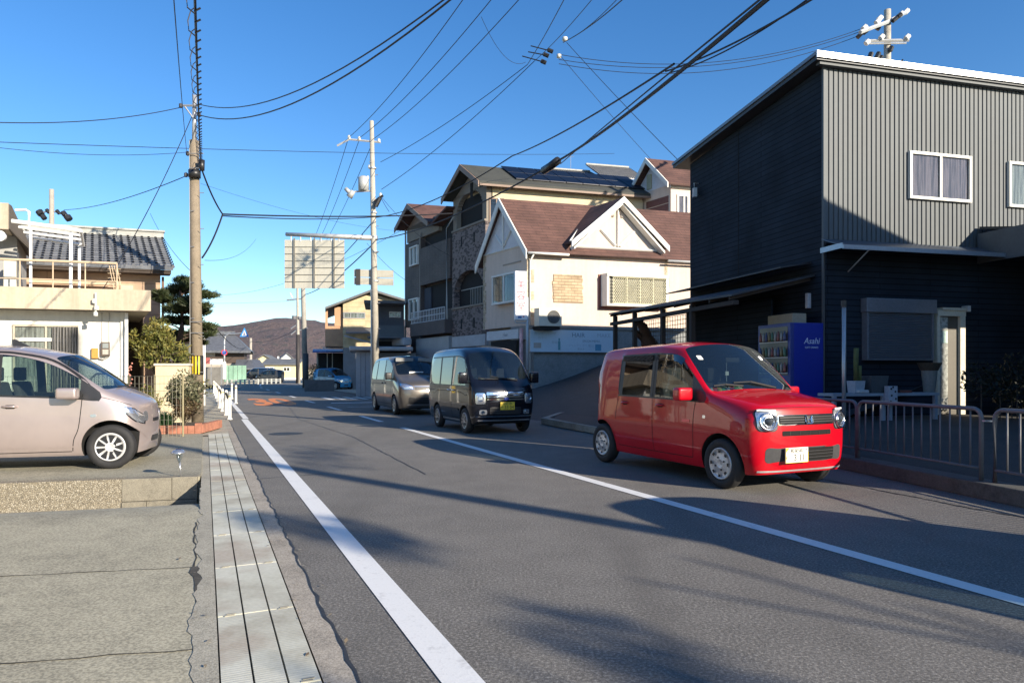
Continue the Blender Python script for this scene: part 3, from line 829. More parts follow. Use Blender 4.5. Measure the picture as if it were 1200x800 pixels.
for k in range(3): strip(c, 'grille_bar', 'front', [(-.39,.775+k*.026),(.39,.775+k*.026)], .006, mat('grille_grey', (.06,.06,.065), .4), .014, gr)
# emblem: chrome rounded plate with an H
em = patch(c, 'emblem', 'front', rrect(0, .80, .095, .085, .02), black_pl, .016, rings=2)
b = MB(); pts = [hit(c, 'front', q[0], q[1], .022) for q in rrect(0,.80,.10,.085,.022,4,)]
b.tube(pts, .006, 5, closed=True)
for s1 in (-1,1): b.tube([hit(c,'front',s1*.031,.83,.024), hit(c,'front',s1*.023,.772,.024)], .007, 5)
b.tube([hit(c,'front',-.026,.797,.024), hit(c,'front',.026,.797,.024)], .006, 5); b.build('emblem_letter', chrome, em)
patch(c, 'upper_intake', 'front', rrect(0, .655, .72, .055, .012), grm, .003)
for sy in (-.12,.02,.16,-.26,.3): strip(c, 'intake_rib', 'front', [(sy,.632),(sy,.678)], .006, black_pl, .006)
lg = patch(c, 'lower_grille', 'front', rrect(0, .42, 1.12, .165, .045), mat('lower_grille_grey', (.05,.05,.053), .7, spec=.2), .003)
patch(c, 'lower_grille_opening', 'front', rrect(.13, .42, .56, .14, .02), grm, .006, parent=lg)
for k in range(3): strip(c, 'grille_bar', 'front', [(-.14,.385+k*.035),(.40,.385+k*.035)], .005, mat('grille_grey', (.18,.18,.19), .3), .009, lg)
h0 = hit(c, 'front', -.19, .42, .0); plate(c, h0.x+.035, -.19, .42, plate_w, .33, '和泉587', '3 11', plate_k, 'そ・', True)
bm_ = strip(c, 'bumper_lip', 'front', [(-.62,.245),(.62,.245)], .02, mat('lip_grey', (.3,.3,.3), .5), .006)
for ax, sd_ in (('right',-1),('left',1)):
    L_ = [(-.42,1.0),(-.46,.80),(-.47,.45),(-.50,.30)]
    strip(c, 'door_gap', ax, bez(L_), .009, seam_m)
    strip(c, 'door_gap', ax, bez([(-1.29,1.52),(-1.29,1.0),(-1.28,.6),(-1.27,.30)]), .009, seam_m)
    strip(c, 'door_gap', ax, bez([(-2.10,1.5),(-2.10,1.0),(-2.14,.80),(-2.16,.66)]), .009, seam_m)
    strip(c, 'door_gap', ax, [(-.50,.30),(-1.27,.295),(-2.10,.30)], .009, seam_m)
    strip(c, 'crease_strip', ax, bez([(-.60,.40),(-1.3,.375),(-2.05,.42)]), .008, red, .004)  # raised crease in the body paint
    strip(c, 'window_frame', ax, bez([(-.62,1.36),(-.82,1.515),(-1.2,1.555),(-2.1,1.545)],5), .022, black_pl, .007, step=.015)
    strip(c, 'window_frame', ax, [(-.35,.975),(-1.2,.99),(-2.1,.997)], .022, black_pl, .004)
    strip(c, 'rain_visor', ax, bez([(-.72,1.44),(-.86,1.495),(-1.25,1.515)],4), .075, privacy, .016)
    strip(c, 'rain_visor', ax, [(-1.34,1.512),(-2.05,1.505)], .07, privacy, .016)
    handle(c, sd_, -1.12, .90, red); handle(c, sd_, -1.92, .90, red)
    mirror_part(c, -.50, sd_, 1.06, red, (.14,.21,.155), .72)
    patch(c, 'side_marker', ax, rrect(-.27,.80,.05,.035,.01), reflector, .004)
    patch(c, 'side_badge', ax, rrect(-.60,.735,.15,.035,.01), mat('badge_red', (.5,.1,.12), .2, .5), .004)
    arch = [(0+.345*math.cos(a), .30+.345*math.sin(a)) for a in [R(8+164*k/24) for k in range(25)]]
    strip(c, 'arch_lip', ax, arch, .02, red, .004); strip(c, 'arch_lip', ax, [(p[0]-2.52,p[1]) for p in arch], .02, red, .004)
    patch(c, 'tail_lamp', ax, rrect(-2.70,1.0,.09,.30,.03), mat('tail_red', (.35,.01,.01), .15), .004)
wiper(c, [(-.20,.30),(-.26,-.05),(-.27,-.30)]); wiper(c, [(-.22,-.20),(-.27,-.42),(-.29,-.58)])
strip(c, 'hood_gap', 'front', bez([(-.66,.90),(-.5,.925),(0,.935),(.5,.925),(.66,.90)]), .007, seam_m, .002)
# plush toys along the dashboard
rng = random.Random(4)
for k in range(8):
    col = [(.7,.7,.68),(.7,.08,.08),(.75,.55,.1),(.15,.5,.15),(.75,.72,.7),(.7,.1,.2),(.2,.45,.25),(.8,.78,.6)][k]
    tb = MB(); yy = -.58+k*.065; r_ = rng.uniform(.035,.05)
    tb.lathe([(.001,-r_),(r_*.8,-r_*.6),(r_,0),(r_*.8,r_*.6),(.001,r_)], 12, tr(-.34-.01*(k%2), yy, 1.10)); 
    for e_ in (-1,1): tb.lathe([(.001,-.012),(.014,0),(.001,.014)], 6, tr(-.34,yy+e_*r_*.6,1.10+r_*.9))
    o = tb.build('plush_toy', mat('plush_%d'%k, col, .9), None, smooth=True)
    o.matrix_world = Matrix.Translation(Vector(place(6.06,6.1)))@Matrix.Rotation(HEAD,4,'Z')
    tag(o, 'small round plush toys lined up behind the red car windscreen', 'plush toy', 'plush toys on the red car dashboard')
b = MB(); b.box((-.62,-.11,1.44),(-.60,.11,1.50)); b.build('rear_view_mirror', black_pl, c.root, bevel=.01)
b = MB(); b.box((-.60,-.13,1.28),(-.585,-.08,1.33)); b.tube([(-.6,-.105,1.44),(-.593,-.105,1.31)], .003, 4); b.tube([(-.6,-.105,1.28),(-.593,-.105,1.2)], .006, 4); b.build('hanging_charm', white_p, c.root)
for sy in (-.5,.5): patch(c, 'inspection_sticker', 'front', rrect(sy*.98,1.50,.06,.05,.01), white_p, .002, rings=1)

# ---- black kei van
blackp = paint('black_van_paint', (.006, .007, .012), .2, .25)
S = [
 (.50, .27, .60, [(.665,.40),(.69,.62),(.685,.86),(.62,.99),(.52,1.02)], 1.035, .03),
 (.40, .22, .66, [(.715,.42),(.735,.66),(.728,.92),(.665,1.06),(.585,1.085)], 1.105, .05),
 (.30, .20, .68, [(.733,.42),(.738,.68),(.730,.98),(.675,1.12),(.605,1.145)], 1.17, .07),
 (.06, .20, .68, [(.735,.42),(.738,.68),(.732,1.0),(.655,1.42),(.585,1.47)], 1.51, .07),
 (-.14,.20, .68, [(.735,.42),(.738,.68),(.732,1.01),(.635,1.62),(.555,1.685)], 1.74, .05),
 (-.42,.20, .68, [(.735,.42),(.738,.68),(.732,1.02),(.635,1.66),(.565,1.80)], 1.865, .0),
 (-.78,.20, .68, [(.735,.42),(.738,.68),(.732,1.02),(.635,1.66),(.565,1.82)], 1.885, .0),
 (-.86,.20, .68, [(.735,.42),(.738,.68),(.732,1.02),(.635,1.66),(.565,1.82)], 1.887, .0),
 (-1.62,.20,.68, [(.735,.42),(.738,.68),(.732,1.02),(.635,1.66),(.565,1.82)], 1.885, .0),
 (-1.70,.20,.68, [(.735,.42),(.738,.68),(.732,1.02),(.635,1.66),(.565,1.82)], 1.885, .0),
 (-2.44,.20,.67, [(.728,.42),(.735,.68),(.725,1.02),(.625,1.65),(.56,1.80)], 1.865, .0),
 (-2.62,.24,.66, [(.70,.42),(.715,.68),(.70,1.02),(.61,1.60),(.54,1.74)], 1.80, .0),
 (-2.72,.30,.60, [(.66,.44),(.68,.68),(.66,1.02),(.57,1.54),(.47,1.64)], 1.70, .0)]
S = refit(S, 1, .03, .045, .06)
P_ = {(2,7):'windscreen',(2,8):'windscreen',(3,7):'windscreen',(3,8):'windscreen',(2,5):'pillar'}
for sd_ in 'LR':
    for i in (3,4,5): P_[(i,5,sd_)] = 'front_side_window#'+sd_
    P_[(6,5,sd_)] = 'pillar'; P_[(7,5,sd_)] = 'privacy_window#1'+sd_; P_[(8,5,sd_)] = 'pillar'; P_[(9,5,sd_)] = 'privacy_window#2'+sd_
for cc in range(4): P_[('rear',3,cc)] = 'privacy_window#rear'
for i in range(12): P_[(i,0)] = P_[(i,1)] = 'underbody'
alloy = mat('alloy_silver', (.42,.42,.44), .3, .7, .05, 8)
bv = build_car('kei_van', 'black high-roofed kei van with yellow plate between the red car and the grey van', 'van', S, [.10,.115,.11,.06], [.02]*4, P_,
   dict(axle=0, wb=1.89, r=.275, track=.73, tw=.15, style=(10,.35,.88,.16,.13), rim=alloy, floor=.5, seat=.85, seats=(-.55,-1.5), dash=.0, dashz=1.10, hw=.68, arch=.325), place(5.84, 13.9), HEAD, blackp, cr=((4,.3),(7,.25)))
c = bv
for sy in (1,-1):
    hl = patch(c, 'headlight', 'front', rrect(sy*.555, .765, .20, .23, .04), chrome, .005)
    patch(c, 'lamp_lens', 'front', rrect(sy*.555, .765, .175, .205, .035), reflector, .010, .012, parent=hl)
    b = MB(); b.tube([hit(c,'front',sy*.55+.055*math.cos(a),.77+.055*math.sin(a),.026) for a in [k*math.pi/8 for k in range(16)]], .006, 5, closed=True); b.build('lamp_ring', chrome, hl)
    fl = patch(c, 'fog_lamp', 'front', rrect(sy*.50, .475, .16, .10, .03), reflector, .006)
    patch(c, 'fog_lens', 'front', [(sy*.50+.04*math.cos(a), .475+.04*math.sin(a)) for a in [k*math.pi/6 for k in range(12)]], chrome, .012, parent=fl, sub=1)
gr = patch(c, 'grille', 'front', rrect(0, .76, .86, .13, .02), blackp, .006)
for z_ in (.80,.745): strip(c, 'chrome_bar', 'front', [(-.42,z_),(.42,z_)], .028, chrome, .014, gr)
patch(c, 'chrome_garnish', 'front', rrect(0,.865,.86,.07,.02), chrome, .006)
em = patch(c, 'emblem', 'front', [(.055*math.cos(a), .755+.032*math.sin(a)) for a in [k*math.pi/8 for k in range(16)]], mat('emblem_blue', (.03,.05,.25), .2), .022, sub=1, rings=2)
b = MB()
for (yy,zz,rr_) in ((-.025,.762,.010),(.0,.768,.005),(.018,.762,.005),(.0,.745,.005),(.022,.748,.005)):
    h = hit(c,'front',yy,zz,.024); b.lathe([(.0001,0),(rr_,.001),(.0001,.004)], 8, tr(*h)@rot('Y',90))
b.build('emblem_stars', chrome, em)
patch(c, 'bumper_opening', 'front', rrect(0, .50, .72, .16, .03), black_pl, .004)
for z_ in (.46,.50): strip(c, 'intake_bar', 'front', [(-.36,z_),(.36,z_)], .012, mat('grille_grey', (.18,.18,.19), .3), .010)
strip(c, 'bumper_trim', 'front', [(-.64,.385),(.64,.385)], .018, chrome, .008); strip(c, 'bumper_trim', 'front', [(-.6,.30),(.6,.30)], .03, mat('silver_skirt', (.3,.3,.31), .3, .5), .008)
h0 = hit(c, 'front', .02, .605, 0); plate(c, h0.x+.03, .02, .605, plate_y, .33, '和泉 580', '33 04', plate_k, 'わ')
for ax, sd_ in (('right',-1),('left',1)):
    for L_ in ([(-.05,.95),(.38,.95)],[(-.83,1.7),(-.83,1.0),(-.83,.30)],[(-1.66,1.7),(-1.66,1.0),(-1.66,.62)],[(.33,1.0),(.35,.7),(.34,.55)],[(-.45,.32),(-1.45,.32)],[(-.85,.90),(-2.5,.90)]):
        strip(c, 'door_gap', ax, L_, .009, seam_m)
    strip(c, 'window_frame', ax, [(.22,1.08),(-.12,1.63),(-.5,1.68),(-2.4,1.675)], .03, black_pl, .004)
    strip(c, 'window_frame', ax, [(.22,1.02),(-2.44,1.035)], .025, black_pl, .004)
    strip(c, 'side_moulding', ax, [(-.36,.50),(-1.52,.50)], .05, blackp, .012)
    strip(c, 'sill_trim', ax, [(-.36,.27),(-1.5,.27)], .04, mat('silver_skirt', (.3,.3,.31), .3, .5), .008)
    handle(c, sd_, -.68, .92, chrome); handle(c, sd_, -.98, .92, chrome)
    mirror_part(c, .22, sd_, 1.20, blackp, (.12,.20,.24), .70)
wiper(c, [(.38,.35),(.36,.0),(.32,-.25)]); wiper(c, [(.38,-.10),(.35,-.35),(.30,-.52)])
b = MB(); b.box((.10,-.45,1.16),(.28,.35,1.19)); b.build('papers_on_dashboard', white_p, c.root)

# ---- grey-bronze MPV
mpvp = paint('bronze_mpv_paint', (.15, .135, .118), .6, .32)
S = [
 (.70, .24, .66, [(.76,.38),(.79,.58),(.78,.76),(.70,.90),(.58,.94)], .97, .03),
 (.52, .20, .76, [(.83,.42),(.84,.66),(.83,.86),(.75,1.01),(.65,1.04)], 1.07, .06),
 (.20, .18, .78, [(.842,.42),(.848,.68),(.838,.96),(.775,1.10),(.69,1.13)], 1.16, .09),
 (-.05,.18, .79, [(.845,.42),(.848,.70),(.84,1.02),(.775,1.19),(.70,1.22)], 1.26, .14),
 (-.42,.18, .79, [(.845,.42),(.848,.70),(.84,1.05),(.745,1.50),(.67,1.54)], 1.59, .14),
 (-.82,.18, .79, [(.845,.42),(.848,.70),(.84,1.06),(.715,1.70),(.63,1.77)], 1.82, .08),
 (-1.25,.18,.79, [(.845,.42),(.848,.70),(.84,1.06),(.715,1.72),(.635,1.80)], 1.85, .0),
 (-1.36,.18,.79, [(.845,.42),(.848,.70),(.84,1.06),(.715,1.72),(.635,1.80)], 1.855, .0),
 (-2.35,.18,.79, [(.845,.42),(.848,.70),(.84,1.06),(.71,1.72),(.63,1.80)], 1.855, .0),
 (-2.45,.18,.79, [(.845,.42),(.848,.70),(.84,1.06),(.71,1.72),(.63,1.80)], 1.855, .0),
 (-3.25,.20,.78, [(.84,.42),(.843,.70),(.83,1.06),(.70,1.68),(.62,1.77)], 1.82, .0),
 (-3.52,.26,.70, [(.79,.42),(.80,.70),(.78,1.06),(.66,1.56),(.55,1.65)], 1.70, .0)]
S = refit(S, 2, .02, .03, .03)
P_ = {(3,7):'windscreen',(3,8):'windscreen',(4,7):'windscreen',(4,8):'windscreen',(3,5):'pillar'}
for sd_ in 'LR':
    for i in (4,5): P_[(i,5,sd_)] = 'front_side_window#'+sd_
    P_[(6,5,sd_)] = 'pillar'; P_[(7,5,sd_)] = 'privacy_window#1'+sd_; P_[(8,5,sd_)] = 'pillar'; P_[(9,5,sd_)] = 'privacy_window#2'+sd_
for i in range(11): P_[(i,0)] = P_[(i,1)] = 'underbody'
for cc in range(4): P_[('rear',3,cc)] = 'privacy_window#rear'
mv_ = build_car('minivan', 'grey-bronze minivan behind the black kei van in the right lane', 'van', S, [.10,.12,.10,.05], [.02]*4, P_,
   dict(axle=0, wb=2.725, r=.30, track=.845, tw=.17, style=(7,.35,.86,.14,.22), rim=alloy, floor=.4, seat=.75, seats=(-1.2,-2.2), dash=-.15, dashz=1.16, hw=.78, arch=.35), place(6.20, 20.9), HEAD, mpvp, cr=((4,.3),(7,.25)))
c = mv_
for sy in (1,-1):
    hl = patch(c, 'headlight', 'front', [(sy*.42,.80),(sy*.70,.80),(sy*.79,.88),(sy*.77,.98),(sy*.62,.97),(sy*.45,.89)][::sy], chrome, .005)
    if hl: patch(c, 'lamp_lens', 'front', [(sy*.45,.815),(sy*.69,.815),(sy*.77,.885),(sy*.75,.965),(sy*.62,.95),(sy*.47,.88)][::sy], reflector, .010, .01, parent=hl)
patch(c, 'grille', 'front', rrect(0, .83, .78, .10, .03), black_pl, .006); strip(c, 'chrome_bar', 'front', [(-.40,.885),(.40,.885)], .02, chrome, .01)
patch(c, 'emblem', 'front', [(.045*math.cos(a), .76+.045*math.sin(a)) for a in [k*math.pi/8 for k in range(16)]], chrome, .016, sub=1, rings=2)
patch(c, 'lower_grille', 'front', rrect(0, .46, 1.15, .20, .05), black_pl, .006)
strip(c, 'bumper_trim', 'front', [(-.6,.33),(.6,.33)], .025, mat('silver_skirt', (.3,.3,.31), .3, .5), .008)
for ax, sd_ in (('right',-1),('left',1)):
    for L_ in ([(-1.30,1.75),(-1.30,1.0),(-1.30,.32)],[(-.32,1.1),(-.38,.8),(-.40,.45)],[(-2.40,1.7),(-2.40,.85)],[(-.42,.32),(-2.3,.32)],[(-1.32,.95),(-3.4,.95)]):
        strip(c, 'door_gap', ax, L_, .010, seam_m)
    handle(c, sd_, -1.12, .98, mpvp); handle(c, sd_, -1.50, .98, mpvp)
    mirror_part(c, -.25, sd_, 1.20, black_pl, (.13,.20,.22), .81)
    strip(c, 'window_frame', ax, [(-.05,1.13),(-1.3,1.075),(-3.2,1.075)], .02, black_pl, .004)
wiper(c, [(.10,.40),(.08,.0),(.05,-.35)])
b = MB(); b.box((-.12,-.35,1.28),(.02,.10,1.34)); b.build('papers_on_dashboard', white_p, c.root)
b = MB(); b.box((-.50,-.66,1.66),(-.47,-.08,1.78)); b.box((-.50,.08,1.66),(-.47,.66,1.78)); b.build('sun_visor', mat('visor_grey', (.22,.22,.21), .8), c.root, bevel=.01)

# ---- pale pink-silver kei car on the driveway
pinkp = paint('pale_pink_silver_paint', (.46, .385, .365), .55, .36)
S = [
 (.33, .20, .32, [(.38,.34),(.41,.52),(.40,.68),(.37,.79),(.32,.825)], .85, .05),
 (.26, .18, .56, [(.62,.36),(.64,.56),(.63,.73),(.57,.855),(.50,.885)], .925, .04),
 (.10, .18, .66, [(.715,.38),(.725,.60),(.712,.82),(.665,.945),(.595,.97)], 1.00, .05),
 (-.10,.18, .68, [(.735,.38),(.738,.62),(.728,.89),(.680,1.02),(.62,1.05)], 1.08, .10),
 (-.36,.18, .68, [(.735,.38),(.738,.64),(.728,.93),(.665,1.20),(.605,1.245)], 1.29, .14),
 (-.72,.18, .68, [(.735,.38),(.738,.66),(.728,.955),(.645,1.425),(.57,1.485)], 1.54, .12),
 (-1.10,.18,.68, [(.735,.38),(.738,.66),(.728,.97),(.635,1.515),(.56,1.585)], 1.635, .03),
 (-1.28,.18,.68, [(.735,.38),(.738,.66),(.728,.98),(.632,1.53),(.56,1.60)], 1.655, .0),
 (-1.38,.18,.68, [(.735,.38),(.738,.66),(.728,.985),(.63,1.535),(.56,1.603)], 1.66, .0),
 (-2.05,.18,.68, [(.735,.38),(.738,.66),(.728,.99),(.625,1.53),(.555,1.60)], 1.655, .0),
 (-2.15,.18,.68, [(.735,.38),(.738,.66),(.728,.99),(.62,1.52),(.55,1.595)], 1.65, .0),
 (-2.60,.20,.67, [(.728,.40),(.735,.68),(.715,.99),(.60,1.47),(.53,1.56)], 1.61, .0),
 (-2.86,.26,.62, [(.69,.42),(.70,.68),(.67,.99),(.57,1.38),(.47,1.49)], 1.53, .0)]
P_ = {(3,7):'windscreen',(3,8):'windscreen',(4,7):'windscreen',(4,8):'windscreen',(3,5):'pillar'}
for sd_ in 'LR':
    for i in (4,5,6): P_[(i,5,sd_)] = 'front_side_window#'+sd_
    P_[(7,5,sd_)] = 'pillar'; P_[(8,5,sd_)] = 'rear_side_window#'+sd_; P_[(9,5,sd_)] = 'pillar'
for cc in range(4): P_[('rear',3,cc)] = 'rear_side_window#rear'
for i in range(12): P_[(i,0)] = P_[(i,1)] = 'underbody'
PK_H = R(14); pkp = Vector((-5.36, 9.12, .03))
# the wheel we see is on the car's right side
off = Matrix.Rotation(PK_H,3,'Z')@Vector((0,.70,0))
pk = build_car('kei_car', 'pale pink-silver kei car parked nose to the street on the raised driveway', 'car', S, [.05,.06,.055,.035], [.03]*4, P_,
   dict(axle=0, wb=2.40, r=.295, track=.735, tw=.155, style=(9,.32,.86,.16,.27), rim=mat('wheel_cover_bright', (.62,.62,.62), .4, .35, .04, 8), floor=.35, seat=.60, seats=(-1.15,-2.0), dash=-.32, dashz=1.0, hw=.70, arch=.345), tuple(pkp+off), PK_H, pinkp, cr=((4,.35),(7,.3)))
c = pk
for sy in (1,-1):
    hl = patch(c, 'headlight', 'right' if sy<0 else 'left', [(.335,.57),(.26,.62),(.12,.78),(.15,.83),(.25,.80),(.34,.69)], chrome, .004, rings=4)
    if hl: patch(c, 'lamp_lens', 'right' if sy<0 else 'left', [(.325,.59),(.265,.635),(.14,.78),(.165,.815),(.25,.785),(.33,.685)], reflector, .010, .012, parent=hl)
    hf = patch(c, 'headlight', 'front', rrect(sy*.36, .68, .12, .14, .05), reflector, .004)
patch(c, 'grille', 'front', rrect(0,.62,.30,.05,.02), black_pl, .005); patch(c, 'lower_grille', 'front', rrect(0,.36,.36,.08,.03), black_pl, .005)
for ax, sd_ in (('right',-1),('left',1)):
    strip(c, 'door_gap', ax, bez([(-.33,1.0),(-.345,.80),(-.375,.55),(-.43,.40),(-.45,.25)]), .010, seam_m)
    strip(c, 'door_gap', ax, bez([(-1.33,1.52),(-1.33,1.0),(-1.33,.6),(-1.32,.25)]), .010, seam_m)
    strip(c, 'door_gap', ax, [(-.46,.245),(-1.32,.24),(-2.05,.25)], .010, seam_m)
    strip(c, 'window_frame', ax, bez([(-.16,1.0),(-.38,1.225),(-.72,1.445),(-1.1,1.532),(-1.4,1.552),(-2.1,1.545)],5), .026, black_pl, .004)
    strip(c, 'window_frame', ax, [(-.17,.945),(-.72,.962),(-1.3,.985),(-2.1,.997)], .022, black_pl, .004)
    strip(c, 'sill_strip', ax, [(-.42,.31),(-1.95,.30)], .016, pinkp, .006)  # raised strip along the sill in the body paint
    handle(c, sd_, -1.16, .845, pinkp, .17); handle(c, sd_, -1.90, .85, pinkp)
    mirror_part(c, -.45, sd_, 1.015, pinkp, (.24,.16,.145), .735)
    patch(c, 'side_marker', ax, rrect(-.20,.715,.07,.04,.018), reflector, .005)
    arch = [(.362*math.cos(a), .305+.362*math.sin(a)) for a in [R(2+176*k/24) for k in range(25)]]
    strip(c, 'arch_lip', ax, arch, .03, pinkp, .005); strip(c, 'arch_lip', ax, [(p[0]-2.40,p[1]) for p in arch], .03, pinkp, .005)
strip(c, 'hood_gap', 'right', bez([(.22,.845),(.05,.91),(-.12,.96)]), .006, seam_m, .002)
b = MB(); b.prism([(-1.20,-.012,1.64),(-1.42,-.018,1.655),(-1.43,-.010,1.74),(-1.40,-.006,1.745)], (0,.03,0)); b.build('roof_antenna', black_pl, c.root)
wiper(c, [(.02,.40),(.0,.0),(-.04,-.30)])

# ---- small blue car under the awning far down the street
bluep = paint('sky_blue_paint', (.02, .22, .42), .1, .3)
def copy_car(src, loc, head, newpaint, name, label, cat):
    r = copy_tree(src.root); r.name = name; r.location = loc; r.rotation_euler = (0,0,head); r['label'] = label; r['category'] = cat
    old = src.paint
    def walk(o):
        if o.type == 'MESH' and o.data.materials and o.data.materials[0] == old:
            o.data = o.data.copy(); o.data.materials[0] = newpaint
        for k in kids(o): walk(k)
    walk(r); return r
rc.paint = red; bv.paint = blackp; mv_.paint = mpvp; pk.paint = pinkp
copy_car(pk, tuple(dp(402,436,51.5)-Vector((0,0,CAMH))), HEAD+.5, bluep, 'kei_car', 'small sky-blue car parked under the blue awning down the street', 'car')
# ------------------------------------------------------------------ skewed building frames
class Fr:
    def __init__(s, X, Y, a1, a2, z=0.0):
        s.o = Vector((X, Y, z)); s.e1 = Vector((math.cos(R(a1)), math.sin(R(a1)), 0)); s.e2 = Vector((math.cos(R(a2)), math.sin(R(a2)), 0))
        s.a1 = R(a1); s.a2 = R(a2)
    def __call__(s, u, v, z): return s.e1*u+s.e2*v+Vector((0,0,z))          # relative to the root
    def w(s, u, v, z): return s.o*Vector((1,1,0)).length*0+Vector((s.o.x,s.o.y,0))+s.e1*u+s.e2*v+Vector((0,0,z))
    def u(s, px, v=0.0):
        k = (px-600)/F; x = s.o.x+s.e2.x*v; y = s.o.y+s.e2.y*v; return (k*y-x)/(s.e1.x-k*s.e1.y)
    def v(s, px, u=0.0):
        k = (px-600)/F; x = s.o.x+s.e1.x*u; y = s.o.y+s.e1.y*u; return (k*y-x)/(s.e2.x-k*s.e2.y)
    def z(s, py, u, v=0.0):
        y = s.o.y+s.e1.y*u+s.e2.y*v; return CAMH+(HY-py)*y/F
    def root(s, name, label, cat, group=None): return empty(name, (s.o.x, s.o.y, 0), 0, label, cat, group)
def sbox(b, f, u0, u1, v0, v1, z0, z1):
    b.prism([f(u0,v0,z0), f(u1,v0,z0), f(u1,v1,z0), f(u0,v1,z0)], (0,0,z1-z0)); return b
SEP = {'void':'void','balcony_void':'balcony_void','back_wall':'back_wall','legs':'leg','posts':'post','slits':'slit','loggia':'loggia','quoin':'quoin'}
def part(name, f, m, parent, *boxes, bevel=0):
    if name in SEP and len(boxes) > 1: return [part(SEP[name], f, m, parent, q, bevel=bevel) for q in boxes][0]
    b = MB()
    for q in boxes: sbox(b, f, *q)
    return b.build(name, m, parent, bevel=bevel)
def quad_slab(b, pts, t): b.prism(pts, (0,0,-t)); return b
def window(parent, f, face, a0, a1, z0, z1, w0, frame_m, pane_m, t=.05, d=.05, mull=(.5,), inset=.03, curtain=None, name='window'):
    """face 'v': wall at v=w0 seen from smaller v (a = u). face 'u': wall at u=w0 seen from smaller u (a = v)."""
    b = MB()
    def bb(x0,x1,y0,y1,zz0,zz1):
        if face == 'v': sbox(b, f, x0,x1,y0,y1,zz0,zz1)
        else: sbox(b, f, y0,y1,x0,x1,zz0,zz1)
    bb(a0,a1,w0-d,w0+.01,z0,z0+t); bb(a0,a1,w0-d,w0+.01,z1-t,z1)
    bb(a0,a0+t,w0-d,w0+.01,z0+t,z1-t); bb(a1-t,a1,w0-d,w0+.01,z0+t,z1-t)
    for k in mull: c = a0+(a1-a0)*k; bb(c-t*.45,c+t*.45,w0-d+.01,w0+.008,z0+t,z1-t)
    w = b.build(name, frame_m, parent)
    b = MB(); bb(a0+t,a1-t,w0-.022,w0-.016,z0+t,z1-t); b.build('pane', pane_m, w)
    b = MB(); bb(a0+t,a1-t,w0-.014,w0-.006,z0+t,z1-t); b.build('room_darkness' if not curtain else 'curtain', curtain or dark, w)
    return w
def curtain_mat(name, col):
    m, t, p = new_mat(name); v = _n(t, 'ShaderNodeTexCoord').outputs['Object']
    mp = _n(t, 'ShaderNodeMapping'); mp.inputs['Scale'].default_value = (14, 14, .8); t.links.new(v, mp.inputs[0])
    f = noise(t, mp.outputs[0], 1.5, 3); c = ramp(t, f, [(.35, [x*.35 for x in col]), (.6, col)])
    t.links.new(c, p.inputs['Base Color']); p.inputs['Roughness'].default_value = .9; bump(t, p, f, .8, .03); return m
curt_w = curtain_mat('curtain_pale', (.62,.58,.48)); curt_g = curtain_mat('curtain_grey', (.22,.215,.21)); curt_p = curtain_mat('curtain_pink', (.42,.30,.29))

# leaves
def leaf_cloud(b, c, rad, n, size, rng, shell=.35, up=.3, asp_=.45):
    for _ in range(n):
        while True:
            p = Vector((rng.uniform(-1,1), rng.uniform(-1,1), rng.uniform(-1,1)))
            if shell**3 < p.length**3 <= 1: break
        q = Vector((c[0]+p.x*rad[0], c[1]+p.y*rad[1], c[2]+p.z*rad[2]))
        d = Vector((rng.gauss(0,1), rng.gauss(0,1), rng.gauss(up,1))).normalized(); s_ = d.cross(Vector((rng.gauss(0,1),rng.gauss(0,1),rng.gauss(0,1)))).normalized()
        L = size*rng.uniform(.6,1.3); W = L*asp_
        b.face([q-s_*W*.1, q+d*L*.45-s_*W*.5, q+d*L, q+d*L*.45+s_*W*.5])
def limb(b, p, d, L, r, rng, depth, tips, bend=.35):
    pts = [Vector(p)]; dd = Vector(d).normalized()
    for k in range(4):
        dd = (dd+Vector((rng.gauss(0,bend*.4), rng.gauss(0,bend*.4), rng.gauss(0.05,bend*.3)))).normalized(); pts.append(pts[-1]+dd*L/4)
    b.tube(pts, r, 6, r*.55); 
    if depth == 0: tips.append(pts[-1]); return
    for _ in range(rng.choice((2,3))):
        nd = (dd+Vector((rng.gauss(0,.7), rng.gauss(0,.7), rng.gauss(.15,.4)))).normalized()
        limb(b, pts[-1], nd, L*rng.uniform(.6,.85), r*.55, rng, depth-1, tips, bend)
barkm = mat('bark', (.10,.075,.055), .95, 0, .35, 6, .6, 30)

# ------------------------------------------------------------------ left: white house with balcony
f = Fr(-8.04, 15.2, 15, 121.5); H = f.root('house', 'white rendered house with a wide beige balcony, left of the wooden-sided tiled house', 'house')
wallw = mat('white_render', (.70,.69,.64), .85, 0, .07, .8, .2, 60, streak=.25); beige = mat('beige_render', (.50,.42,.31), .85, 0, .09, .9, .2, 60, streak=.5)
xr = f.u(147, .55)
part('wall', f, wallw, H, (-8, xr, .55, 4.5, 0, 2.69))
part('corner_post', f, wallw, H, (xr-.10, xr+.0, .50, .548, 0, 2.69))
part('balcony', f, beige, H, (-8, 0, 0, .13, 2.68, 3.14), (-8, 0, .132, 4.5, 2.70, 2.9), (-.13, 0, .132, 4.5, 2.902, 3.14), (-8, -4, 4.2, 4.5, 2.902, 3.3))
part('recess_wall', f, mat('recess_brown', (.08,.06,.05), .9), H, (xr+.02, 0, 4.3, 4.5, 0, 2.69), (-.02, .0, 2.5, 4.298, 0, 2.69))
part('downpipe', f, white_p, H, (xr-.02, xr+.05, .40, .46, 0, 2.66))
a0, a1 = f.u(15,.55), f.u(92,.55)
w = window(H, f, 'v', a0, a1, .85, 2.37, .55, mat('window_frame_tan', (.45,.40,.32), .5), winglass, .045, .06, (.5,), curtain=curt_w)
part('transom', f, mat('window_frame_white', (.62,.60,.54), .5), w, (a0+.05, a1-.05, .495, .53, 2.0, 2.08))
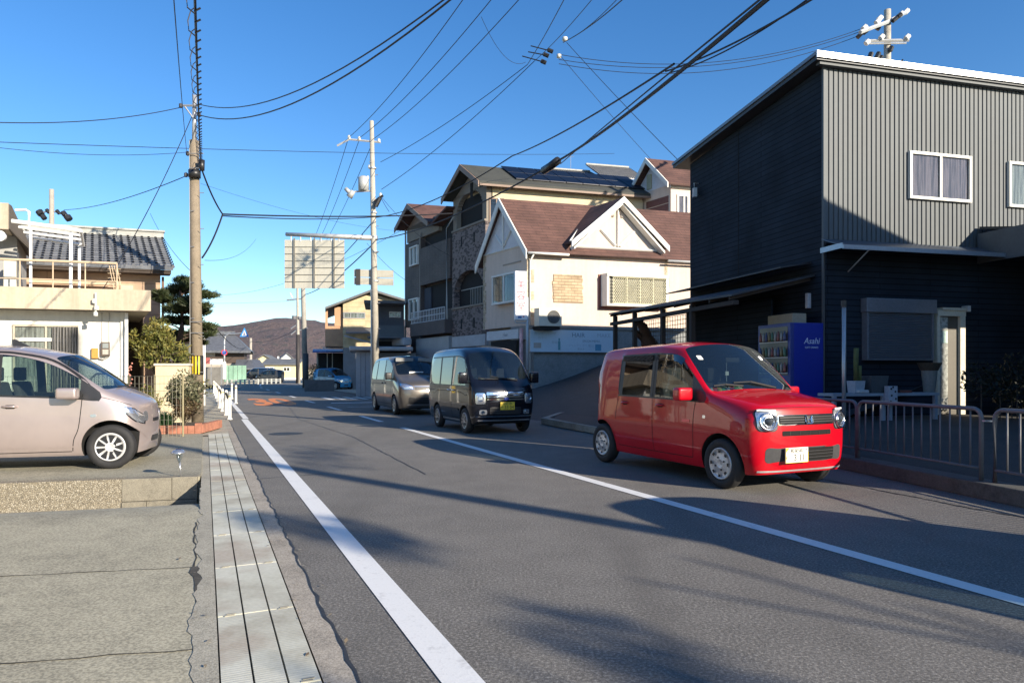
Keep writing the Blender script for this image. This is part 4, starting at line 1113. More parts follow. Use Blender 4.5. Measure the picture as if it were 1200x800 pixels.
b = MB(); us = [f.u(62,.55)+ (a1-f.u(62,.55))*k/26 for k in range(27)]
for i in range(26):
    v0 = .42+.035*math.sin(i*2.1)+.01*math.sin(i*5); v1 = .42+.035*math.sin((i+1)*2.1)+.01*math.sin((i+1)*5)
    dz = .05*abs(math.sin(i*.9))
    b.face([f(us[i],v0,.9), f(us[i+1],v1,.9), f(us[i+1]-.01,v1+.03,2.33), f(us[i],v0+.03,2.33)])
o = b.build('sun_cloth', curt_g, H, smooth=True); s_ = o.modifiers.new('t','SOLIDIFY'); s_.thickness = .006
def meter(parent):
    u = f.u(123.5,.55); m_ = MB(); sbox(m_, f, u-.09, u+.09, .44, .548, 1.68, 2.0); o = m_.build('electric_meter', mat('meter_brown', (.12,.09,.07), .5), parent, bevel=.01)
    part('meter_window', f, mat('meter_glass', (.25,.27,.27), .1), o, (u-.06, u+.06, .425, .438, 1.86, 1.97))
    part('meter_label', f, mat('label_grey', (.4,.38,.33), .6), o, (u-.06,u+.06,.43,.438,1.72,1.83))
    u = f.u(111.5,.55); part('junction_box', f, mat('box_ochre', (.50,.27,.06), .5), parent, (u-.075, u+.06, .46, .548, 1.63, 1.86), bevel=.01)
    c = MB(); P = [f.w(f.u(x,.5),.5,f.z(y,-1.2,.5))-Vector((f.o.x,f.o.y,0)) for x, y in ((114,417),(117,420),(121,421),(126,418),(128,414))]; c.tube(P, .018, 6)
    for x in (119.5, 128): c.tube([f(f.u(x,.53),.53,2.67), f(f.u(x,.53),.53,1.95)], .008, 4)
    c.build('meter_cable', mat('cable_grey', (.35,.34,.32), .6), parent)
meter(H)
b = MB(); u = f.u(112,-.02)
for (x, y, r_) in ((110,353,.04),(113,361,.05),(112,368,.045)): b.lathe([(.001,-.06),(r_,-.04),(r_,.04),(.001,.06)], 10, Matrix.Translation(f(f.u(x,-.06),-.06,f.z(y,-1,-.06))))
b.tube([f(u,-.05,3.05), f(u,-.05,2.62)], .02, 6); b.build('service_bracket', mat('porcelain', (.55,.55,.5), .3), H)
# railing and trellis
railm = mat('balcony_rail_beige', (.56,.44,.30), .6, .1, .08, 6)
b = MB(); ur = f.u(137,.06); zr = 3.72
b.tube([f(-8,.06,zr), f(ur,.06,zr)], .028, 8)
for k in range(14):
    u = ur-k*.62; b.tube([f(u,.06,3.13), f(u,.06,zr)], .014, 6)
b.tube([f(-8,.06,3.32), f(ur,.06,3.32)], .012, 6); b.build('balcony_railing', railm, H)
b = MB()
for k in range(4): b.tube([f(ur-.05+.05*k,.1,3.13), f(ur-.16+.05*k,.1,3.72)], .008, 5)
for k in range(5): b.tube([f(ur-.18,.1,3.2+.1*k), f(ur+.08,.1,3.2+.1*k)], .006, 5)
b.build('trellis', railm, H)
# upper room and pergola
part('upper_wall', f, mat('upper_room_grey', (.33,.33,.32), .85, 0, .1, 2), H, (-8, f.u(20,1.6), 1.6, 4.2, 2.9, f.z(276,-3,1.6)))
zs = f.z(270, f.u(33,.9), .9)
part('upper_roof', f, beige, H, (-8, f.u(10,.75), .75, 4.2, zs-.02, zs+.56))
b = MB(); u1 = f.u(10,.75); u2 = f.u(33,1.6)
b.prism([f(u1,.76,zs), f(u2,1.7,zs-.28), f(u2,4.2,zs-.28), f(u1,4.2,zs)], (0,0,.06)); b.prism([f(u1,.76,zs+.54), f(u1+.02,.9,zs+.54), f(u2,1.7,zs-.2), f(u2,1.7,zs-.26), f(u1,.76,zs+.0)], (.0,.05,0)); b.build('roof_verge', mat('dark_soffit', (.10,.085,.07), .8), H)
b = MB(); b.lathe([(.0001,0),(.10,.01),(.12,.08),(.0001,.10)], 16, Matrix.Translation(f(f.u(4,.9),.75,f.z(277,-3,.75)))@rot('X',90)); b.build('round_wall_lamp', white_p, H)
part('cream_cabinet', f, mat('cabinet_cream', (.62,.60,.50), .5), H, (f.u(4,.8), f.u(19,.8), .8, 1.3, 2.91, f.z(304,-3,.8)), bevel=.01)
pg = MB()
up1, up2 = f.u(83,.25), f.u(93,1.1)
zt = f.z(273,up1,.25)
pg.tube([f(up1,.25,3.13), f(up1,.25,zt)], .036, 6); pg.tube([f(up2,1.1,3.0), f(up2,1.1,f.z(286,up2,1.1))], .03, 6)
pg.tube([f(f.u(36,.25),.25,2.95), f(f.u(36,.25),.25,f.z(266,-2.6,.25))], .03, 6)
rows_ = [((14,259),(95,270),.25,.045),((22,266),(95,276),.6,.03),((28,272),(96,281),.9,.03),((34,278),(97,287),1.1,.036)]
for (pa, pb, v_, r_) in rows_:
    ua, ub = f.u(pa[0],v_), f.u(pb[0],v_)
    pg.tube([f(ua,v_,f.z(pa[1],ua,v_)), f(ub,v_,f.z(pb[1],ub,v_))], r_, 6)
pg.tube([f(f.u(95,.25),.25,f.z(270,-1.7,.25)), f(f.u(98,1.1),1.1,f.z(287,-1.7,1.1))], .03, 6); pg.build('pergola', white_p, H)
b = MB(); P = [f(f.u(34,1.5),1.5,f.z(265,-2.5,1.5)), f(f.u(34,1.5),1.5,f.z(248,-2.5,1.5)), f(f.u(30,1.5),1.5,f.z(246,-2.5,1.5)), f(f.u(18,1.5),1.5,f.z(246,-2.8,1.5))]; b.tube(P, .03, 8); b.build('roof_pipe', white_p, H)

# mesh fence in front, gate pipe
ff = Fr(-8.9, 13.1, 15, 105); Fn = ff.root('mesh_fence', 'thin wire mesh fence panels behind the pale pink-silver car', 'fence')
b = MB(); ue = ff.u(214); ua = -9.0; zt = ff.z(441, 0)
k = ua
while k < ue: b.tube([ff(k,0,0), ff(k,0,zt)], .0035, 4, caps=False); k += .075
for i in range(9): b.tube([ff(ua,0,.08+i*(zt-.08)/8), ff(ue,0,.08+i*(zt-.08)/8)], .0035, 4, caps=False)
b.build('wire_mesh', mat('fence_wire', (.20,.19,.15), .5, .5), Fn)
for u in (ua, ua+2, ua+4, ua+6, ff.u(150), ff.u(181), ue): 
    b = MB(); b.tube([ff(u,.03,0), ff(u,.03,zt+.03)], .02, 6); b.build('fence_post', mat('fence_post_olive', (.25,.22,.13), .6), Fn)
G = ff.root('pipe_gate', 'low curved pipe gate between the pink-silver car and the white wall', 'gate')
b = MB(); v0 = .5; u0, u1 = ff.u(106,v0), ff.u(135,v0); zt = ff.z(438,u1,v0)
b.tube([ff(u0,v0,0), ff(u0,v0,zt-.1), ff(u0+.1,v0,zt), ff(u1-.1,v0,zt), ff(u1,v0,zt-.1), ff(u1,v0,0)], .022, 8); b.build('gate_frame', mat('gate_grey', (.25,.24,.22), .5, .4), G)
b = MB(); 
for k in range(1,6): b.tube([ff(u0+(u1-u0)*k/6,v0,.1), ff(u0+(u1-u0)*k/6,v0,zt)], .006, 5)
b.build('gate_bars', mat('gate_grey', (.25,.24,.22), .5, .4), G)

# ------------------------------------------------------------------ tiled house with wooden siding
f = Fr(-10.3, 20.0, 17.8, 121.5); H = f.root('house', 'two-storey house with pinkish board siding and a dark grey tiled roof behind the balcony house', 'house')
sid = bricks('board_siding', (.47,.33,.23), (.40,.27,.185), (.14,.09,.06), 3.6, .30, 'sz', .75, .006, .5)
ze = f.z(316, .5, -.3)
part('wall', f, sid, H, (-9, 0, 0, 6.4, 0, ze+.0))
b = MB(); b.prism([f(0,0,ze), f(0,6.4,ze), f(0,3.3,ze+1.5)], (-.15,-.04,0)); b.build('gable_wall', sid, H)
part('window', f, mat('window_frame_tan', (.45,.40,.32), .5), H, (f.u(141,-.05), f.u(156,-.05), -.06, .0, f.z(346,-1.8), f.z(333,-1.8)))
part('plank_shelf', f, mat('plank', (.5,.4,.27), .7), H, (-5.5, f.u(139,-.3), -.36, -.2, f.z(333,-2,-.3), f.z(330,-2,-.3)))
kaw = mat('roof_tile_grey', (.13,.135,.145), .42, .1, .3, 3.5, .3, 20)
def kawara(parent, f, u0, u1, ve, ze, vr, zr, name='roof', du=.20, m=kaw, rowh=.28):
    b = MB(); b.prism([f(u0,ve,ze), f(u1,ve,ze), f(u1,vr,zr), f(u0,vr,zr)], (0,0,-.06))
    n = int(abs(u1-u0)/du); L = math.hypot(vr-ve, zr-ze); nr = int(L/rowh)
    for i in range(n+1):
        u = u0+(u1-u0)*i/n; P = []
        for j in range(nr):
            a = j/nr; e = (j+1)/nr
            pa = f(u, ve+(vr-ve)*a, ze+(zr-ze)*a+.045); pb = f(u, ve+(vr-ve)*e, ze+(zr-ze)*e+.005); b.tube([pa, pb], .048, 6, .044, caps=(j==0))
    for j in range(nr):
        a = j/nr; e = (j+1)/nr
        b.face([f(u0, ve+(vr-ve)*a, ze+(zr-ze)*a+.045), f(u1, ve+(vr-ve)*a, ze+(zr-ze)*a+.045), f(u1, ve+(vr-ve)*e, ze+(zr-ze)*e+.003), f(u0, ve+(vr-ve)*e, ze+(zr-ze)*e+.003)])
        b.face([f(u0, ve+(vr-ve)*a, ze+(zr-ze)*a+.045), f(u1, ve+(vr-ve)*a, ze+(zr-ze)*a+.045), f(u1, ve+(vr-ve)*a, ze+(zr-ze)*a), f(u0, ve+(vr-ve)*a, ze+(zr-ze)*a)])
    return b.build(name, m, parent)
ue = f.u(203, -.55); vr = 3.3; zr = f.z(279, .4, vr)
ro = kawara(H, f, -9.3, ue, -.55, ze, vr, zr); kawara(H, f, -9.3, ue, 7.1, ze, vr, zr)
part('ridge', f, mat('ridge_pale', (.36,.36,.33), .7, 0, .15, 5), ro, (-9.4, ue+.05, vr-.14, vr+.14, zr-.02, zr+.16), (-9.4, ue+.08, vr-.19, vr+.19, zr+.162, zr+.22))
part('eave_board', f, mat('eave_dark', (.06,.045,.035), .8), H, (-9.2, ue-.05, -.5, .0, ze-.16, ze-.08), (-9.2, ue-.05, -.53, -.49, ze-.1, ze-.06))
b = MB(); b.tube([f(.06,-.06,0), f(.06,-.06,ze-.2)], .035, 8); b.build('downpipe', mat('pipe_brown', (.16,.09,.06), .5), H)

# ------------------------------------------------------------------ garden: cream wall, trees, shrubs, planter
pz = .03
f2 = Fr(*dp(182,436,16.4).xy, 15, 105)
g = f2.root('garden_wall', 'short cream rendered garden wall below the pine tree', 'wall')
u1 = f2.u(221); part('wall', f2, mat('cream_render', (.55,.46,.31), .85, 0, .1, 2, .2, 60), g, (0, u1, 0, .35, pz, f2.z(428.5, .3)))
part('coping', f2, mat('cream_coping', (.6,.52,.38), .8), g, (-.03, u1+.03, -.03, .38, f2.z(428.5,.3)+.002, f2.z(425.8,.3)))
# pine
rng = random.Random(21)
P0 = dp(207, 436, 18.9); P0.z = pz
T = empty('pine_tree', P0, 0, 'cloud-pruned pine tree behind the concrete utility pole by the tiled house', 'tree')
def lp(px, py, Y=18.9): q = dp(px, py, Y); return q-P0
b = MB(); b.tube([Vector((0,0,0)), lp(206,425), lp(209,405), lp(213,385,18.7), lp(214,365,18.8), lp(211,345), lp(212,333)], .11, 8, .03)
pads = [(203,343,.42,.20),(220,338,.40,.18),(238,347,.33,.17),(196,352,.34,.17),(230,360,.44,.18),(206,364,.5,.18),(240,367,.34,.18),(216,378,.5,.17),(236,389,.42,.17),(198,377,.38,.16),(212,395,.52,.16),(243,385,.25,.13),(222,352,.3,.15),(240,395,.28,.13),(213,330,.25,.12),(190,345,.22,.12),(200,392,.4,.15),(226,402,.35,.13)]
for (px, py, r_, h_) in pads:
    q = lp(px, py+3, 18.9+rng.uniform(-.5,.5)); b.tube([lp(212, py+9), (lp(212,py+9)+q)/2+Vector((0,0,.03)), q], .03, 5, .012)
b.build('trunk', mat('pine_bark', (.09,.06,.045), .95, 0, .3, 8, .7, 25), T)
b = MB()
for (px, py, r_, h_) in pads:
    q = lp(px, py, 18.9+rng.uniform(-.5,.5))
    for s_ in range(5):
        cc = q+Vector((rng.uniform(-.55,.55)*r_, rng.uniform(-.55,.55)*r_, rng.uniform(-.3,.4)*h_)); rr = r_*rng.uniform(.45,.7)
        for k in range(int(210*r_/.4)):
            th = rng.uniform(0,2*math.pi); ra = rng.random()**.5*rr; zz = rng.uniform(-.5,1)*h_*.7*(1-(ra/rr)**2*.8)
            p = cc+Vector((math.cos(th)*ra, math.sin(th)*ra, zz)); d = Vector((math.cos(th)*.7+rng.gauss(0,.5), math.sin(th)*.7+rng.gauss(0,.5), .8+rng.gauss(0,.4))).normalized()
            s2 = d.cross(Vector((rng.gauss(0,1),rng.gauss(0,1),.2))).normalized(); L = .13
            b.face([p-s2*.012, p+s2*.012, p+d*L+s2*.003, p+d*L-s2*.003])
b.build('foliage', leafmat('pine_needles', [(.012,.024,.008),(.035,.055,.016),(.075,.085,.028)]), T)
def bush(name, label, cat, px, py_top, py_base, Y, wpx, leafm, size, n, rng, group=None, trunk=.02, asp_=.45, up=.3, base_frac=.15, spread=7):
    P0 = dp(px, 436, Y); zb = CAMH+(HY-py_base)*Y/F; zt = CAMH+(HY-py_top)*Y/F; P0.z = zb
    T = empty(name, P0, rng.uniform(0,6), label, cat, group); h = zt-zb; rw = wpx*Y/F/2; b = MB(); tips = []
    for k in range(spread):
        a = 2*math.pi*k/spread+rng.uniform(-.3,.3); L = h*rng.uniform(.5,.8)
        limb(b, (0,0,0), (math.cos(a)*rw/h*.8, math.sin(a)*rw/h*.8, 1), L*.55, trunk, rng, 1, tips)
    b.build('stems', barkm, T)
    b = MB()
    for tp in tips: leaf_cloud(b, tp, (rw*.30, rw*.30, h*.16), n//len(tips), size, rng, .1, up, asp_)
    leaf_cloud(b, (0,0,h*(.5+base_frac/2)), (rw*.8, rw*.8, h*.42), n//2, size, rng, .5, up, asp_)
    b.build('foliage', leafm, T); return T
yel = leafmat('yellow_green_leaves', [(.05,.07,.015),(.13,.15,.03),(.32,.26,.07)])
dkg = leafmat('dark_shrub_leaves', [(.02,.032,.012),(.06,.07,.03),(.30,.28,.17)])
mxs = leafmat('russet_leaves', [(.05,.035,.02),(.13,.07,.045),(.17,.13,.05)])
rng = random.Random(31)
bush('ornamental_tree', 'yellow-green leafy small tree between the white house and the pine', 'tree', 184, 372, 446, 16.9, 46, yel, .13, 2200, rng, None, .04, .3, .2)
bush('shrub', 'variegated dark shrub at the foot of the concrete utility pole', 'shrub', 216, 433, 497, 14.75, 46, dkg, .075, 1900, rng, 'shrubs in the brick planter', .012)
bush('shrub', 'russet twiggy shrub at the right end of the brick planter', 'shrub', 217, 464, 498, 14.5, 34, mxs, .045, 1500, rng, 'shrubs in the brick planter', .006)
bush('shrub', 'leafy green shrub against the wire mesh fence', 'shrub', 172, 450, 500, 13.9, 32, yel, .06, 700, rng, None, .01)
# grass like clump
P0 = dp(193, 436, 14.45); P0.z = .2; b = MB(); rng = random.Random(8)
for k in range(420):
    a = rng.uniform(0,2*math.pi); r0 = rng.uniform(0,.16); L = rng.uniform(.22,.42); lean = rng.uniform(.1,.9)
    p = Vector((math.cos(a)*r0, math.sin(a)*r0, 0)); d = Vector((math.cos(a)*lean, math.sin(a)*lean, 1)).normalized(); s_ = Vector((-d.y,d.x,0)).normalized()*.006
    m1_ = p+d*L*.6; m2_ = m1_+Vector((d.x*1.3,d.y*1.3,.25)).normalized()*L*.4
    b.face([p-s_,p+s_,m1_+s_,m1_-s_]); b.face([m1_-s_,m1_+s_,m2_])
o = b.build('grass_clump', leafmat('lily_leaves', [(.015,.05,.015),(.03,.09,.03)])); o.location = P0; tag(o, 'dark green strap-leaved clump at the left end of the brick planter', 'plant')
# brick planter
brm = mat('terracotta_block', (.36,.15,.095), .85, 0, .22, 6, .5, 40)
pf = Fr(*dp(174.5, 436, 14.2).xy, 8, 98); PL = pf.root('brick_planter', 'low planter edged with terracotta blocks beside the pink-silver car', 'planter')
u = 0; wtot = pf.u(235); rng = random.Random(2)
xs = [0,.215,.55,.76,.90,wtot] if wtot > .95 else [0,.2,.45,.65,.82,wtot]
for a, c in zip(xs, xs[1:]):
    b = MB(); sbox(b, pf, a+.004, c-.004, 0, .12, pz, pz+.17+(.05 if c == wtot else rng.uniform(-.006,.006))); b.build('block', brm, PL, bevel=.006)
for k in range(5):
    b = MB(); sbox(b, pf, wtot-.12, wtot, .13+k*.3, .42+k*.3, pz, pz+.18); b.build('block', brm, PL, bevel=.006)
part('soil', pf, mat('soil', (.05,.035,.022), .95, 0, .4, 10, .8, 30), PL, (-.6, wtot-.125, .125, 1.6, pz, pz+.13))
b = MB(); sbox(b, pf, pf.u(175,1.0), pf.u(186,1.0), 1.0, 1.12, pz, pf.z(477,0,1.0)); b.build('block', brm, PL, bevel=.006)
# potted plants & garland
def pot(name, label, px, py, Y, r, h, m, group=None):
    P = dp(px, py, Y); b = MB(); b.lathe([(r*.7,0),(r,h),(r*1.08,h),(r*1.08,h*.88),(r,h*.86)], 18); o = b.build(name, m, None, smooth=True); o.location = P; tag(o, label, 'plant pot', group); return P
terr = mat('terracotta', (.45,.17,.09), .8, 0, .15, 8)
pot('plant_pot', 'small terracotta pot behind the bonnet of the pink-silver car', 176, 483, 13.8, .12, .22, terr)
rng = random.Random(77)
gl_ = MB(); q = dp(148,423,15.6); 
for k in range(70):
    p = Vector((rng.gauss(0,.05), rng.gauss(0,.03), -k*.013)); r_ = rng.uniform(.02,.04); gl_.lathe([(.001,-r_),(r_,0),(.001,r_)], 6, Matrix.Translation(p))
o = gl_.build('garland', mat('garland_red', (.5,.22,.17), .8, 0, .6, 25)); o.location = q; tag(o, 'hanging string of dried red and white garland at the white house corner', 'garland')

# solar garden light
P = lot_on(209,558) ; P = Vector((*(A0+e15*-.28+n15*.07).xy, .036)); P = Vector((*dp(212,558,8.4).xy, .036))
L = empty('garden_light', P, 0, 'small solar garden light on a stake at the edge of the raised driveway', 'garden light')
b = MB(); b.tube([(0,0,0),(-.015,0,.19)], .009, 8); b.build('stake', alu, L, smooth=True)
b = MB(); b.lathe([(.012,.17),(.035,.24),(.045,.30)], 16, tr(-.02,0,0), False); b.build('lamp_glass', glass('clear_plastic', (.8,.85,.85), .15, .05, .1), L, smooth=True)
b = MB(); b.lathe([(.072,.29),(.085,.30),(.085,.31),(.05,.335),(.0001,.34)], 20, tr(-.02,0,0)@rot('X',6)); b.build('lamp_cap', mat('lamp_cap_steel', (.5,.52,.55), .25, .8), L, smooth=True)
b = MB(); b.box((-.05,-.03,.336),(.01,.03,.345)); b.build('solar_cell', mat('solar_cell', (.02,.03,.08), .1), L)

# bollards along the footpath
def bollard(t, s, h=.78, label=None):
    q = rd(t, s, .0); B = empty('bollard', q, 0, label, 'bollard', 'white guide posts along the left edge of the road')
    b = MB(); b.lathe([(.075,0),(.075,.03),(.048,.05),(.046,h*.93),(.04,h-.01),(.0001,h)], 14); b.build('post', mat('bollard_white', (.72,.71,.66), .5, 0, .12, 12), B, smooth=True)
    b = MB(); b.lathe([(.0475,h*.80),(.049,h*.80),(.049,h*.86),(.0475,h*.86)], 14); b.build('reflector_band', mat('bollard_band', (.5,.45,.2), .3), B)
    return B
spots = [(.62,20.6),(.58,22.6),(.52,24.8),(.48,27.2),(.50,30),(.50,33.5),(.5,37.5),(.5,42),(.5,47),(1.18,31.0),(1.2,36.5)]
ords = ['nearest','second','third','fourth','fifth','sixth','seventh','eighth','ninth']
for i, (t_, s_) in enumerate(spots):
    bollard(t_, s_, .78, ('white road-edge post, %s of the row on the left footpath' % ords[i]) if i < 9 else 'white road-edge post standing out on the road side of the row' if i == 9 else 'white road-edge post farther out beyond the row on the road side')
for i, ((a, b1), (a2, b2)) in enumerate(zip(spots[:6], spots[1:7])):
    if i % 2: continue
    b = MB(); p, q = rd(a,b1,.70), rd(a2,b2,.70); b.tube([p, (p+q)/2-Vector((0,0,.14)), q], .025, 6); o = b.build('chain', black_rub); tag(o, 'black sagging chain between white road-edge posts', 'chain', 'chains between the posts')

# ------------------------------------------------------------------ far left: old house, signs, fence, yellow houses
f = Fr(*dp(286,436,100).xy, 10, 108); H = f.root('house', 'old dark wooden house with a big grey tiled roof beyond the row of white posts', 'house')
dkw = mat('dark_timber', (.07,.05,.04), .8, 0, .2, 1)
part('wall', f, dkw, H, (-9, 0, 0, 7, -.5, 5.0)); part('plaster_band', f, mat('old_plaster', (.38,.33,.27), .9), H, (-9,-1.0,-.05,0,1.6,2.6),(-6,-4,-.05,0,3.6,4.8))
b = MB(); zr = f.z(392, -3, 3.5); ze = f.z(411,0,-1)
b.prism([f(-9.5,-1.2,ze), f(1.0,-1.2,ze), f(-1.5,3.5,zr), f(-9.5,3.5,zr)], (0,0,-.3)); b.prism([f(-9.5,8.2,ze), f(1.0,8.2,ze), f(-1.5,3.5,zr), f(-9.5,3.5,zr)], (0,0,-.3)); b.face([f(1.0,-1.2,ze), f(1.0,8.2,ze), f(-1.5,3.5,zr)])
ro = b.build('roof', kaw, H); part('ridge', f, kaw, ro, (-9.5,-1.5,3.3,3.7,zr,zr+.5))
b = MB(); z1 = f.z(421,2,-2); z2 = f.z(431,2,-4); b.prism([f(-1,-4.2,z2), f(3.2,-4.2,z2), f(2.2,-1,z1), f(-1,-1,z1)], (0,0,-.25)); b.build('porch_roof', kaw, H)
part('porch', f, dkw, H, (-.8,2.6,-3.6,-1,-.5,z2-.2))
def far_sign():
    P = dp(254, 436, 66); S_ = empty('street_mirror_post', P-Vector((0,0,CAMH)), 0, 'grey curved lamp post with a small round no-parking disc beside the old tiled house', 'sign post')
    def l(px, py): q = dp(px, py, 66); return q-P+Vector((0,0,CAMH))
    b = MB(); b.tube([l(263,443), l(263,400), l(264,394), l(268,391), l(275,390.5)], .07, 6); b.build('post', steel, S_)
    b = MB(); b.lathe([(.30,0),(.30,.04)], 20, Matrix.Translation(l(263,413))@rot('X',90)); o = b.build('disc', mat('sign_red', (.6,.05,.06), .5), S_)
    b = MB(); b.lathe([(.2,0),(.2,.05)], 20, Matrix.Translation(l(263,413))@rot('X',90)); b.build('disc_face', mat('sign_blue', (.05,.15,.5), .5), o)
    b = MB(); b.tube([l(262.9,424), l(262.9,444)], .17, 6); b.build('post_sleeve', white_p, S_)
    P2 = dp(286, 436, 64); S2 = empty('crossing_sign', P2-Vector((0,0,CAMH)), 0, 'blue triangular pedestrian crossing sign above the street in front of the mountain', 'sign')
    def l2(px, py, d=0): q = dp(px, py, 64-d); return q-P2+Vector((0,0,CAMH))
    b = MB(); b.prism([l2(281,394.5), l2(291.5,394.5), l2(286.3,384)], (0,.06,0)); b.build('plate', mat('sign_blue2', (.03,.28,.75), .5), S2)
    b = MB(); b.prism([l2(283.2,393.2,.03), l2(289.2,393.2,.03), l2(286.3,386.6,.03)], (0,.02,0)); b.build('pictogram', white_p, S2)
    b = MB(); b.prism([l2(285.4,392.8,.06), l2(286.2,392.8,.06), l2(286.6,388.4,.06), l2(286,388.4,.06)], (0,.01,0)); b.prism([l2(286.3,390.5,.06), l2(287.9,392.8,.06), l2(287.3,392.8,.06), l2(286.1,391.2,.06)], (0,.01,0)); b.build('pictogram_figure', mat('sign_navy', (.02,.04,.2), .5), S2)
    b = MB(); b.tube([l2(286.5,390,-.1), l2(275,391,-.1), l2(263,391,-.1)], .05, 5); b.build('arm', steel, S2)
far_sign()
f = Fr(*dp(238,436,62).xy, 12, 102); g = f.root('billboard', 'white roadside board with a red stripe in front of the old tiled house', 'sign')
part('board', f, mat('board_white', (.7,.7,.68), .6), g, (f.u(246), f.u(261), 0, .1, f.z(427,0), f.z(420.5,0))); part('red_panel', f, mat('board_red', (.35,.09,.08), .6), g, (f.u(238), f.u(245.8), .0,.1, f.z(426,0), f.z(419,0)))
part('legs', f, steel, g, (f.u(247),f.u(247.5),.02,.1,0,f.z(427,0)), (f.u(259),f.u(259.5),.02,.1,0,f.z(427,0)))
f = Fr(*dp(258,436,80).xy, 6, 96); g = f.root('mesh_panel_fence', 'pale green panel fence in front of the old tiled house', 'fence')
for k in range(5): part('panel', f, mat('fence_green', (.25,.42,.30), .6, 0, .2, 1), g, (f.u(263+k*5.2), f.u(267.6+k*5.2), 0, .08, .2, f.z(428,0)))
part('base_wall', f, gutc, g, (f.u(236), f.u(300), .1, .3, -.2, .35))
f = Fr(*dp(240,436,70).xy, 8, 98); g = f.root('block_wall', 'grey block wall between the white posts and the old tiled house', 'wall')
part('wall', f, concrete('far_block', (.2,.19,.17), .4), g, (f.u(236), f.u(262), 0, .2, 0, f.z(430,0)))
gr_ = empty('guard_rail', rd(-1.5, 62), 0, 'low white guard rail of short posts at the bend of the road', 'guard rail')
b = MB(); b2_ = MB()
P = [dp(266+i*5.2, 436, 66+i*1.2) for i in range(13)]
for i, q in enumerate(P):
    q = Vector((q.x,q.y,0)); loc = q-gr_.location; b = MB(); b.tube([loc, loc+Vector((0,0,.6))], .10, 6); b.build('post', mat('rail_white', (.4,.4,.37), .5), gr_)
for h_ in (.3,.5): b2_.tube([Vector((q.x,q.y,h_))-gr_.location for q in P], .05, 5)
b2_.build('rails', mat('rail_white', (.4,.4,.37), .5), gr_)
def simple_house(name, label, pxl, pxr, pyb, pye, pya, Y, a1, a2, wallm, roofm, depth=7, gable='front', wins=()):
    f = Fr(*dp(pxl,436,Y).xy, a1, a2); H = f.root(name, label, 'house'); uw = f.u(pxr); ze = f.z(pye,0); zb = f.z(pyb,0); za = f.z(pya,uw/2)
    part('wall', f, wallm, H, (0, uw, 0, depth, zb, ze))
    o_ = .06*uw; b = MB()
    if gable == 'front':
        g = MB(); g.prism([f(0,0,ze), f(uw,0,ze), f(uw/2,0,za)], tuple(f.e2*.3)); g.build('gable_wall', wallm, H)
        for s in (0, 1):
            e0 = -o_ if s == 0 else uw+o_; zz = ze-(za-ze)*o_/(uw/2)
            b.prism([f(e0,-.5,zz+.1), f(uw/2,-.5,za+.1), f(uw/2,depth+.5,za+.1), f(e0,depth+.5,zz+.1)], (0,0,.22))
    else:
        for (v0, s) in ((-.6,1),(depth+.6,1)): b.prism([f(-o_,v0,ze), f(uw+o_,v0,ze), f(uw+o_,depth/2,za), f(-o_,depth/2,za)], (0,0,.2))
        g = MB(); g.prism([f(0.01,0,ze), f(0.01,depth,ze), f(0.01,depth/2,za-.05)], tuple(f.e1*.2)); g.prism([f(uw-.21,0,ze), f(uw-.21,depth,ze), f(uw-.21,depth/2,za-.05)], tuple(f.e1*.2)); g.build('gable_wall', wallm, H)
    b.build('roof', roofm, H)
    for (x0,x1,y0,y1) in wins: window(H, f, 'v', f.u(x0), f.u(x1), f.z(y1,0), f.z(y0,0), 0, white_p, winglass, .12, .1, (.5,))
    return f, H
cream = mat('cream_siding', (.66,.56,.34), .8, 0, .06, .3); greyroof = mat('grey_roof', (.13,.135,.14), .7, 0, .2, 1)
simple_house('house', 'pale yellow gabled house at the end of the street under the mountain', 297, 322, 446, 424, 416.5, 170, 8, 100, cream, greyroof, 10, 'front', ((303,306,428,432),))
simple_house('house', 'low pale yellow house with a brown porch at the end of the street', 309, 349, 446, 427.5, 421, 150, 6, 96, cream, greyroof, 8, 'side', ((311,321,430,436),(332,340,430,435)))
simple_house('house', 'white house with a steep grey roof behind the yellow houses', 320, 352, 444, 428, 414.5, 185, 20, 112, mat('white_siding', (.72,.72,.7), .8), greyroof, 10, 'front', ((325,327,417.5,420),))
simple_house('house', 'small brown-roofed house in the distance right of the bend', 352, 372, 440, 432, 428, 240, 8, 98, mat('tan_siding', (.3,.26,.2), .8), mat('brown_roof_far', (.12,.08,.06), .8), 8, 'side')
simple_house('house', 'distant grey-roofed house behind the green fence', 268, 296, 440, 433, 428, 140, 8, 98, dkw, kaw, 8, 'side')
part('lawn_kerb', Fr(*dp(312,436,120).xy,6,96), white_p, Fr(*dp(312,436,120).xy,6,96).root('low_wall', 'low white wall in front of the yellow houses', 'wall'), (0,6,0,.3,-.1,.35))
c1 = copy_car(mv_, tuple(dp(290,436,88)-Vector((0,0,CAMH+.0))), R(200), blackp, 'parked_car', 'dark car parked by the white guard rail at the bend, left one', 'car')
c2 = copy_car(pk, tuple(dp(304,436,84)-Vector((0,0,CAMH+.0))), R(185), mat('dark_grey_paint', (.05,.055,.06), .25, .4), 'parked_car', 'dark grey car parked in front of the yellow houses', 'car')
# ------------------------------------------------------------------ right: dark metal-clad building
f = Fr(6.18, 13.5, 14.2, 104.2); H = f.root('building', 'large dark corrugated metal building on the right above the iron railings', 'building')
clad = mat('grey_metal_cladding', (.082,.094,.100), .62, 0, .06, .7, streak=.15)
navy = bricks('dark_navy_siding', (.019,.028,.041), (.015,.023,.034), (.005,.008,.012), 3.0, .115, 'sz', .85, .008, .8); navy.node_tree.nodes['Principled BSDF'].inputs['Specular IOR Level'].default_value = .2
ZT = 7.38
UW = 11.0
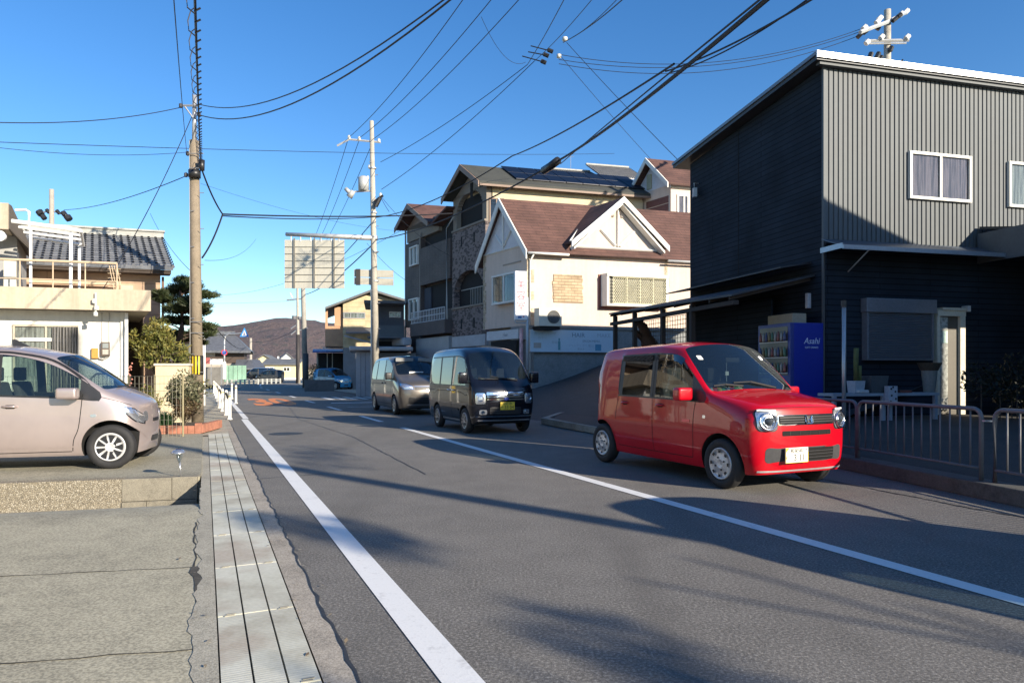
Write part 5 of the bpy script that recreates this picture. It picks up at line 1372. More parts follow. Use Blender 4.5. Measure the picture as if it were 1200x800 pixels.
# corrugated front: ribs as real folds
b = MB(); pitch = .112; prof = []; u = 0.0
while u < UW:
    prof += [(u, 0), (u+pitch*.70, 0), (u+pitch*.76, .02), (u+pitch*.94, .02)]; u += pitch
holes = None
pr = None
w1u = (f.u(1064), f.u(1136)); w2u = (f.u(1180), f.u(1180)+1.62)
for (a, v) in prof:
    cur = (b.bm.verts.new(f(a, v, .3)), b.bm.verts.new(f(a, v, ZT)))
    if pr: b.bm.faces.new((pr[0], cur[0], cur[1], pr[1]))
    pr = cur
b.build('cladding', clad, H)
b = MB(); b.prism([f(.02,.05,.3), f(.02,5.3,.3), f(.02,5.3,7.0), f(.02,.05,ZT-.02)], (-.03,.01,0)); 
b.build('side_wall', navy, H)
part('corner_trim', f, clad, H, (-.03, .03, -.012, .045, .3, ZT)); part('side_seam', f, dark, H, (-.016, -.012, f.v(866), f.v(866)+.02, .4, 7.1))
part('core', f, dark, H, (.06, UW, .12, 5.25, .3, 6.9))
wtrim = mat('roof_edge_pale', (.70,.71,.70), .4, .3, .05, 3); rfm = mat('roof_dark', (.05,.055,.06), .5, .3)
b = MB(); b.prism([f(-.30,-.16,ZT+.02), f(UW,-.16,ZT+.02), f(UW,5.75,6.98), f(-.30,5.75,6.98)], (0,0,.13)); ro = b.build('roof', rfm, H)
part('fascia', f, wtrim, ro, (-.32, UW, -.20, -.162, ZT+.055, ZT+.175)); part('fascia_shadow_gap', f, clad, ro, (-.2, UW, -.12,-.01, ZT-.04, ZT+.018))
b = MB(); b.prism([f(-.305,-.16,ZT+.10), f(-.305,5.75,7.06), f(-.305,5.75,7.13), f(-.305,-.16,ZT+.17)], (-.03,0,0)); b.build('verge_trim', mat('verge_grey', (.16,.18,.2), .4, .3), ro)
wf = mat('sash_cream', (.72,.70,.62), .45, 0, .04)
zb_, zt_ = f.z(233,2.0), f.z(177.5,2.0)
window(H, f, 'v', w1u[0], w1u[1], zb_, zt_, -.005, wf, winglass, .055, .06, (.5,), curtain=curt_p)
window(H, f, 'v', w2u[0], w2u[1], zb_-.02, zt_-.02, -.005, wf, winglass, .055, .06, (.5,), curtain=curt_w)
# lower storey cladding in the darker horizontal boards, slightly proud
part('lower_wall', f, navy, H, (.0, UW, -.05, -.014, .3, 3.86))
# awning over the lower storey
b = MB(); za = f.z(281,0); u0, u1 = -.12, 3.05
for k in range(34):
    a = u0+(u1+.9-u0)*k/34; c = a+(u1+.9-u0)/34
    b.prism([f(a,-.06,za), f(c,-.06,za+(.0)), f(c-.0,-.66,za-.24), f(a,-.66,za-.24)], (0,0,-.012-(.012 if k%2 else 0)))
b.build('awning', mat('awning_sheet', (.10,.13,.17), .35, .5, .15, 3), H)
part('awning_edge', f, mat('awning_trim', (.32,.36,.4), .35, .5), H, (u0-.02,u1+.9,-.69,-.662,za-.30,za-.22), (u0-.02,u0+.0,-.66,-.05,za-.28,za-.18))
b = MB(); b.tube([f(.5,-.62,za-.28), f(.5,-.06,za-.62)], .014, 5); b.build('awning_bracket', steel, H)
zc = 4.22
b = MB(); b.prism([f(3.75,-.06,zc+.1), f(UW,-.06,zc+.1), f(UW,-3.4,zc-.55), f(3.75,-3.4,zc-.55)], (0,0,.06)); b.build('canopy', rfm, H)
part('canopy_edge', f, mat('awning_trim2', (.10,.12,.14), .4, .3), H, (3.70, 3.745, -3.4, -.06, zc-.62, zc+.0))
# shutter, door, lamps
us0, us1 = f.u(1016,-.2), f.u(1094,-.2); z0_, z1_ = f.z(420,us0,-.2), f.z(349,us0,-.2)
sh = part('roller_shutter', f, mat('shutter_box', (.20,.22,.25), .4, .4), H, (us0-.03, us1+.05, -.24, -.06, z1_-.28, z1_), bevel=.01)
b = MB(); n = 26
for k in range(n):
    z = z0_+(z1_-.28-z0_)*k/n; h_ = (z1_-.28-z0_)/n; b.prism([f(us0+.04,-.17,z), f(us0+.04,-.19,z+h_*.3), f(us0+.04,-.19,z+h_*.75), f(us0+.04,-.17,z+h_)], tuple(f.e1*(us1-us0-.08)))
b.build('slats', mat('shutter_slat', (.155,.175,.205), .4, .35, .08, 4), sh)
part('guides', f, mat('shutter_box', (.20,.22,.25)), sh, (us0,us0+.038,-.21,-.06,z0_,z1_-.281),(us1-.038,us1,-.21,-.06,z0_,z1_-.281),(us0,us1,-.2,-.06,z0_-.03,z0_-.002))
ud0, ud1 = f.u(1098,-.15), f.u(1131,-.15); zd1 = f.z(362,ud0,-.15)
dr = part('door_frame', f, mat('door_cream', (.62,.58,.46), .6), H, (ud0, ud0+.07, -.16, -.052, .45, zd1-.14), (ud1-.13, ud1, -.16,-.052,.45, zd1-.14), (ud0, ud1, -.17,-.052, zd1-.138, zd1-.02), (ud0+.1, ud1-.02, -.2,-.052, zd1-.018, zd1+.03))
part('door', f, mat('door_dark', (.10,.09,.07), .5), dr, (ud0+.15, ud1-.135, -.10,-.054,.45,zd1-.141)); part('door_glass', f, mat('patterned_glass', (.35,.36,.33), .2, 0, .6, 14), dr, (ud0+.072, ud0+.30, -.125,-.101,.55,zd1-.16))
part('notice', f, mat('notice_green', (.55,.72,.62), .6), dr, (ud0+.16, ud0+.28, -.14,-.127,f.z(402,ud0),f.z(388,ud0)))
part('wall_lamp', f, mat('lamp_grey', (.5,.5,.48), .4), H, (f.u(1134,-.2)-.0, f.u(1138,-.2), -.2,-.052, f.z(366,ud1), f.z(359,ud1)), bevel=.01)
# electricity bracket at the far corner and a small wall box
part('wall_fixture', f, mat('fixture_pale', (.5,.52,.55), .5), H, (-.10,-.02, f.v(946,-.05), f.v(953,-.05)+.1, f.z(359,0), f.z(341,0)), bevel=.006)
b = MB(); v = f.v(815,-.1); b.tube([f(-.02,v,6.35), f(-.14,v,6.35), f(-.14,v,6.05), f(-.02,v,6.05)], .015, 5); b.box(tuple(f(-.12,v,6.1)-Vector((.05,.05,.12))), tuple(f(-.12,v,6.1)+Vector((.05,.05,.12)))); b.build('service_bracket', steel, H)

# lean-to canopy along the side wall
Ln = f.root('lean_to', 'low dark lean-to roof on posts along the navy side wall, over the drinks machine', 'canopy')
v0, v1 = .25, 6.5
zi0, zi1, zo0, zo1 = 3.25, 3.30, 2.80, 2.95
def lz(u, v): k = -u/1.9; a = zi0+(zi1-zi0)*(v-v0)/(v1-v0); c = zo0+(zo1-zo0)*(v-v0)/(v1-v0); return a+(c-a)*k
b = MB(); b.prism([f(-.03,v0,zi0), f(-1.9,v0,zo0), f(-1.9,v1,zo1), f(-.03,v1,zi1)], (0,0,.04)); b.build('roof_sheet', mat('lean_roof', (.035,.04,.048), .6), Ln)
b = MB()
for k in range(9):
    v = v0+.1+(v1-v0-.2)*k/8; b.prism([f(-.05,v,lz(-.05,v)-.07), f(-1.88,v,lz(-1.88,v)-.07), f(-1.88,v+.05,lz(-1.88,v)-.07), f(-.05,v+.05,lz(-.05,v)-.07)], (0,0,.068))
b.build('rafters', mat('lean_timber', (.045,.035,.028), .9), Ln)
for v in (1.9, 3.3, 4.9, 6.2): part('post', f, mat('lean_timber', (.045,.035,.028), .9), Ln, (-1.86,-1.76, v, v+.1, .3, lz(-1.8,v)-.07))
part('eave_beam', f, mat('lean_timber', (.045,.035,.028)), Ln, (-1.87,-1.75, v0, v1, zo0-.16, zo0-.075))
# upper short roof
b = MB(); b.prism([f(-.03,.35,3.52), f(-.75,.35,3.40), f(-.75,5.3,3.42), f(-.03,5.3,3.54)], (0,0,.03)); b.build('upper_roof_sheet', mat('lean_roof', (.035,.04,.048)), Ln)
# lattice and clutter below
La = f.root('lattice_screen', 'wire lattice panel under the far end of the lean-to roof', 'screen')
b = MB(); va, vb = 3.6, 6.2
for k in range(20): v = va+(vb-va)*k/19; b.tube([f(-1.0,v,1.3), f(-1.0,v,2.75)], .007, 4, caps=False)
for k in range(14): z = 1.3+1.45*k/13; b.tube([f(-1.0,va,z), f(-1.0,vb,z)], .007, 4, caps=False)
b.build('wires', mat('lattice_grey', (.2,.18,.15), .7), La)
part('frame', f, mat('lean_timber', (.045,.035,.028)), La, (-1.03,-.97,va-.06,va,.9,2.8),(-1.03,-.97,vb,vb+.06,.9,2.8),(-1.03,-.97,va,vb,1.22,1.28))
# driftwood
rng = random.Random(9); q0 = dp(762,436,18.6); q0.z = 1.25
b = MB(); P = [Vector((.35,0,.0)),Vector((.3,0,.35)),Vector((.1,0,.7)),Vector((-.1,.05,1.0)),Vector((-.2,0,1.3)),Vector((-.35,0,1.45))]
b.tube(P, .30, 8, .07); b.tube([Vector((.1,0,.6)),Vector((.4,.1,.75)),Vector((.75,0,.72))], .12, 6, .05); b.tube([Vector((-.1,0,.9)),Vector((-.38,0,1.15)),Vector((-.5,0,1.2))], .07, 6, .03); b.tube([Vector((.4,0,.1)),Vector((.8,.1,.3))], .2, 6, .1)
bmesh.ops.subdivide_edges(b.bm, edges=list(b.bm.edges), cuts=2)
for v in b.bm.verts: v.co += Vector((rng.uniform(-.03,.03),)*3)
o = b.build('driftwood', mat('driftwood', (.10,.055,.035), .9, 0, .3, 5, .5, 20), smooth=True); o.location = q0; tag(o, 'twisted brown driftwood trunk under the far end of the lean-to roof', 'driftwood')
# shelf clutter beneath, behind the red car
sg = f.root('workbench', 'cluttered dark workbench under the lean-to roof beyond the drinks machine', 'bench')
part('top', f, mat('bench_wood', (.07,.05,.035), .8), sg, (-1.5,-.6,2.4,6.9,1.5,1.56)); part('legs', f, mat('bench_wood', (.07,.05,.035)), sg, (-1.45,-1.38,2.5,2.6,.4,1.499),(-1.45,-1.38,6.7,6.8,.4,1.499)); part('shutter_behind', f, navy, sg, (-.3,-.25,1.3,5.0,.4,2.9))
rng = random.Random(14)
for k in range(9):
    v = 2.6+k*.46; h_ = rng.uniform(.1,.35); col = [(.3,.12,.10),(.12,.12,.13),(.35,.33,.3),(.25,.16,.08)][k%4]
    o = MB(); sbox(o, f, -1.4, -1.1, v, v+rng.uniform(.15,.3), 1.562, 1.562+h_); o = o.build('bench_box', mat('bench_box_%d'%(k%4), col, .8), None, bevel=.01); o.location = (f.o.x, f.o.y, 0)
    tag(o, 'small box among the clutter on the dark workbench under the lean-to roof', 'box', 'boxes on the workbench')

# drinks machine
V = f.root('vending_machine', 'royal blue drinks vending machine under the lean-to roof, behind the red car', 'vending machine')
blue = mat('vending_blue', (.012,.03,.30), .35, 0, .04, 1.0)
bz, tz = .46, 2.29
part('cabinet', f, blue, V, (-.70, -.02, .0, 1.05, bz, tz), bevel=.012)
part('front_door', f, mat('vending_door', (.03,.05,.22), .4), V, (-.78, -.702, .0, 1.05, bz+.06, tz), bevel=.008)
disp = part('display_window', f, mat('vend_display', (.08,.075,.07), .3), V, (-.786,-.781,.07,.98,bz+.80,tz-.07))
vcols = [(.22,.06,.05),(.3,.28,.24),(.06,.14,.08),(.2,.14,.05),(.05,.06,.14),(.28,.27,.25)]
for r_ in range(3):
    zz = bz+.86+r_*.31; part('display_shelf', f, mat('shelf_white', (.55,.55,.52), .5), disp, (-.80,-.787,.07,.98,zz-.03,zz-.008))
    for k in range(9):
        b = MB(); b.lathe([(.026,0),(.03,.02),(.03,.12),(.012,.16),(.012,.19)], 10, Matrix.Translation(f(-.82,.12+k*.098,zz))); b.build('sample_bottle', mat('bottle_%d'%((k+r_*2)%6), vcols[(k+r_*2)%6], .3), disp, smooth=True)
part('button_panel', f, mat('panel_grey', (.35,.36,.38), .4), V, (-.79,-.781,.62,.95,bz+.45,bz+.74)); part('dispensing_slot', f, black_pl, V, (-.79,-.781,.15,.80,bz+.14,bz+.34)); part('coin_return', f, steel, V, (-.80,-.781,.86,.93,bz+.3,bz+.38))
Ms = Matrix.Translation(f(-.35,-.006,tz-.38))@Matrix.Rotation(f.a1,4,'Z')@FACE
vt = mat('vending_lettering', (.62,.70,.85), .5)
text('lettering', 'Asahi', .17, vt, V, Matrix.Translation(f(-.30,-.006,tz-.36))@Matrix.Rotation(f.a1,4,'Z')@FACE, .002, .95, .25)
text('lettering', 'SOFT DRINKS', .052, vt, V, Matrix.Translation(f(-.30,-.006,tz-.485))@Matrix.Rotation(f.a1,4,'Z')@FACE, .002, .95)
o = MB(); sbox(o, f, -.62, -.30, .15, .95, tz+.005, tz+.20); o = o.build('cardboard_box', mat('card', (.32,.28,.2), .8), None, bevel=.01); o.location = (f.o.x,f.o.y,0); tag(o, 'cardboard box lying on top of the blue drinks machine', 'box')

# things in front of the wall
def own(name, label, cat, m, *boxes, bevel=.005, group=None):
    b = MB()
    for q in boxes: sbox(b, f, *q)
    o = b.build(name, m, None, bevel=bevel); o.location = (f.o.x, f.o.y, 0); tag(o, label, cat, group); return o
yz_ = .36
tw = mat('bench_paint', (.30,.34,.38), .6, 0, .12, 6)
T1 = f.root('bench_table', 'pale low bench table in front of the dark wall, left one, under the white planter', 'table')
v0 = -1.15; ua, ub, uc = f.u(976,v0), f.u(1040,v0), f.u(1101,v0); zt = f.z(461,ua,v0)
part('top', f, tw, T1, (ua, ub-.03, v0, v0+.4, zt-.05, zt)); part('legs', f, tw, T1, (ua+.02,ua+.08,v0,v0+.06,.2,zt-.051),(ub-.1,ub-.04,v0,v0+.06,.2,zt-.051))
T2 = f.root('bench_table', 'pale low bench table in front of the dark wall, right one, below the roller shutter', 'table')
part('top', f, tw, T2, (ub+.03, uc, v0, v0+.4, zt-.05, zt)); part('legs', f, tw, T2, (ub+.05,ub+.11,v0,v0+.06,.2,zt-.051),(uc-.1,uc-.04,v0,v0+.06,.2,zt-.051))
Pp = f.w(f.u(989,-1.4),-1.4,0); pp = empty('steel_post', Pp, 0, 'slim pale metal post with a dark top in front of the dark wall', 'post')
b = MB(); b.tube([(0,0,.2),(0,0,f.z(362,1,-1.4))], .035, 10); b.build('post', mat('post_pale', (.42,.42,.42), .35, .5, .08, 3, streak=.3), pp, smooth=True)
b = MB(); b.tube([(0,0,f.z(362,1,-1.4)),(0,0,f.z(355,1,-1.4))], .05, 10); b.build('cap', black_pl, pp)
def potf(name, label, px, w, py0, py1, v, m, cat='planter', seg=4, taper=.85):
    u = f.u(px, v); z0 = zt+.002 if py0 is None else f.z(py0,u,v); z1 = f.z(py1,u,v); r = w/2*1.3 if seg == 4 else w/2
    b = MB(); b.lathe([(r*taper,z0),(r,z1),(r*.9,z1),(r*.88,z1-.03)], seg, Matrix.Rotation(f.a1+math.pi/4,4,'Z')); o = b.build(name, m); o.location = f.w(u,v,0); tag(o, label, cat); return f.w(u,v,z1)
top = potf('planter', 'white square planter holding a columnar cactus on the left bench table', 1003, .24, None, 446, v0+.2, mat('planter_white', (.36,.40,.44), .6))
b = MB(); b.tube([(0,0,0),(.0,0,.35),(.01,0,.62)], .045, 9); b.tube([(.07,0,0),(.07,0,.3)], .035, 8)
o = b.build('cactus', mat('cactus', (.10,.11,.035), .8, 0, .25, 10, .5, 40), smooth=True); o.location = top-Vector((0,0,.02)); tag(o, 'tall thin ochre-green columnar cactus in the white planter', 'plant')
potf('planter', 'dark grey rectangular planter between the cactus and the spotted box', 1022, .42, None, 440, v0+.22, mat('planter_grey', (.07,.08,.085), .7))
potf('planter', 'tall grey urn on the right end of the bench tables below the shutter', 1089, .28, None, 434, v0+.2, mat('urn_grey', (.20,.20,.18), .8), 'urn', 14, .7)
potf('flower_bowl', 'broad dark brown bowl on top of the grey urn', 1089, .42, 434, 425, v0+.2, mat('bowl_brown', (.06,.045,.03), .8), 'bowl', 16, .7)
bw = f.u(1043,v0-.05); own_ = own('spotted_box', 'white box with black spots standing between the two bench tables', 'box', mat('box_white', (.42,.45,.5), .6), (bw-.09,bw+.10,v0-.12,v0-.01,zt-.22,zt+.13))
b = MB(); 
for (du,dz) in ((-.04,.08),(.05,.03),(-.03,-.04),(.06,-.10),(-.05,-.15),(.0,.11)): b.lathe([(.02,0),(.02,.003)], 10, Matrix.Translation(f(bw+du,v0-.121,zt+dz))@Matrix.Rotation(f.a1,4,'Z')@rot('X',90))
b.build('spots', black_pl, own_)
own('folded_cloth', 'crumpled pale cloth on the left bench table', 'cloth', mat('cloth_pale', (.4,.42,.42), .9), (f.u(1008,v0), f.u(1020,v0), v0+.02, v0+.2, zt+.002, zt+.06), bevel=.02)
own('wooden_tray', 'flat reddish tray on the right bench table', 'tray', mat('tray_red', (.14,.05,.04), .7), (f.u(1056,v0), f.u(1070,v0), v0+.02, v0+.2, zt+.002, zt+.05))
rng = random.Random(6)
for k,(px,py) in enumerate(((1150,452),(1172,455),(1192,440),(1186,468))):
    P = dp(px, py, 12.3+k*.3); b = MB(); leaf_cloud(b, (0,0,.1), (.35,.3,.35), 260, .09, rng, .1); zz = P.z; b2 = MB(); b2.tube([(0,0,-zz+.32),(0,0,.1)], .012, 5)
    T_ = empty('potted_shrub', P, 0, ['dark shrub in the shade behind the railings, left of the group','low dark shrub in the shade behind the railings, second of the group','tallest dark shrub in the shade behind the railings','lowest dark shrub in the shade behind the railings at the picture edge'][k], 'shrub', 'shaded shrubs behind the railings')
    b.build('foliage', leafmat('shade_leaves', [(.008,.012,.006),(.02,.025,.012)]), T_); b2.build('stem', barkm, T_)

# railings on the kerb
def railing(p0, p1, h0, h1, label):
    Rl = empty('railing', p0, 0, label, 'railing', 'grey iron railings along the right kerb'); d = p1-p0; L = d.length
    m_ = mat('railing_grey', (.13,.135,.145), .5, 0, .12, 8)
    r_ = .10; b = MB()
    def P(k, z): return d*k+Vector((0,0,z))
    k_ = r_/L; arc0 = [P(0,h0)]+[P(k_*(1-math.cos(a)), h1-r_+r_*math.sin(a)) for a in [math.pi/2*i/6 for i in range(7)]]
    arc1 = [P(1-k_*(1-math.cos(a)), h1-r_+r_*math.sin(a)) for a in [math.pi/2*i/6 for i in range(6,-1,-1)]]+[P(1,h0)]
    b.tube(arc0+arc1, .023, 8); b.build('frame', m_, Rl, smooth=True)
    b = MB(); b.tube([P(0,h0+.13), P(1,h0+.13)], .016, 6); b.build('bottom_rail', m_, Rl, smooth=True)
    n = max(2, int(round(L/.14)))
    for i in range(1, n): b = MB(); b.tube([P(i/n,h0+.13), P(i/n,h1-.01)], .010, 6); b.build('bar', m_, Rl, smooth=True)
fo = kn*.14
def onk(px): # point on fence line at pixel
    k = (px-600)/F; a = kA+fo; x, y = a.x, a.y; t_ = (k*y-x)/(kd.x-k*kd.y); q = a+kd*t_; q.z = 0; return q
pL = onk(1006); pR = onk(1150)
railing(pR, pL, .17, .93, 'long grey iron railing on the kerb behind the red car bonnet')
qa = onk(1166); qb = qa-kd*3.0; railing(qa, qb, .17, .93, 'grey iron railing at the right edge of the picture')
railing(onk(1004), onk(950), .17, .93, 'short grey iron railing hidden partly by the red car')
o = MB(); q = onk(1158); o.box((q.x-.05,q.y-.02,.80),(q.x+.05,q.y+.02,.815)); o = o.build('railing_coupler', steel); tag(o, 'small steel bar joining the two iron railings', 'bracket')

# ------------------------------------------------------------------ salon
f = Fr(.6, 27.0, 16.3, 123); H = f.root('house', 'pale pink rendered hair salon with brown gabled roofs behind the black van', 'house')
pinkw = mat('pink_render', (.64,.52,.43), .85, 0, .05, .7, .2, 60, streak=.22); greyw = concrete('old_base_concrete', (.24,.25,.245), .35, scale=1.2)
shing = bricks('brown_shingles', (.125,.062,.048), (.105,.052,.042), (.05,.027,.022), .9, .14, 'sz', .85, .01, .5)
whitetrim = mat('white_trim', (.76,.74,.68), .6, 0, .05, 4)
UL = 12.5; VD = 3.36
zfl = f.z(381,0); ze = f.z(286.5,0)
za = f.z(235, 0, 1.74)
part('wall', f, pinkw, H, (0, UL, 0, VD, zfl, ze+.05))
part('base_wall', f, greyw, H, (.25, UL, -.05, VD, .2, zfl-.004), (0, .25, -.05, 1.2, zfl-.55, zfl-.004))
part('ledge', f, greyw, H, (-.05, UL, -.12, -.0, zfl-.12, zfl-.0))
part('shop_door_void', f, dark, H, (-.012, -.0, .75, 2.75, .2, zfl-.55))
part('pillar_striped', f, mat('stripe_pole', (.6,.35,.4), .5, 0, .5, 6), H, (-.06,-.0,.30,.45,.5,zfl-.1))
# left gable
mid = f.v(590); 
b = MB(); b.prism([f(.01,-.0,ze+.05), f(.01,VD,ze+.05), f(.01,mid,za-.12)], tuple(f.e1*.1)); b.build('gable_wall', mat('pale_gable', (.62,.62,.64), .8), H)
def rake(parent, P0, P1, w, t_, m): # board along a sloping edge
    b = MB(); b.prism([P0, P1, P1-Vector((0,0,w)), P0-Vector((0,0,w))], t_); return b.build('rake_board', m, parent)
ov = -.16
zz = lambda v: za-(abs(v-mid))/(mid)*(za-ze) if v < mid else za-(v-mid)/(VD-mid)*(za-ze)
# main ridge parallel to the long wall
RB = MB()
vf, vb = -.30, VD+.35
RB.prism([f(ov,vf,zz(vf)), f(ov,mid,za), f(UL,mid,za), f(UL,vf,zz(vf))], (0,0,.07)); RB.prism([f(ov,vb,zz(vb)), f(UL,vb,zz(vb)), f(UL,mid,za), f(ov,mid,za)], (0,0,.07))
# cross gable on the long wall
ug0, ug1, uga = f.u(667,-.3), f.u(781,-.3), f.u(728,-.3); zga = f.z(234.5, uga, -.3); zg0 = ze-.02
zg0 = f.z(286, ug0, -.3); zg1 = f.z(292, ug1, -.3)
RB.prism([f(ug0,-.42,zg0), f(uga,-.42,zga), f(uga,mid+.4,zga), f(ug0,mid+.2,zg0)], (0,0,.09)); RB.prism([f(uga,-.42,zga), f(ug1,-.42,zg1), f(ug1,mid+.2,zg1), f(uga,mid+.4,zga)], (0,0,.09))
ro = RB.build('roof', shing, H)
b = MB(); i0, i1 = ug0+.16, ug1-.16; b.prism([f(i0,-.06,ze-.02), f(i1,-.06,ze-.02), f(uga,-.06,zga-.22)], tuple(f.e2*.3)); b.build('cross_gable_wall', pinkw, H)
for (pa, pb) in (((ug0,zg0),(uga,zga)), ((uga,zga),(ug1,zg1))):
    rake(ro, f(pa[0],-.44,pa[1]+.11), f(pb[0],-.44,pb[1]+.11), .24, tuple(f.e2*-.05), whitetrim)
    rake(ro, f(pa[0]*.93+uga*.07,-.40,pa[1]-.10), f(pb[0]*.93+uga*.07,-.40,pb[1]-.10), .10, tuple(f.e2*.30), whitetrim)
b = MB()
def bar2(a, c, w=.06): b.tube([f(a[0],-.09,a[1]), f(c[0],-.09,c[1])], w, 4)
bar2((uga,zga-.35),(uga,ze+.1)); bar2((uga-.75,ze+.75),(uga-.1,ze+.12)); bar2((uga+.75,ze+.75),(uga+.1,ze+.12)); bar2((i0+.1,ze+.02),(i1-.1,ze+.02),.05); b.build('timber_trim', whitetrim, H)
b = MB()
for s_ in (-.2,.2): b.lathe([(.05,0),(.05,.03)], 12, Matrix.Translation(f(uga+s_,-.08,zga-.62))@rot('X',90))
b.build('gable_vent', mat('vent_grey', (.3,.27,.24), .7), H)
# left gable trim
for (va, vb_) in ((vf, mid), (mid, vb)):
    rake(ro, f(ov-.02,va,zz(va)+.09), f(ov-.02,vb_,zz(vb_)+.09), .34, tuple(f.e1*-.05), whitetrim)
b = MB(); b.tube([f(-.02,mid,za-.5), f(-.02,mid,ze+.1)], .05, 4); b.tube([f(-.02,mid-.6,ze+.75), f(-.02,mid-.05,ze+.2)], .045, 4); b.tube([f(-.02,mid+.6,ze+.75), f(-.02,mid+.05,ze+.2)], .045, 4); b.tube([f(-.02,.05,ze+.03), f(-.02,VD-.05,ze+.03)], .04, 4); b.build('timber_trim', whitetrim, H)
# valleys flashing
b = MB(); b.tube([f(ug0-.0,-.36,zg0+.12), f(f.u(692,mid-.1),mid-.1,f.z(247,3,mid))], .04, 5); b.build('valley_flashing', whitetrim, ro)
# gutters
b = MB(); b.tube([f(ov,vf-.04,zz(vf)-.02), f(ug0-.03,vf-.04,zz(vf)-.02)], .05, 8); b.tube([f(ug1+.05,vf-.04,zz(vf)-.06), f(UL,vf-.04,zz(vf)-.06)], .05, 8)
b.build('gutter', whitetrim, ro, smooth=True)
b = MB(); b.tube([f(.10,vf,zz(vf)-.05), f(.08,-.06,zz(vf)-.3), f(.08,-.06,.9)], .035, 8); b.build('downpipe', whitetrim, H, smooth=True)
# quoins
qst = cells('quoin_stone', [(.0,(.36,.28,.19)),(.5,(.50,.40,.27)),(1.0,(.58,.5,.38))], 7, mortar=(.3,.25,.18), squash=(1,1,1.6))
b = MB(); rng = random.Random(3); z = zfl
while z < ze-.1:
    h_ = .17; wdt = rng.choice((.18,.34)); sbox(b, f, -.02, wdt*.8, -.02, .0, z, z+h_-.01); sbox(b, f, f.u(779), f.u(779)+wdt*.6, -.02, 0, z, z+h_-.01); z += h_
z = zfl
while z < ze-.1: b2w = rng.choice((.1,.2)); sbox(b, f, -.02, 0, VD-b2w, VD+.02, z, z+.16); z += .17
b.build('quoins', qst, H)
# stone panel
b = MB(); ua, ub = f.u(648), f.u(682); z0, z1 = f.z(354,1), f.z(321,1); rows = 8
for r_ in range(rows):
    j1_, j2_ = rng.uniform(-.04,.04), rng.uniform(-.04,.04); sbox(b, f, ua+j1_, ub+j2_, -.035, -.001, z0+(z1-z0)*r_/rows, z0+(z1-z0)*(r_+1)/rows-.004)
b.build('stone_panel', bricks('stone_cladding', (.52,.40,.26), (.42,.31,.19), (.28,.2,.13), .35, .115, 'sz', .85, .012, .7), H)
# bay window with lattice
ua, ub = f.u(711,-.4), f.u(783,-.4); z0, z1 = f.z(356.5,2.5,-.4), f.z(319,2.5,-.4)
B_ = part('bay_window', f, whitetrim, H, (ua, ub, -.42, -.0, z0-.03, z0+.05), (ua, ub, -.45, -.0, z1-.12, z1), (ua, ua+.09, -.42, 0, z0+.051, z1-.121), (ub-.09, ub, -.42, 0, z0+.051, z1-.121), bevel=.006)
part('bay_glass', f, mat('bay_inside', (.20,.19,.15), .3), B_, (ua+.10, ub-.10, -.30,-.28, z0+.06,z1-.13))
b = MB(); za_, zb_ = z0+.07, z1-.14; nL = 26; h_ = zb_-za_; x0, x1 = ua+.3, ub-.1
for k in range(nL+1):
    x = x0+(x1-x0)*k/nL
    amp = (x1-x0)/nL*.5; P = []; Q = []
    for j in range(9):
        zz_ = za_+h_*j/8; P.append(f(x+(amp if j%2 else -amp)*.95,-.40,zz_)); Q.append(f(x-(amp if j%2 else -amp)*.95,-.395,zz_))
    b.tube(P, .013, 4, caps=False); b.tube(Q, .013, 4, caps=False)
for zz_ in (za_, zb_): b.tube([f(x0,-.40,zz_), f(x1,-.40,zz_)], .02, 4)
for k in range(5): x = x0+(x1-x0)*k/4; b.tube([f(x,-.40,za_), f(x,-.40,zb_)], .02, 4)
b.build('lattice', mat('lattice_cream', (.66,.62,.44), .5), B_)
part('bay_cast_shadow', f, mat('shadow_russet', (.28,.10,.07), .7), B_, (ua-.09, ub-.0, -.05, -.002, z0-.14, z0-.035), (ua-.09, ua-.004, -.05,-.002,z0-.034,z1-.02))  # russet strips paint the bay's cast shadow, left and below
# left face bay window
v0_, v1_ = f.v(605,-.25), f.v(577,-.25); z0, z1 = f.z(354,-.25,1.2), f.z(321,-.25,1.2)
lw = MB(); sbox(lw, f, -.30, 0, v0_, v1_, z0-.05, z0+.03); sbox(lw, f, -.30, 0, v0_, v1_, z1-.06, z1+.02)
for v in (v0_, (v0_*.5+v1_*.5)-.03, v1_-.06): sbox(lw, f, -.28, -.0, v, v+.06, z0+.031, z1-.061)
lw = lw.build('bay_window', whitetrim, H); part('pane', f, winglass, lw, (-.255,-.25, v0_+.06, v1_-.06, z0+.04, z1-.07)); part('curtain', f, curt_g, lw, (-.15,-.13, v0_+.06, v1_-.06, z0+.04, z1-.07))
part('wall_rail', f, mat('rail_brown', (.3,.25,.2), .6), H, (-.03,-.0, f.v(611), f.v(590), ze-.62, ze-.57))
# fascia signs on the ground floor
sg = part('shop_board', f, mat('board_grey_white', (.55,.58,.60), .6), H, (-.06,-.001, .55, 3.0, zfl-.50, zfl-.12))
text('lettering', 'Hair', .22, mat('board_letter', (.30,.33,.36), .6), sg, Matrix.Translation(f(-.065,1.5,zfl-.31))@Matrix.Rotation(f.a2-math.pi,4,'Z')@FACE, .002)
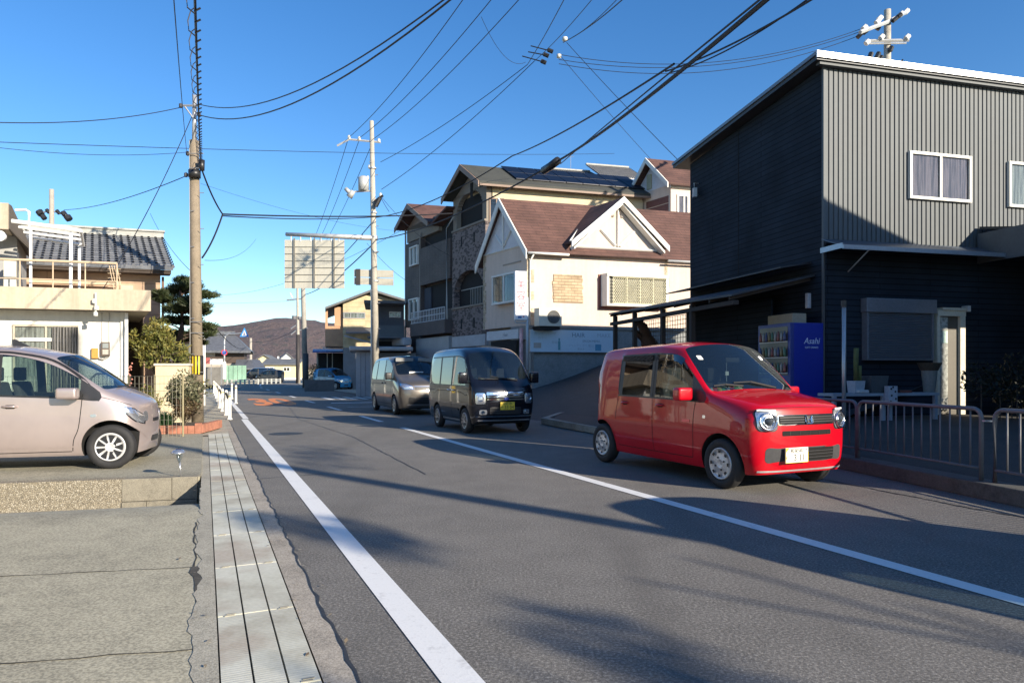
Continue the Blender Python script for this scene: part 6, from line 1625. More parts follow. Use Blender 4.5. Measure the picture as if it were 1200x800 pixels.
# wall mounted signboard facing the street
S_ = f.root('signboard', 'long pale blue signboard with faint menu writing on the concrete wall below the salon', 'sign')
ua, ub = f.u(622.5,-.2), f.u(724,-.2); z1 = f.z(385.5,0,-.2); z0 = f.z(412,0,-.2)
part('board', f, mat('board_ice', (.50,.62,.70), .5, 0, .04, 1), S_, (ua, ub, -.17, -.125, z0, z1)); part('frame', f, mat('frame_dark', (.06,.07,.08), .5), S_, (ua-.03,ub+.03,-.18,-.125,z1+.002,z1+.03),(ua-.03,ub+.03,-.18,-.125,z0-.03,z0-.002))
lm = mat('menu_ink', (.17,.25,.31), .7); lb2 = mat('menu_ink_faint', (.33,.43,.50), .7)
def stxt(s, k, zz_, size, m_): 
    text('lettering', s, size*1.2, m_, S_, Matrix.Translation(f(ua+(ub-ua)*k,-.1725,z0+(z1-z0)*zz_))@Matrix.Rotation(f.a1,4,'Z')@FACE, .001, 1.0)
stxt('カット  パーマ', .16, .80, .12, lb2); stxt('カラー', .13, .62, .11, lb2); stxt('美容室', .28, .42, .10, lb2)
stxt('HAIR', .54, .76, .21, lm); stxt('MAKE', .84, .76, .19, lb2); stxt('SALON MENU', .69, .50, .10, lm); stxt('シャンプー  セット', .55, .30, .09, lb2); stxt('着付  メイク', .74, .28, .09, lb2); stxt('カット', .57, .14, .09, lm)
b = MB(); sbox(b, f, ua+1.14, ua+1.24, -.175, -.171, z0+.08, z0+.42); sbox(b, f, ua+1.16,ua+1.22,-.175,-.171,z0+.43,z0+.55); b.build('bottle_picture', mat('bottle_blue', (.12,.32,.38), .6), S_)
b = MB(); sbox(b, f, ua+.12, ua+.43, -.175,-.171,z0+.15,z0+.36); b.build('menu_picture', mat('menu_tan', (.42,.38,.34), .7), S_)
b = MB(); sbox(b, f, ua+2.74, ua+3.0, -.175,-.171,z0+.06,z0+.32); b.build('menu_picture', mat('menu_blue', (.10,.30,.45), .7), S_)
# vertical lit sign
q0 = dp(610, 436, 26.4); vs_ = Fr(q0.x, q0.y, 10, 100); VS = vs_.root('shop_sign', 'tall white projecting sign box with red characters at the salon corner', 'sign')
za_, zb_ = vs_.z(375.5,0), vs_.z(318,0); wv_ = .24
b = MB(); sbox(b, vs_, -wv_, wv_, -.12, .12, za_, zb_); b.build('sign_box', mat('sign_face', (.80,.80,.82), .35, 0, .02, 1), VS, bevel=.05, seg=3)
sr = mat('sign_characters_red', (.70,.10,.14), .5)
for k, ch in enumerate('美容室'): text('lettering', ch, .37, sr, VS, Matrix.Translation(vs_(0,-.123,zb_-.55-k*.41))@Matrix.Rotation(vs_.a1,4,'Z')@FACE, .002)
text('lettering', 'ヘアサロン', .085, mat('sign_navy2', (.05,.06,.2), .5), VS, Matrix.Translation(vs_(0,-.123,zb_-1.57))@Matrix.Rotation(vs_.a1,4,'Z')@FACE, .002)
b = MB(); sbox(b, vs_, -.12,.02,-.125,-.121,za_+.08,za_+.16); b.build('sign_motif', mat('motif_blue', (.05,.15,.4), .5), VS)
b = MB(); sbox(b, vs_, .06,.13,-.125,-.121,za_+.12,za_+.17); b.build('sign_motif', mat('motif_red2', (.6,.12,.18), .5), VS)
b = MB(); b.tube([vs_(.26,.0,za_-1.9), vs_(.26,.0,za_+.9)], .05, 8); b.tube([vs_(-.2,.02,za_+.03), vs_(-.2,.02,za_-.08), vs_(.26,.02,za_-.10)], .03, 6); b.build('sign_pole', mat('pole_white', (.5,.54,.58), .5), VS, smooth=True)
# AC unit
ua = f.u(629,-.5); AC = f.root('air_conditioner', 'cream air conditioner outdoor unit on the ledge beside the white vertical sign', 'air conditioner')
zb0 = f.z(382,ua,-.5); b = MB(); sbox(b, f, ua, ua+.94, -.66, -.32, zb0, zb0+.70); b.build('casing', mat('ac_cream', (.62,.58,.48), .5, 0, .06, 5), AC, bevel=.01)
b = MB(); b.lathe([(.26,0),(.26,.012),(.24,.014)], 28, Matrix.Translation(f(ua+.60,-.662,zb0+.36))@Matrix.Rotation(f.a1,4,'Z')@rot('X',90)); b.build('fan_grille', mat('ac_dark', (.06,.06,.055), .7), AC)
b = MB()
for r_ in (.07,.13,.19,.245): b.tube([f(ua+.60+r_*math.cos(a),-.678,zb0+.36+r_*math.sin(a)) for a in [k*math.pi/14 for k in range(28)]], .004, 4, closed=True)
b.build('fan_guard', steel, AC)
part('stand', f, dark, AC, (ua+.05,ua+.88,-.62,-.10,zb0-.14,zb0-.004))

# ------------------------------------------------------------------ dormer house above the salon
f = Fr(7.7, 33.1, 16, 121.5); H = f.root('house', 'pink house with a steep gable rising behind the salon roof beside the dark building', 'house')
zE = f.z(216,0); va_ = f.v(758.5,-.3); zA = f.z(188, -.3, va_); vL = f.v(736,-.3)
part('wall', f, pinkw, H, (0, 7, 0, 2.9, 3, zE))
b = MB(); b.prism([f(0,.05,zE), f(0,vL-.1,zE), f(0,va_,zA-.15)], tuple(f.e1*.2)); b.build('gable_wall', mat('pale_gable', (.62,.62,.64)), H)
b = MB(); zl = zE-.25; b.prism([f(-.35,-.3,zE-.1), f(-.35,va_,zA), f(8,va_,zA), f(8,-.3,zE-.1)], (0,0,.1)); b.prism([f(-.35,va_,zA), f(-.35,vL+.15,zl), f(8,vL+.15,zl), f(8,va_,zA)], (0,0,.1)); ro = b.build('roof', shing, H)
rake(ro, f(-.37,-.3,zE+.02), f(-.37,va_,zA+.12), .26, tuple(f.e1*-.05), whitetrim); rake(ro, f(-.37,va_,zA+.12), f(-.37,vL+.15,zl+.12), .26, tuple(f.e1*-.05), whitetrim)
window(H, f, 'v', f.u(793), f.u(806.5), f.z(255,.5), f.z(228,.5), 0, whitetrim, winglass, .08, .06, (.6,), curtain=curt_p)
part('string_course', f, whitetrim, H, (-.05, 7, -.06, -.002, zE-.16, zE-.02))
v_ = f.v(762,-.05); part('louvre', f, mat('louvre', (.42,.40,.27), .7), H, (-.06,-.002, f.v(764,0), f.v(759,0), f.z(222,0,1.5), f.z(205,0,1.5)))
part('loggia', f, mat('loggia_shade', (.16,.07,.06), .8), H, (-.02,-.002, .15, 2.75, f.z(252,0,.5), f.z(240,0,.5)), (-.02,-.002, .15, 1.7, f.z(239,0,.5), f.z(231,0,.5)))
part('parapet', f, mat('pale_gable', (.62,.62,.64)), H, (-.9,-.03,.0,2.9,f.z(262,-.3,.5),f.z(252,-.3,.5)))

# ------------------------------------------------------------------ three-gabled apartment house
f = Fr(-1.26, 32.4, 15.8, 121.5); H = f.root('apartment_house', 'brown and cream three-storey house with arched balconies left of the hair salon', 'house')
crm = mat('cream_render', (.62,.47,.27), .85, 0, .06, .7); olive = mat('taupe_render', (.23,.20,.165), .85, 0, .1, 1); brt = bricks('brown_tile', (.085,.060,.052), (.065,.046,.042), (.11,.095,.085), .24, .07, 'sz', .7, .008, .4)
stone = cells('mottled_stone', [(.0,(.035,.028,.028)),(.38,(.045,.035,.035)),(.42,(.20,.155,.145)),(1.0,(.25,.20,.185))], 5.5, mortar=(.17,.14,.13), mw=.02, squash=(1,1,2.2))
vA = f.v(530); vB = f.v(475)         # stone part 0..vA, brown part vA..vB
zE2 = f.z(216,0); z0 = .2
lvl1, lvl2 = f.z(391,0), f.z(258.5,0)
U2 = 8.2
part('wall', f, crm, H, (.35, U2, .0, vA, z0, zE2+.1)); part('brown_wall', f, brt, H, (.32, 6, vA+.01, vB, z0, f.z(268,0,vB)))
part('front_band', f, mat('band_pale', (.40,.42,.44), .7), H, (-.02,.3,0,vA,f.z(405,0,1.5)-.02,lvl1-.002))
# stone front with arch (real openings, built as columns of strips)
def arch_wall(name, u, v0, v1, z0, z1, ac, aw, asz, spring, m, t=.3):
    b = MB(); N = 36
    for i in range(N):
        a = v0+(v1-v0)*i/N; c = v0+(v1-v0)*(i+1)/N; mv = (a+c)/2; x = (mv-ac)/(aw/2)
        if abs(x) < 1:
            top = spring+asz*math.sqrt(1-x*x)
            if top < z1: sbox(b, f, u, u+t, a, c, top, z1)
        else: sbox(b, f, u, u+t, a, c, z0, z1)
    bmesh.ops.remove_doubles(b.bm, verts=b.bm.verts, dist=.0005)
    return b.build(name, m, H)
zpar = f.z(356.5,0)           # top of the lower parapet
aw_ = vA-.45; ac_ = vA/2
arch_wall('stone_front', 0, 0, vA, zpar, lvl2, ac_, aw_, f.z(315,0,1.2)-f.z(338,0,1.2), f.z(338,0,1.2), stone)
part('stone_parapet', f, stone, H, (0,.3,0,vA,lvl1,zpar-.004)); part('parapet_cap', f, olive, H, (-.06,.34,0,vA,zpar,zpar+.09),(-.05,.34,0,vA,lvl2+.002,lvl2+.10))
part('slits', f, dark, H, *[(-.006,-.001,v,v+.16,lvl1+.35,lvl1+.85) for v in (vA*.30,vA*.68)], *[(-.006,-.001,v,v+.14,lvl2-.85,lvl2-.35) for v in (vA*.30,vA*.68)])
part('inner_rail', f, mat('rail_grey', (.25,.25,.24), .5), H, *[(.28,.30,.35+k*.17,.38+k*.17,zpar+.1,zpar+.95) for k in range(11)], (.28,.31,.3,vA-.4,zpar+.95,zpar+.99))
part('void', f, dark, H, (.31,.345,.15,vA-.15,zpar+.1,f.z(315,0,1.2)+.02), (.31,.345,.25,vA-.25,lvl2+.2,lvl2+1.6))
# third storey with arch
zg = f.z(236,0,vA); 
arch_wall('upper_front', .05, 0, vA, lvl2+.10, zE2+.05, ac_, vA-.8, .9, lvl2+.9, olive, .24)
vR = f.v(562,-.5); vM = f.v(540,-.5); vL_ = f.v(518,-.5); zR = f.z(214.5,-.5,vR); zM = f.z(195.5,-.5,vM); zL = f.z(236,-.5,vL_)
zLl = zR
b = MB(); b.prism([f(.05,.05,zE2), f(.05,vL_-.15,zL+.05) , f(.05,vM,zM-.25)], tuple(f.e1*.2)); b.build('gable_wall', olive, H)
part('gable_slot', f, dark, H, (.03,.045, vM-.15, vM+.12, zM-1.5, zM-.75))
b = MB(); e = 8.6; b.prism([f(-.5,vR,zR), f(-.5,vM,zM), f(e,vM,zM), f(e,vR,zR)], (0,0,.12)); b.prism([f(-.5,vM,zM), f(-.5,vL_,zL), f(e,vL_,zL), f(e,vM,zM)], (0,0,.12)); ro = b.build('roof', mat('olive_roof', (.050,.052,.045), .8, 0, .15, 2), H)
brd = mat('rake_brown', (.22,.15,.11), .6)
rake(ro, f(-.52,vR,zR+.12), f(-.52,vM,zM+.12), .28, tuple(f.e1*-.05), brd); rake(ro, f(-.52,vM,zM+.12), f(-.52,vL_,zL+.12), .28, tuple(f.e1*-.05), brd)
part('eave_board', f, brd, ro, (-.5, e, vR-.03, vR+.02, zR-.10, zR-.002))
# solar panels
ns = 8; sp_ = MB(); sgap = MB()
def onr(u, k, lift): # k 0 at eave 1 at ridge
    v = vR+(vM-vR)*k; return f(u, v, zR+(zM-zR)*k+.12+lift)
u_a, u_b = 1.5, 8.4
for i in range(ns):
    for j in range(2):
        a = u_a+(u_b-u_a)*i/ns+.02; c = u_a+(u_b-u_a)*(i+1)/ns-.02; k0, k1 = .22+.39*j, .22+.39*(j+1)-.01
        sp_.prism([onr(a,k0,.06), onr(a,k1,.06), onr(c,k1,.06), onr(c,k0,.06)], (0,0,.04))
m, t, p = new_mat('solar_panel'); p.inputs['Base Color'].default_value = (.006,.010,.022,1); p.inputs['Roughness'].default_value = .4; p.inputs['Specular IOR Level'].default_value = .3
sp_.build('solar_panels', m, ro)
# brown part
v3 = f.v(463,-.5); vAp = f.v(478,-.5); vr2 = f.v(502,-.5); zA3 = f.z(241,-.5,vAp); z3l = f.z(270,-.5,v3); z3r = f.z(262,-.5,vr2)
b = MB(); b.prism([f(-.5,vr2,z3r), f(-.5,vAp,zA3), f(7,vAp,zA3), f(7,vr2,z3r)], (0,0,.12)); b.prism([f(-.5,vAp,zA3), f(-.5,v3,z3l), f(7,v3,z3l), f(7,vAp,zA3)], (0,0,.12)); b.prism([f(-.4,vA-.2,z3r+.45), f(-.4,vr2,z3r-.1), f(5,vr2,z3r-.1), f(5,vA-.2,z3r+.45)], (0,0,.1)); ro2 = b.build('roof', shing, H)
rake(ro2, f(-.52,vr2,z3r+.12), f(-.52,vAp,zA3+.12), .28, tuple(f.e1*-.05), brd); rake(ro2, f(-.52,vAp,zA3+.12), f(-.52,v3,z3l+.12), .28, tuple(f.e1*-.05), brd)
part('attic_wall', f, olive, H, (.1, .3, vr2+.1, vB, f.z(281,0,vB)-.2, f.z(265,0,vAp)+.15)); b = MB(); b.prism([f(.1,vr2+.3,z3r-.05), f(.1,v3-.3,z3l), f(.1,vAp,zA3-.25)], tuple(f.e1*.2)); b.build('gable_wall', brd, H)
vc = f.v(497,.2); part('bay_wall', f, brt, H, (0, .31, vc, vB, f.z(378,0,vB)-.3, f.z(281,0,vB)-.3)); part('bay_trim', f, olive, H, (-.02,.0,vc,vc+.15,z0,f.z(272,0,vc)))
part('balcony_upper', f, brt, H, (-.05,.1,vA+.15,vc,f.z(335,0,vc),f.z(292,0,vc))); part('balcony_void', f, dark, H, (.29,.315,vA+.15,vc,f.z(291,0,vc),f.z(262,0,vc)), (.29,.315,vA+.15,vc,f.z(366,0,vc),f.z(336,0,vc)))
part('curtain_wall', f, mat('slate_curtain', (.05,.06,.08), .9), H, (.2,.28,vc-.9,vc-.05,f.z(366,0,vc),f.z(338,0,vc)))
lr = MB(); zl0, zl1 = f.z(379,-.35,vc), f.z(366,-.35,vc)
for k in range(22): v = vA+.1+(vc+.5-vA)*k/22; lr.tube([f(-.35,v,zl0), f(-.35,v,zl1)], .018, 4)
for z_ in (zl0, (zl0+zl1)/2, zl1): lr.tube([f(-.35,vA+.1,z_), f(-.35,vc+.5,z_)], .025, 4)
lr.build('balcony_rail', mat('rail_white2', (.6,.62,.64), .5), H)
part('balcony_base', f, mat('balcony_brown', (.10,.08,.075), .8), H, (-.38,.3,vA+.05,vc+.55,f.z(394,0,vc),zl0-.01)); part('shutters', f, mat('shutter_pale', (.34,.35,.36), .6), H, (-.1,.28,vA+.2,vc+.4,.3,f.z(397,0,vc)))
for (a, c, y0, y1) in ((489,480,303,279),(490,479,371,344)):
    zc0, zc1 = f.z(y0,-.1,5.5), f.z(y1,-.1,5.5); window(H, f, 'u', f.v(a,-.1), f.v(c,-.1), zc0, zc1, -.02, whitetrim, winglass, .07, .12, (.5,), curtain=curt_w)
b = MB(); vd = f.v(524,-.1); b.tube([f(-.1,vd-.9,z3r+.05), f(-.12,vd,z3r-.5), f(-.12,vd,zl1-.2), f(-.12,vd-.1,zl0-.6)], .05, 8); b.build('downpipe', mat('pipe_pale', (.42,.42,.40), .5), H, smooth=True)
b = MB(); b.tube([f(.02,vB+.02,z0), f(.02,vB+.02,z3l)], .05, 8); b.build('downpipe', mat('pipe_pale', (.42,.42,.40)), H, smooth=True)
part('big_pipe', f, mat('duct_grey', (.42,.42,.43), .5), H, (-.9,-.4,vc+.2,vB+1.2,f.z(406,-.5,vB),f.z(397,-.5,vB)), bevel=.12)
window(H, f, 'v', f.u(573), f.u(590), f.z(262,1), f.z(233,1), 0, brd, winglass, .06, .05, (.5,))

# tiled house on the hill
f = Fr(*dp(655,436,58).xy, 14, 106); H = f.root('house', 'hillside house with a stepped dark tiled roof on the skyline behind the solar panels', 'house')
uw = f.u(748); ze, za = f.z(207,0), f.z(194,uw/2)
part('wall', f, mat('hill_wall', (.3,.28,.25), .8), H, (0,uw,0,6,7,ze))
kawara(H, f, -.4, uw*.55, -.6, ze-.2, 3, f.z(199,1,3)); r2 = kawara(H, f, uw*.5, uw+.5, -.6, ze+.1, 3, f.z(193.5,4,3))
part('ridge', f, mat('ridge_pale', (.36,.36,.33)), H, (-.4,uw*.55,2.9,3.1,f.z(199,1,3),f.z(199,1,3)+.14),(uw*.5,uw+.5,2.9,3.1,f.z(193.5,4,3),f.z(193.5,4,3)+.14))
b = MB(); b.tube([f(uw*.3,3,f.z(198,2,3)), f(uw*.3,3,f.z(180,2,3))], .02, 4); b.tube([f(uw*.3-.3,3,f.z(184,2,3)), f(uw*.3+.3,3,f.z(183,2,3))], .015, 4); b.build('aerial', steel, H)

# ------------------------------------------------------------------ further down the right side
f = Fr(*dp(402,436,52).xy, 12, 104); H = f.root('house', 'ochre two-storey house with a grey gable roof behind the roadside workshop', 'house')
oc = bricks('ochre_siding', (.55,.45,.28), (.50,.41,.25), (.30,.24,.14), 4, .35, 'sz', .8, .01, .3)
uw = f.u(472); za = f.z(342,f.u(436)); zeR = f.z(353,uw); zeL = f.z(361,0)
part('wall', f, oc, H, (0,uw,0,8,3.2,zeR-.6)); part('lower_wall', f, mat('shaded_grey_siding', (.20,.21,.22), .7), H, (.02,uw,.02,8,0,3.198))  # lower storey coloured grey for the shade that falls there
b = MB(); b.prism([f(0,0,zeR-.6), f(uw,0,zeR-.6), f(uw,0,zeR-.1), f(f.u(436),0,za-.15), f(0,0,zeL+.5)], tuple(f.e2*.3)); b.build('gable_wall', oc, H)
b = MB(); um = f.u(436); ul = f.u(381,-.5); b.prism([f(ul,-.6,zeL-.15), f(um,-.6,za), f(um,8.5,za), f(ul,8.5,zeL-.15)], (0,0,.16)); b.prism([f(um,-.6,za), f(uw+.3,-.6,zeR-.1), f(uw+.3,8.5,zeR-.1), f(um,8.5,za)], (0,0,.16)); b.build('roof', greyroof, H)
part('balcony_front', f, mat('terracotta_siding', (.48,.28,.16), .8), H, (f.u(381),-.01,.3,3,3.3,f.z(382,0)),(f.u(381),f.u(384),.3,.5,f.z(382,0),zeL),(f.u(392),-.01,.25,3,f.z(382,0),zeL+.1))
window(H, f, 'v', f.u(402.5), f.u(428), f.z(373,1), f.z(366,1), 0, mat('sash_grey', (.3,.3,.3), .5), winglass, .06, .06, (.33,.66), curtain=curt_w)
b = MB(); b.prism([f(.2,-.2,f.z(386,0)), f(uw,-.2,f.z(384,2)), f(uw,-1.4,f.z(391,2)), f(.2,-1.4,f.z(392,0))], (0,0,.1)); b.build('porch_roof', greyroof, H)
f = Fr(*dp(437,436,40).xy, 14, 101); H = f.root('building', 'low grey flat-roofed building between the roadside pole and the apartment house', 'building')
uw = f.u(474); gw = mat('slate_wall', (.14,.16,.17), .7, 0, .1, 1)
part('wall', f, gw, H, (0,uw,0,4,0,f.z(381,0))); part('roof', f, greyroof, H, (-.5,uw,-.6,4,f.z(356,0),f.z(353,0))); part('upper_wall', f, mat('upper_slate', (.10,.11,.13), .7), H, (.3,uw,.6,4,f.z(381,0)+.01,f.z(356,0)-.01))
window(H, f, 'v', f.u(456,.6), f.u(470,.6), f.z(371,1), f.z(364,1), .6, whitetrim, winglass, .06, .05, (.5,), curtain=curt_w)
part('awning', f, mat('sheet_grey', (.12,.13,.15), .5, .3), H, (-.3,uw,-1.4,-.02,f.z(397,0),f.z(395,0))); part('garage_void', f, dark, H, (.3,uw,-.02,-.002,0,f.z(400,0)))
f = Fr(*dp(417,436,37).xy, 12, 103); H = f.root('shed', 'grey panelled roadside shed with a sloping sheet roof behind the minivan', 'shed')
uw = f.u(440); part('panel_wall', f, mat('shed_panel', (.36,.38,.40), .6, .2, .1, 2), H, *[(uw*k/4+.01,uw*(k+1)/4-.01,0,.15,0,f.z(412,0)) for k in range(4)]); part('body', f, mat('shed_side', (.15,.16,.17), .7), H, (.02,uw+2.2,.16,4,0,f.z(413,0)))
part('roof', f, mat('shed_roof', (.40,.41,.42), .5, .3), H, (-.35,uw+2.0,-.5,4.2,f.z(411,0),f.z(406,0)), bevel=.08)
b = MB(); b.tube([f(-.6,-.4,f.z(394,0)), f(1.2,-.2,f.z(404,0))], .04, 5); b.build('stay', steel, H)
f = Fr(*dp(371,436,55).xy, 12, 106); H = f.root('workshop', 'open-fronted roadside workshop with a blue awning behind the twin utility poles', 'workshop')
uw = f.u(417); zt = f.z(412,0)
part('posts', f, mat('cream_post', (.5,.47,.38), .6), H, (0,.12,0,.12,0,zt),(f.u(383),f.u(384),0,.12,0,zt),(f.u(389),f.u(390),0,.12,0,zt),(uw-.12,uw,0,.12,0,zt)); part('back_wall', f, mat('workshop_dark', (.03,.03,.03), .9), H, (0,uw,3.5,3.7,0,zt),(0,f.u(383),.3,.4,0,zt-.4))
b = MB(); b.prism([f(-.3,-1.2,f.z(413.5,0)), f(uw,-1.2,f.z(413.5,0)), f(uw,3.6,f.z(409,0)), f(-.3,3.6,f.z(409,0))], (0,0,.12)); b.build('awning', mat('awning_blue', (.02,.10,.36), .5), H)
part('sign_band', f, whitetrim, H, (f.u(378),uw,-1.3,-1.22,f.z(409,0),f.z(407.5,0))); part('counter', f, concrete('counter_grey', (.22,.22,.21), .3), H, (f.u(384),f.u(404),-.9,-.6,0,f.z(443,0)))
f = Fr(*dp(357,436,47).xy, 20, 110); g = f.root('low_wall', 'low dark block wall at the feet of the twin utility poles', 'wall'); part('wall', f, concrete('block_grey', (.13,.13,.13), .4), g, (0,f.u(392),0,.25,0,f.z(445,0)))
rng = random.Random(12); P = dp(370,436,53); P.z = 0; T_ = empty('shrub', P, 0, 'dark evergreen shrub beside the open workshop', 'shrub'); b = MB(); leaf_cloud(b,(0,0,1.0),(.6,.6,1.0),900,.16,rng,.1); b.build('foliage', dkg, T_); b = MB(); b.tube([(0,0,0),(0,0,.9)],.05,5); b.build('stem', barkm, T_)
# low ac duct building right of shop & street lamps omitted behind poles
# ------------------------------------------------------------------ utility poles
def pole(name, label, px, Y, ytop, r0, r1, zb=0.0, m=None, pxtop=None):
    base = dp(px, 436, Y); base.z = zb; T = empty(name, base, 0, label, 'utility pole')
    top = dp(pxtop or px, ytop, Y)-base
    b = MB(); b.tube([Vector((0,0,-.1)), top], r0, 16, r1); b.build('pole', m or polec, T, smooth=True)
    def l(x, y, dY=0.0): return dp(x, y, Y+dY)-base
    return T, l
porc = mat('porcelain', (.55,.55,.5), .3); tfm = mat('transformer_grey', (.42,.43,.42), .5, .2)
woodp = concrete('weathered_pole', (.23,.185,.13), .4, scale=3)
T, l = pole('utility_pole', 'tall brownish utility pole with a yellow and black striped band by the brick planter', 231.5, 18, 165, .155, .115, pz, woodp, 227.5)
b = MB(); b.tube([l(227.5,168,-.02), l(228,112,-.02)], .055, 10); b.build('steel_extension', mat('steel_pale', (.5,.5,.5), .4, .5, .15, 6), T, smooth=True)
b = MB(); z0, z1 = l(0,439).z, l(0,416.5).z; Mb = Matrix.Translation(Vector(((l(231,428)).x,0,0))); b.lathe([(.160,z0),(.160,z1)], 20, Mb); band = b.build('warning_band', mat('band_black', (.02,.02,.02), .5), T, smooth=True)
b = MB()
for a in (-140,-112,-84,-56): 
    b.prism([Mb@Vector((.163*math.cos(R(a+k)), .163*math.sin(R(a+k)), z0+.02)) for k in (0,7,14)]+[Mb@Vector((.163*math.cos(R(a+k)), .163*math.sin(R(a+k)), z1-.02)) for k in (14,7,0)], (0,0.001,0))
b.build('yellow_stripes', mat('band_yellow', (.75,.52,.02), .5), band)
b = MB()
for y_ in (377,390,180,197): b.tube([l(222.5,y_,-.17), l(238.5,y_,-.17)], .012, 4)
for y_ in (124,): b.tube([l(214,y_,-.1), l(232,y_,-.1)], .03, 5); b.tube([l(216,y_,-.1), l(226,138,-.1)], .02, 5)
for k in range(12): b.tube([l(231+ (2 if k%2 else -2)*1.6,205+k*21,-.16), l(231+(5 if k%2 else -5)*1.6,205+k*21,-.16)], .01, 4)
b.build('fittings', steel, T)
b = MB(); 
for (x,y) in ((212,124),(233,134),(220,180),(236,196),(218,205)): b.lathe([(.001,-.07),(.05,-.04),(.05,.04),(.001,.07)], 8, Matrix.Translation(l(x,y,-.12)))
b.build('insulators', mat('insulator_dark', (.05,.045,.045), .4), T)
b = MB(); b.tube([l(236,188,-.15), l(237,200,-.15)], .09, 8, .06); b.tube([l(228,200,-.12), l(228,208,-.12)], .16, 8); b.build('cable_closure', black_pl, T, smooth=True)
b = MB(); b.tube([l(222,165,-.14), l(222.5,300,-.17), l(223,470,-.18)], .008, 4); b.build('earth_wire', mat('cable_grey', (.35,.34,.32)), T)
S2 = MB(); S2.prism([l(236.0,438,.0), l(238.2,438,.0), l(238.2,417,.0), l(236.0,417,.0)], (0,.02,0)); 
# sign plate peeking out from behind the pole
P2 = empty('thin_post', dp(239,436,27)-Vector((0,0,CAMH)), 0, 'thin white post with yellow guard behind the striped utility pole', 'post')
b = MB(); b.tube([Vector((0,0,0)), Vector((0,0,3.2))], .06, 8); b.build('post', white_p, P2, smooth=True)
b = MB(); b.lathe([(.11,.55),(.11,1.35)], 10, tr(-.1,-.05,0)); b.build('guard', mat('band_yellow', (.75,.52,.02)), P2)
S2.bm.free()

T, l = pole('utility_pole', 'tall pale concrete pole carrying the transformer and the sign gantry arm', 441, 33, 142, .19, .10, 0, concrete('pole_concrete_pale', (.40,.37,.31), .3, scale=3), 435.5)
b = MB(); b.tube([l(395,171), l(409,163.5), l(446,167)], .05, 5); b.tube([l(412,225), l(440,223.5)], .045, 5); b.build('crossarm', mat('arm_white', (.6,.6,.58), .4, .4), T)
b = MB(); b.lathe([(.001,l(0,224).z),(.25,l(0,223).z),(.26,l(0,208.5).z),(.12,l(0,206.5).z),(.001,l(0,206.2).z)], 18, Matrix.Translation(Vector((l(426,0).x,0,0)))); b.build('transformer', tfm, T, smooth=True)
b = MB(); b.tube([l(405,221), l(410,226)], .10, 8); b.tube([l(409,231), l(414,224)], .17, 8, .12); b.build('switch_gear', tfm, T, smooth=True)
b = MB()
for (x,y) in ((409,161.5),(421,163),(436,164.5),(444,165.5),(431,209),(446,229),(433,196)): b.lathe([(.001,-.12),(.07,-.06),(.07,.06),(.001,.12)], 8, Matrix.Translation(l(x,y-.5)))
b.build('insulators', porc, T)
b = MB(); b.tube([l(440,242,-.2), l(445,232,-.2)], .11, 7); b.tube([l(439,236,-.2), l(449,229,-.2)], .06, 6); b.build('cable_closure', black_pl, T)
b = MB()
for k in range(14): b.tube([l(437.6+k*.25+(2.2 if k%2 else -2.2),190+k*15,-.12), l(437.6+k*.25+(5 if k%2 else -5),190+k*15,-.12)], .02, 4)
for y_ in (198,250,278,296,330): b.lathe([(.165,0),(.165,.06)], 12, Matrix.Translation(l(437+ (y_-198)*.022,y_)))
b.build('fittings', steel, T)
b = MB(); b.tube([l(335,274.5), l(442,279)], .09, 10, .13); b.build('gantry_arm', mat('gantry_grey', (.5,.5,.49), .45, .4, .15, 4), T, smooth=True)
b = MB()
for x in (341,352,364,376,388,397): b.tube([l(x,275.2+(x-335)*.042), l(x,283)], .03, 4)
b.build('hangers', steel, T)
# board back
q = dp(403,436,33); B_ = empty('sign_board', dp(368,436,33)-Vector((0,0,CAMH)), 0, 'large ribbed back of an overhead road sign hanging from the gantry arm', 'sign')
def l2(x, y, dY=0): v = dp(x, y, 33+dY); return v-B_.location
sgm = mat('sign_back', (.56,.53,.44), .5, .25, .05, .8, streak=.2)
n = 7
for k in range(n):
    ya, yb = 281+(338-281)*k/n, 281+(338-281)*(k+1)/n-.25; b = MB(); b.prism([l2(333.5,yb), l2(403.5,yb+.1), l2(403.5,ya+.1), l2(333.5,ya)], (0,.03,0)); b.build('panel', sgm, B_)
b = MB()
for x in (344.5,368,391): b.prism([l2(x-.9,338,-.07), l2(x+.9,338,-.07), l2(x+.9,279,-.07), l2(x-.9,279,-.07)], (0,.07,0))
b.build('stiffeners', mat('stiffener_grey', (.24,.23,.20), .5, .4), B_)
b = MB()
for k in range(1, n): y_ = 281+(338-281)*k/n; b.prism([l2(333.5,y_+.35,-.03), l2(403.5,y_+.45,-.03), l2(403.5,y_-.1,-.03), l2(333.5,y_-.2,-.03)], (0,.029,0))
b.build('ribs', mat('stiffener_grey', (.24,.23,.20)), B_)
B2 = empty('sign_board', dp(437,436,35.5)-Vector((0,0,CAMH)), 0, 'small back of a road sign with two dark struts behind the tall concrete pole', 'sign')
def l3(x, y, dY=0): v = dp(x, y, 35.5+dY); return v-B2.location
for (ya, yb) in ((315.5,324.5),(325,333.5)): b = MB(); b.prism([l3(415,yb-.4), l3(461,yb+1), l3(461,ya+1.4), l3(415,ya)], (0,.04,0)); b.build('panel', sgm, B2)
b = MB(); 
for (x0_, x1_) in ((417,422),(434,438.5)): b.prism([l3(x0_,334,-.08), l3(x1_,334,-.08), l3(x1_,315,-.08), l3(x0_,315,-.08)], (0,.07,0))
b.build('struts', mat('strut_dark', (.05,.045,.045), .5), B2)
b = MB(); b.tube([l3(437,334), l3(437,436)-Vector((0,0,CAMH))], .12, 8); b.build('post', steel, B2)

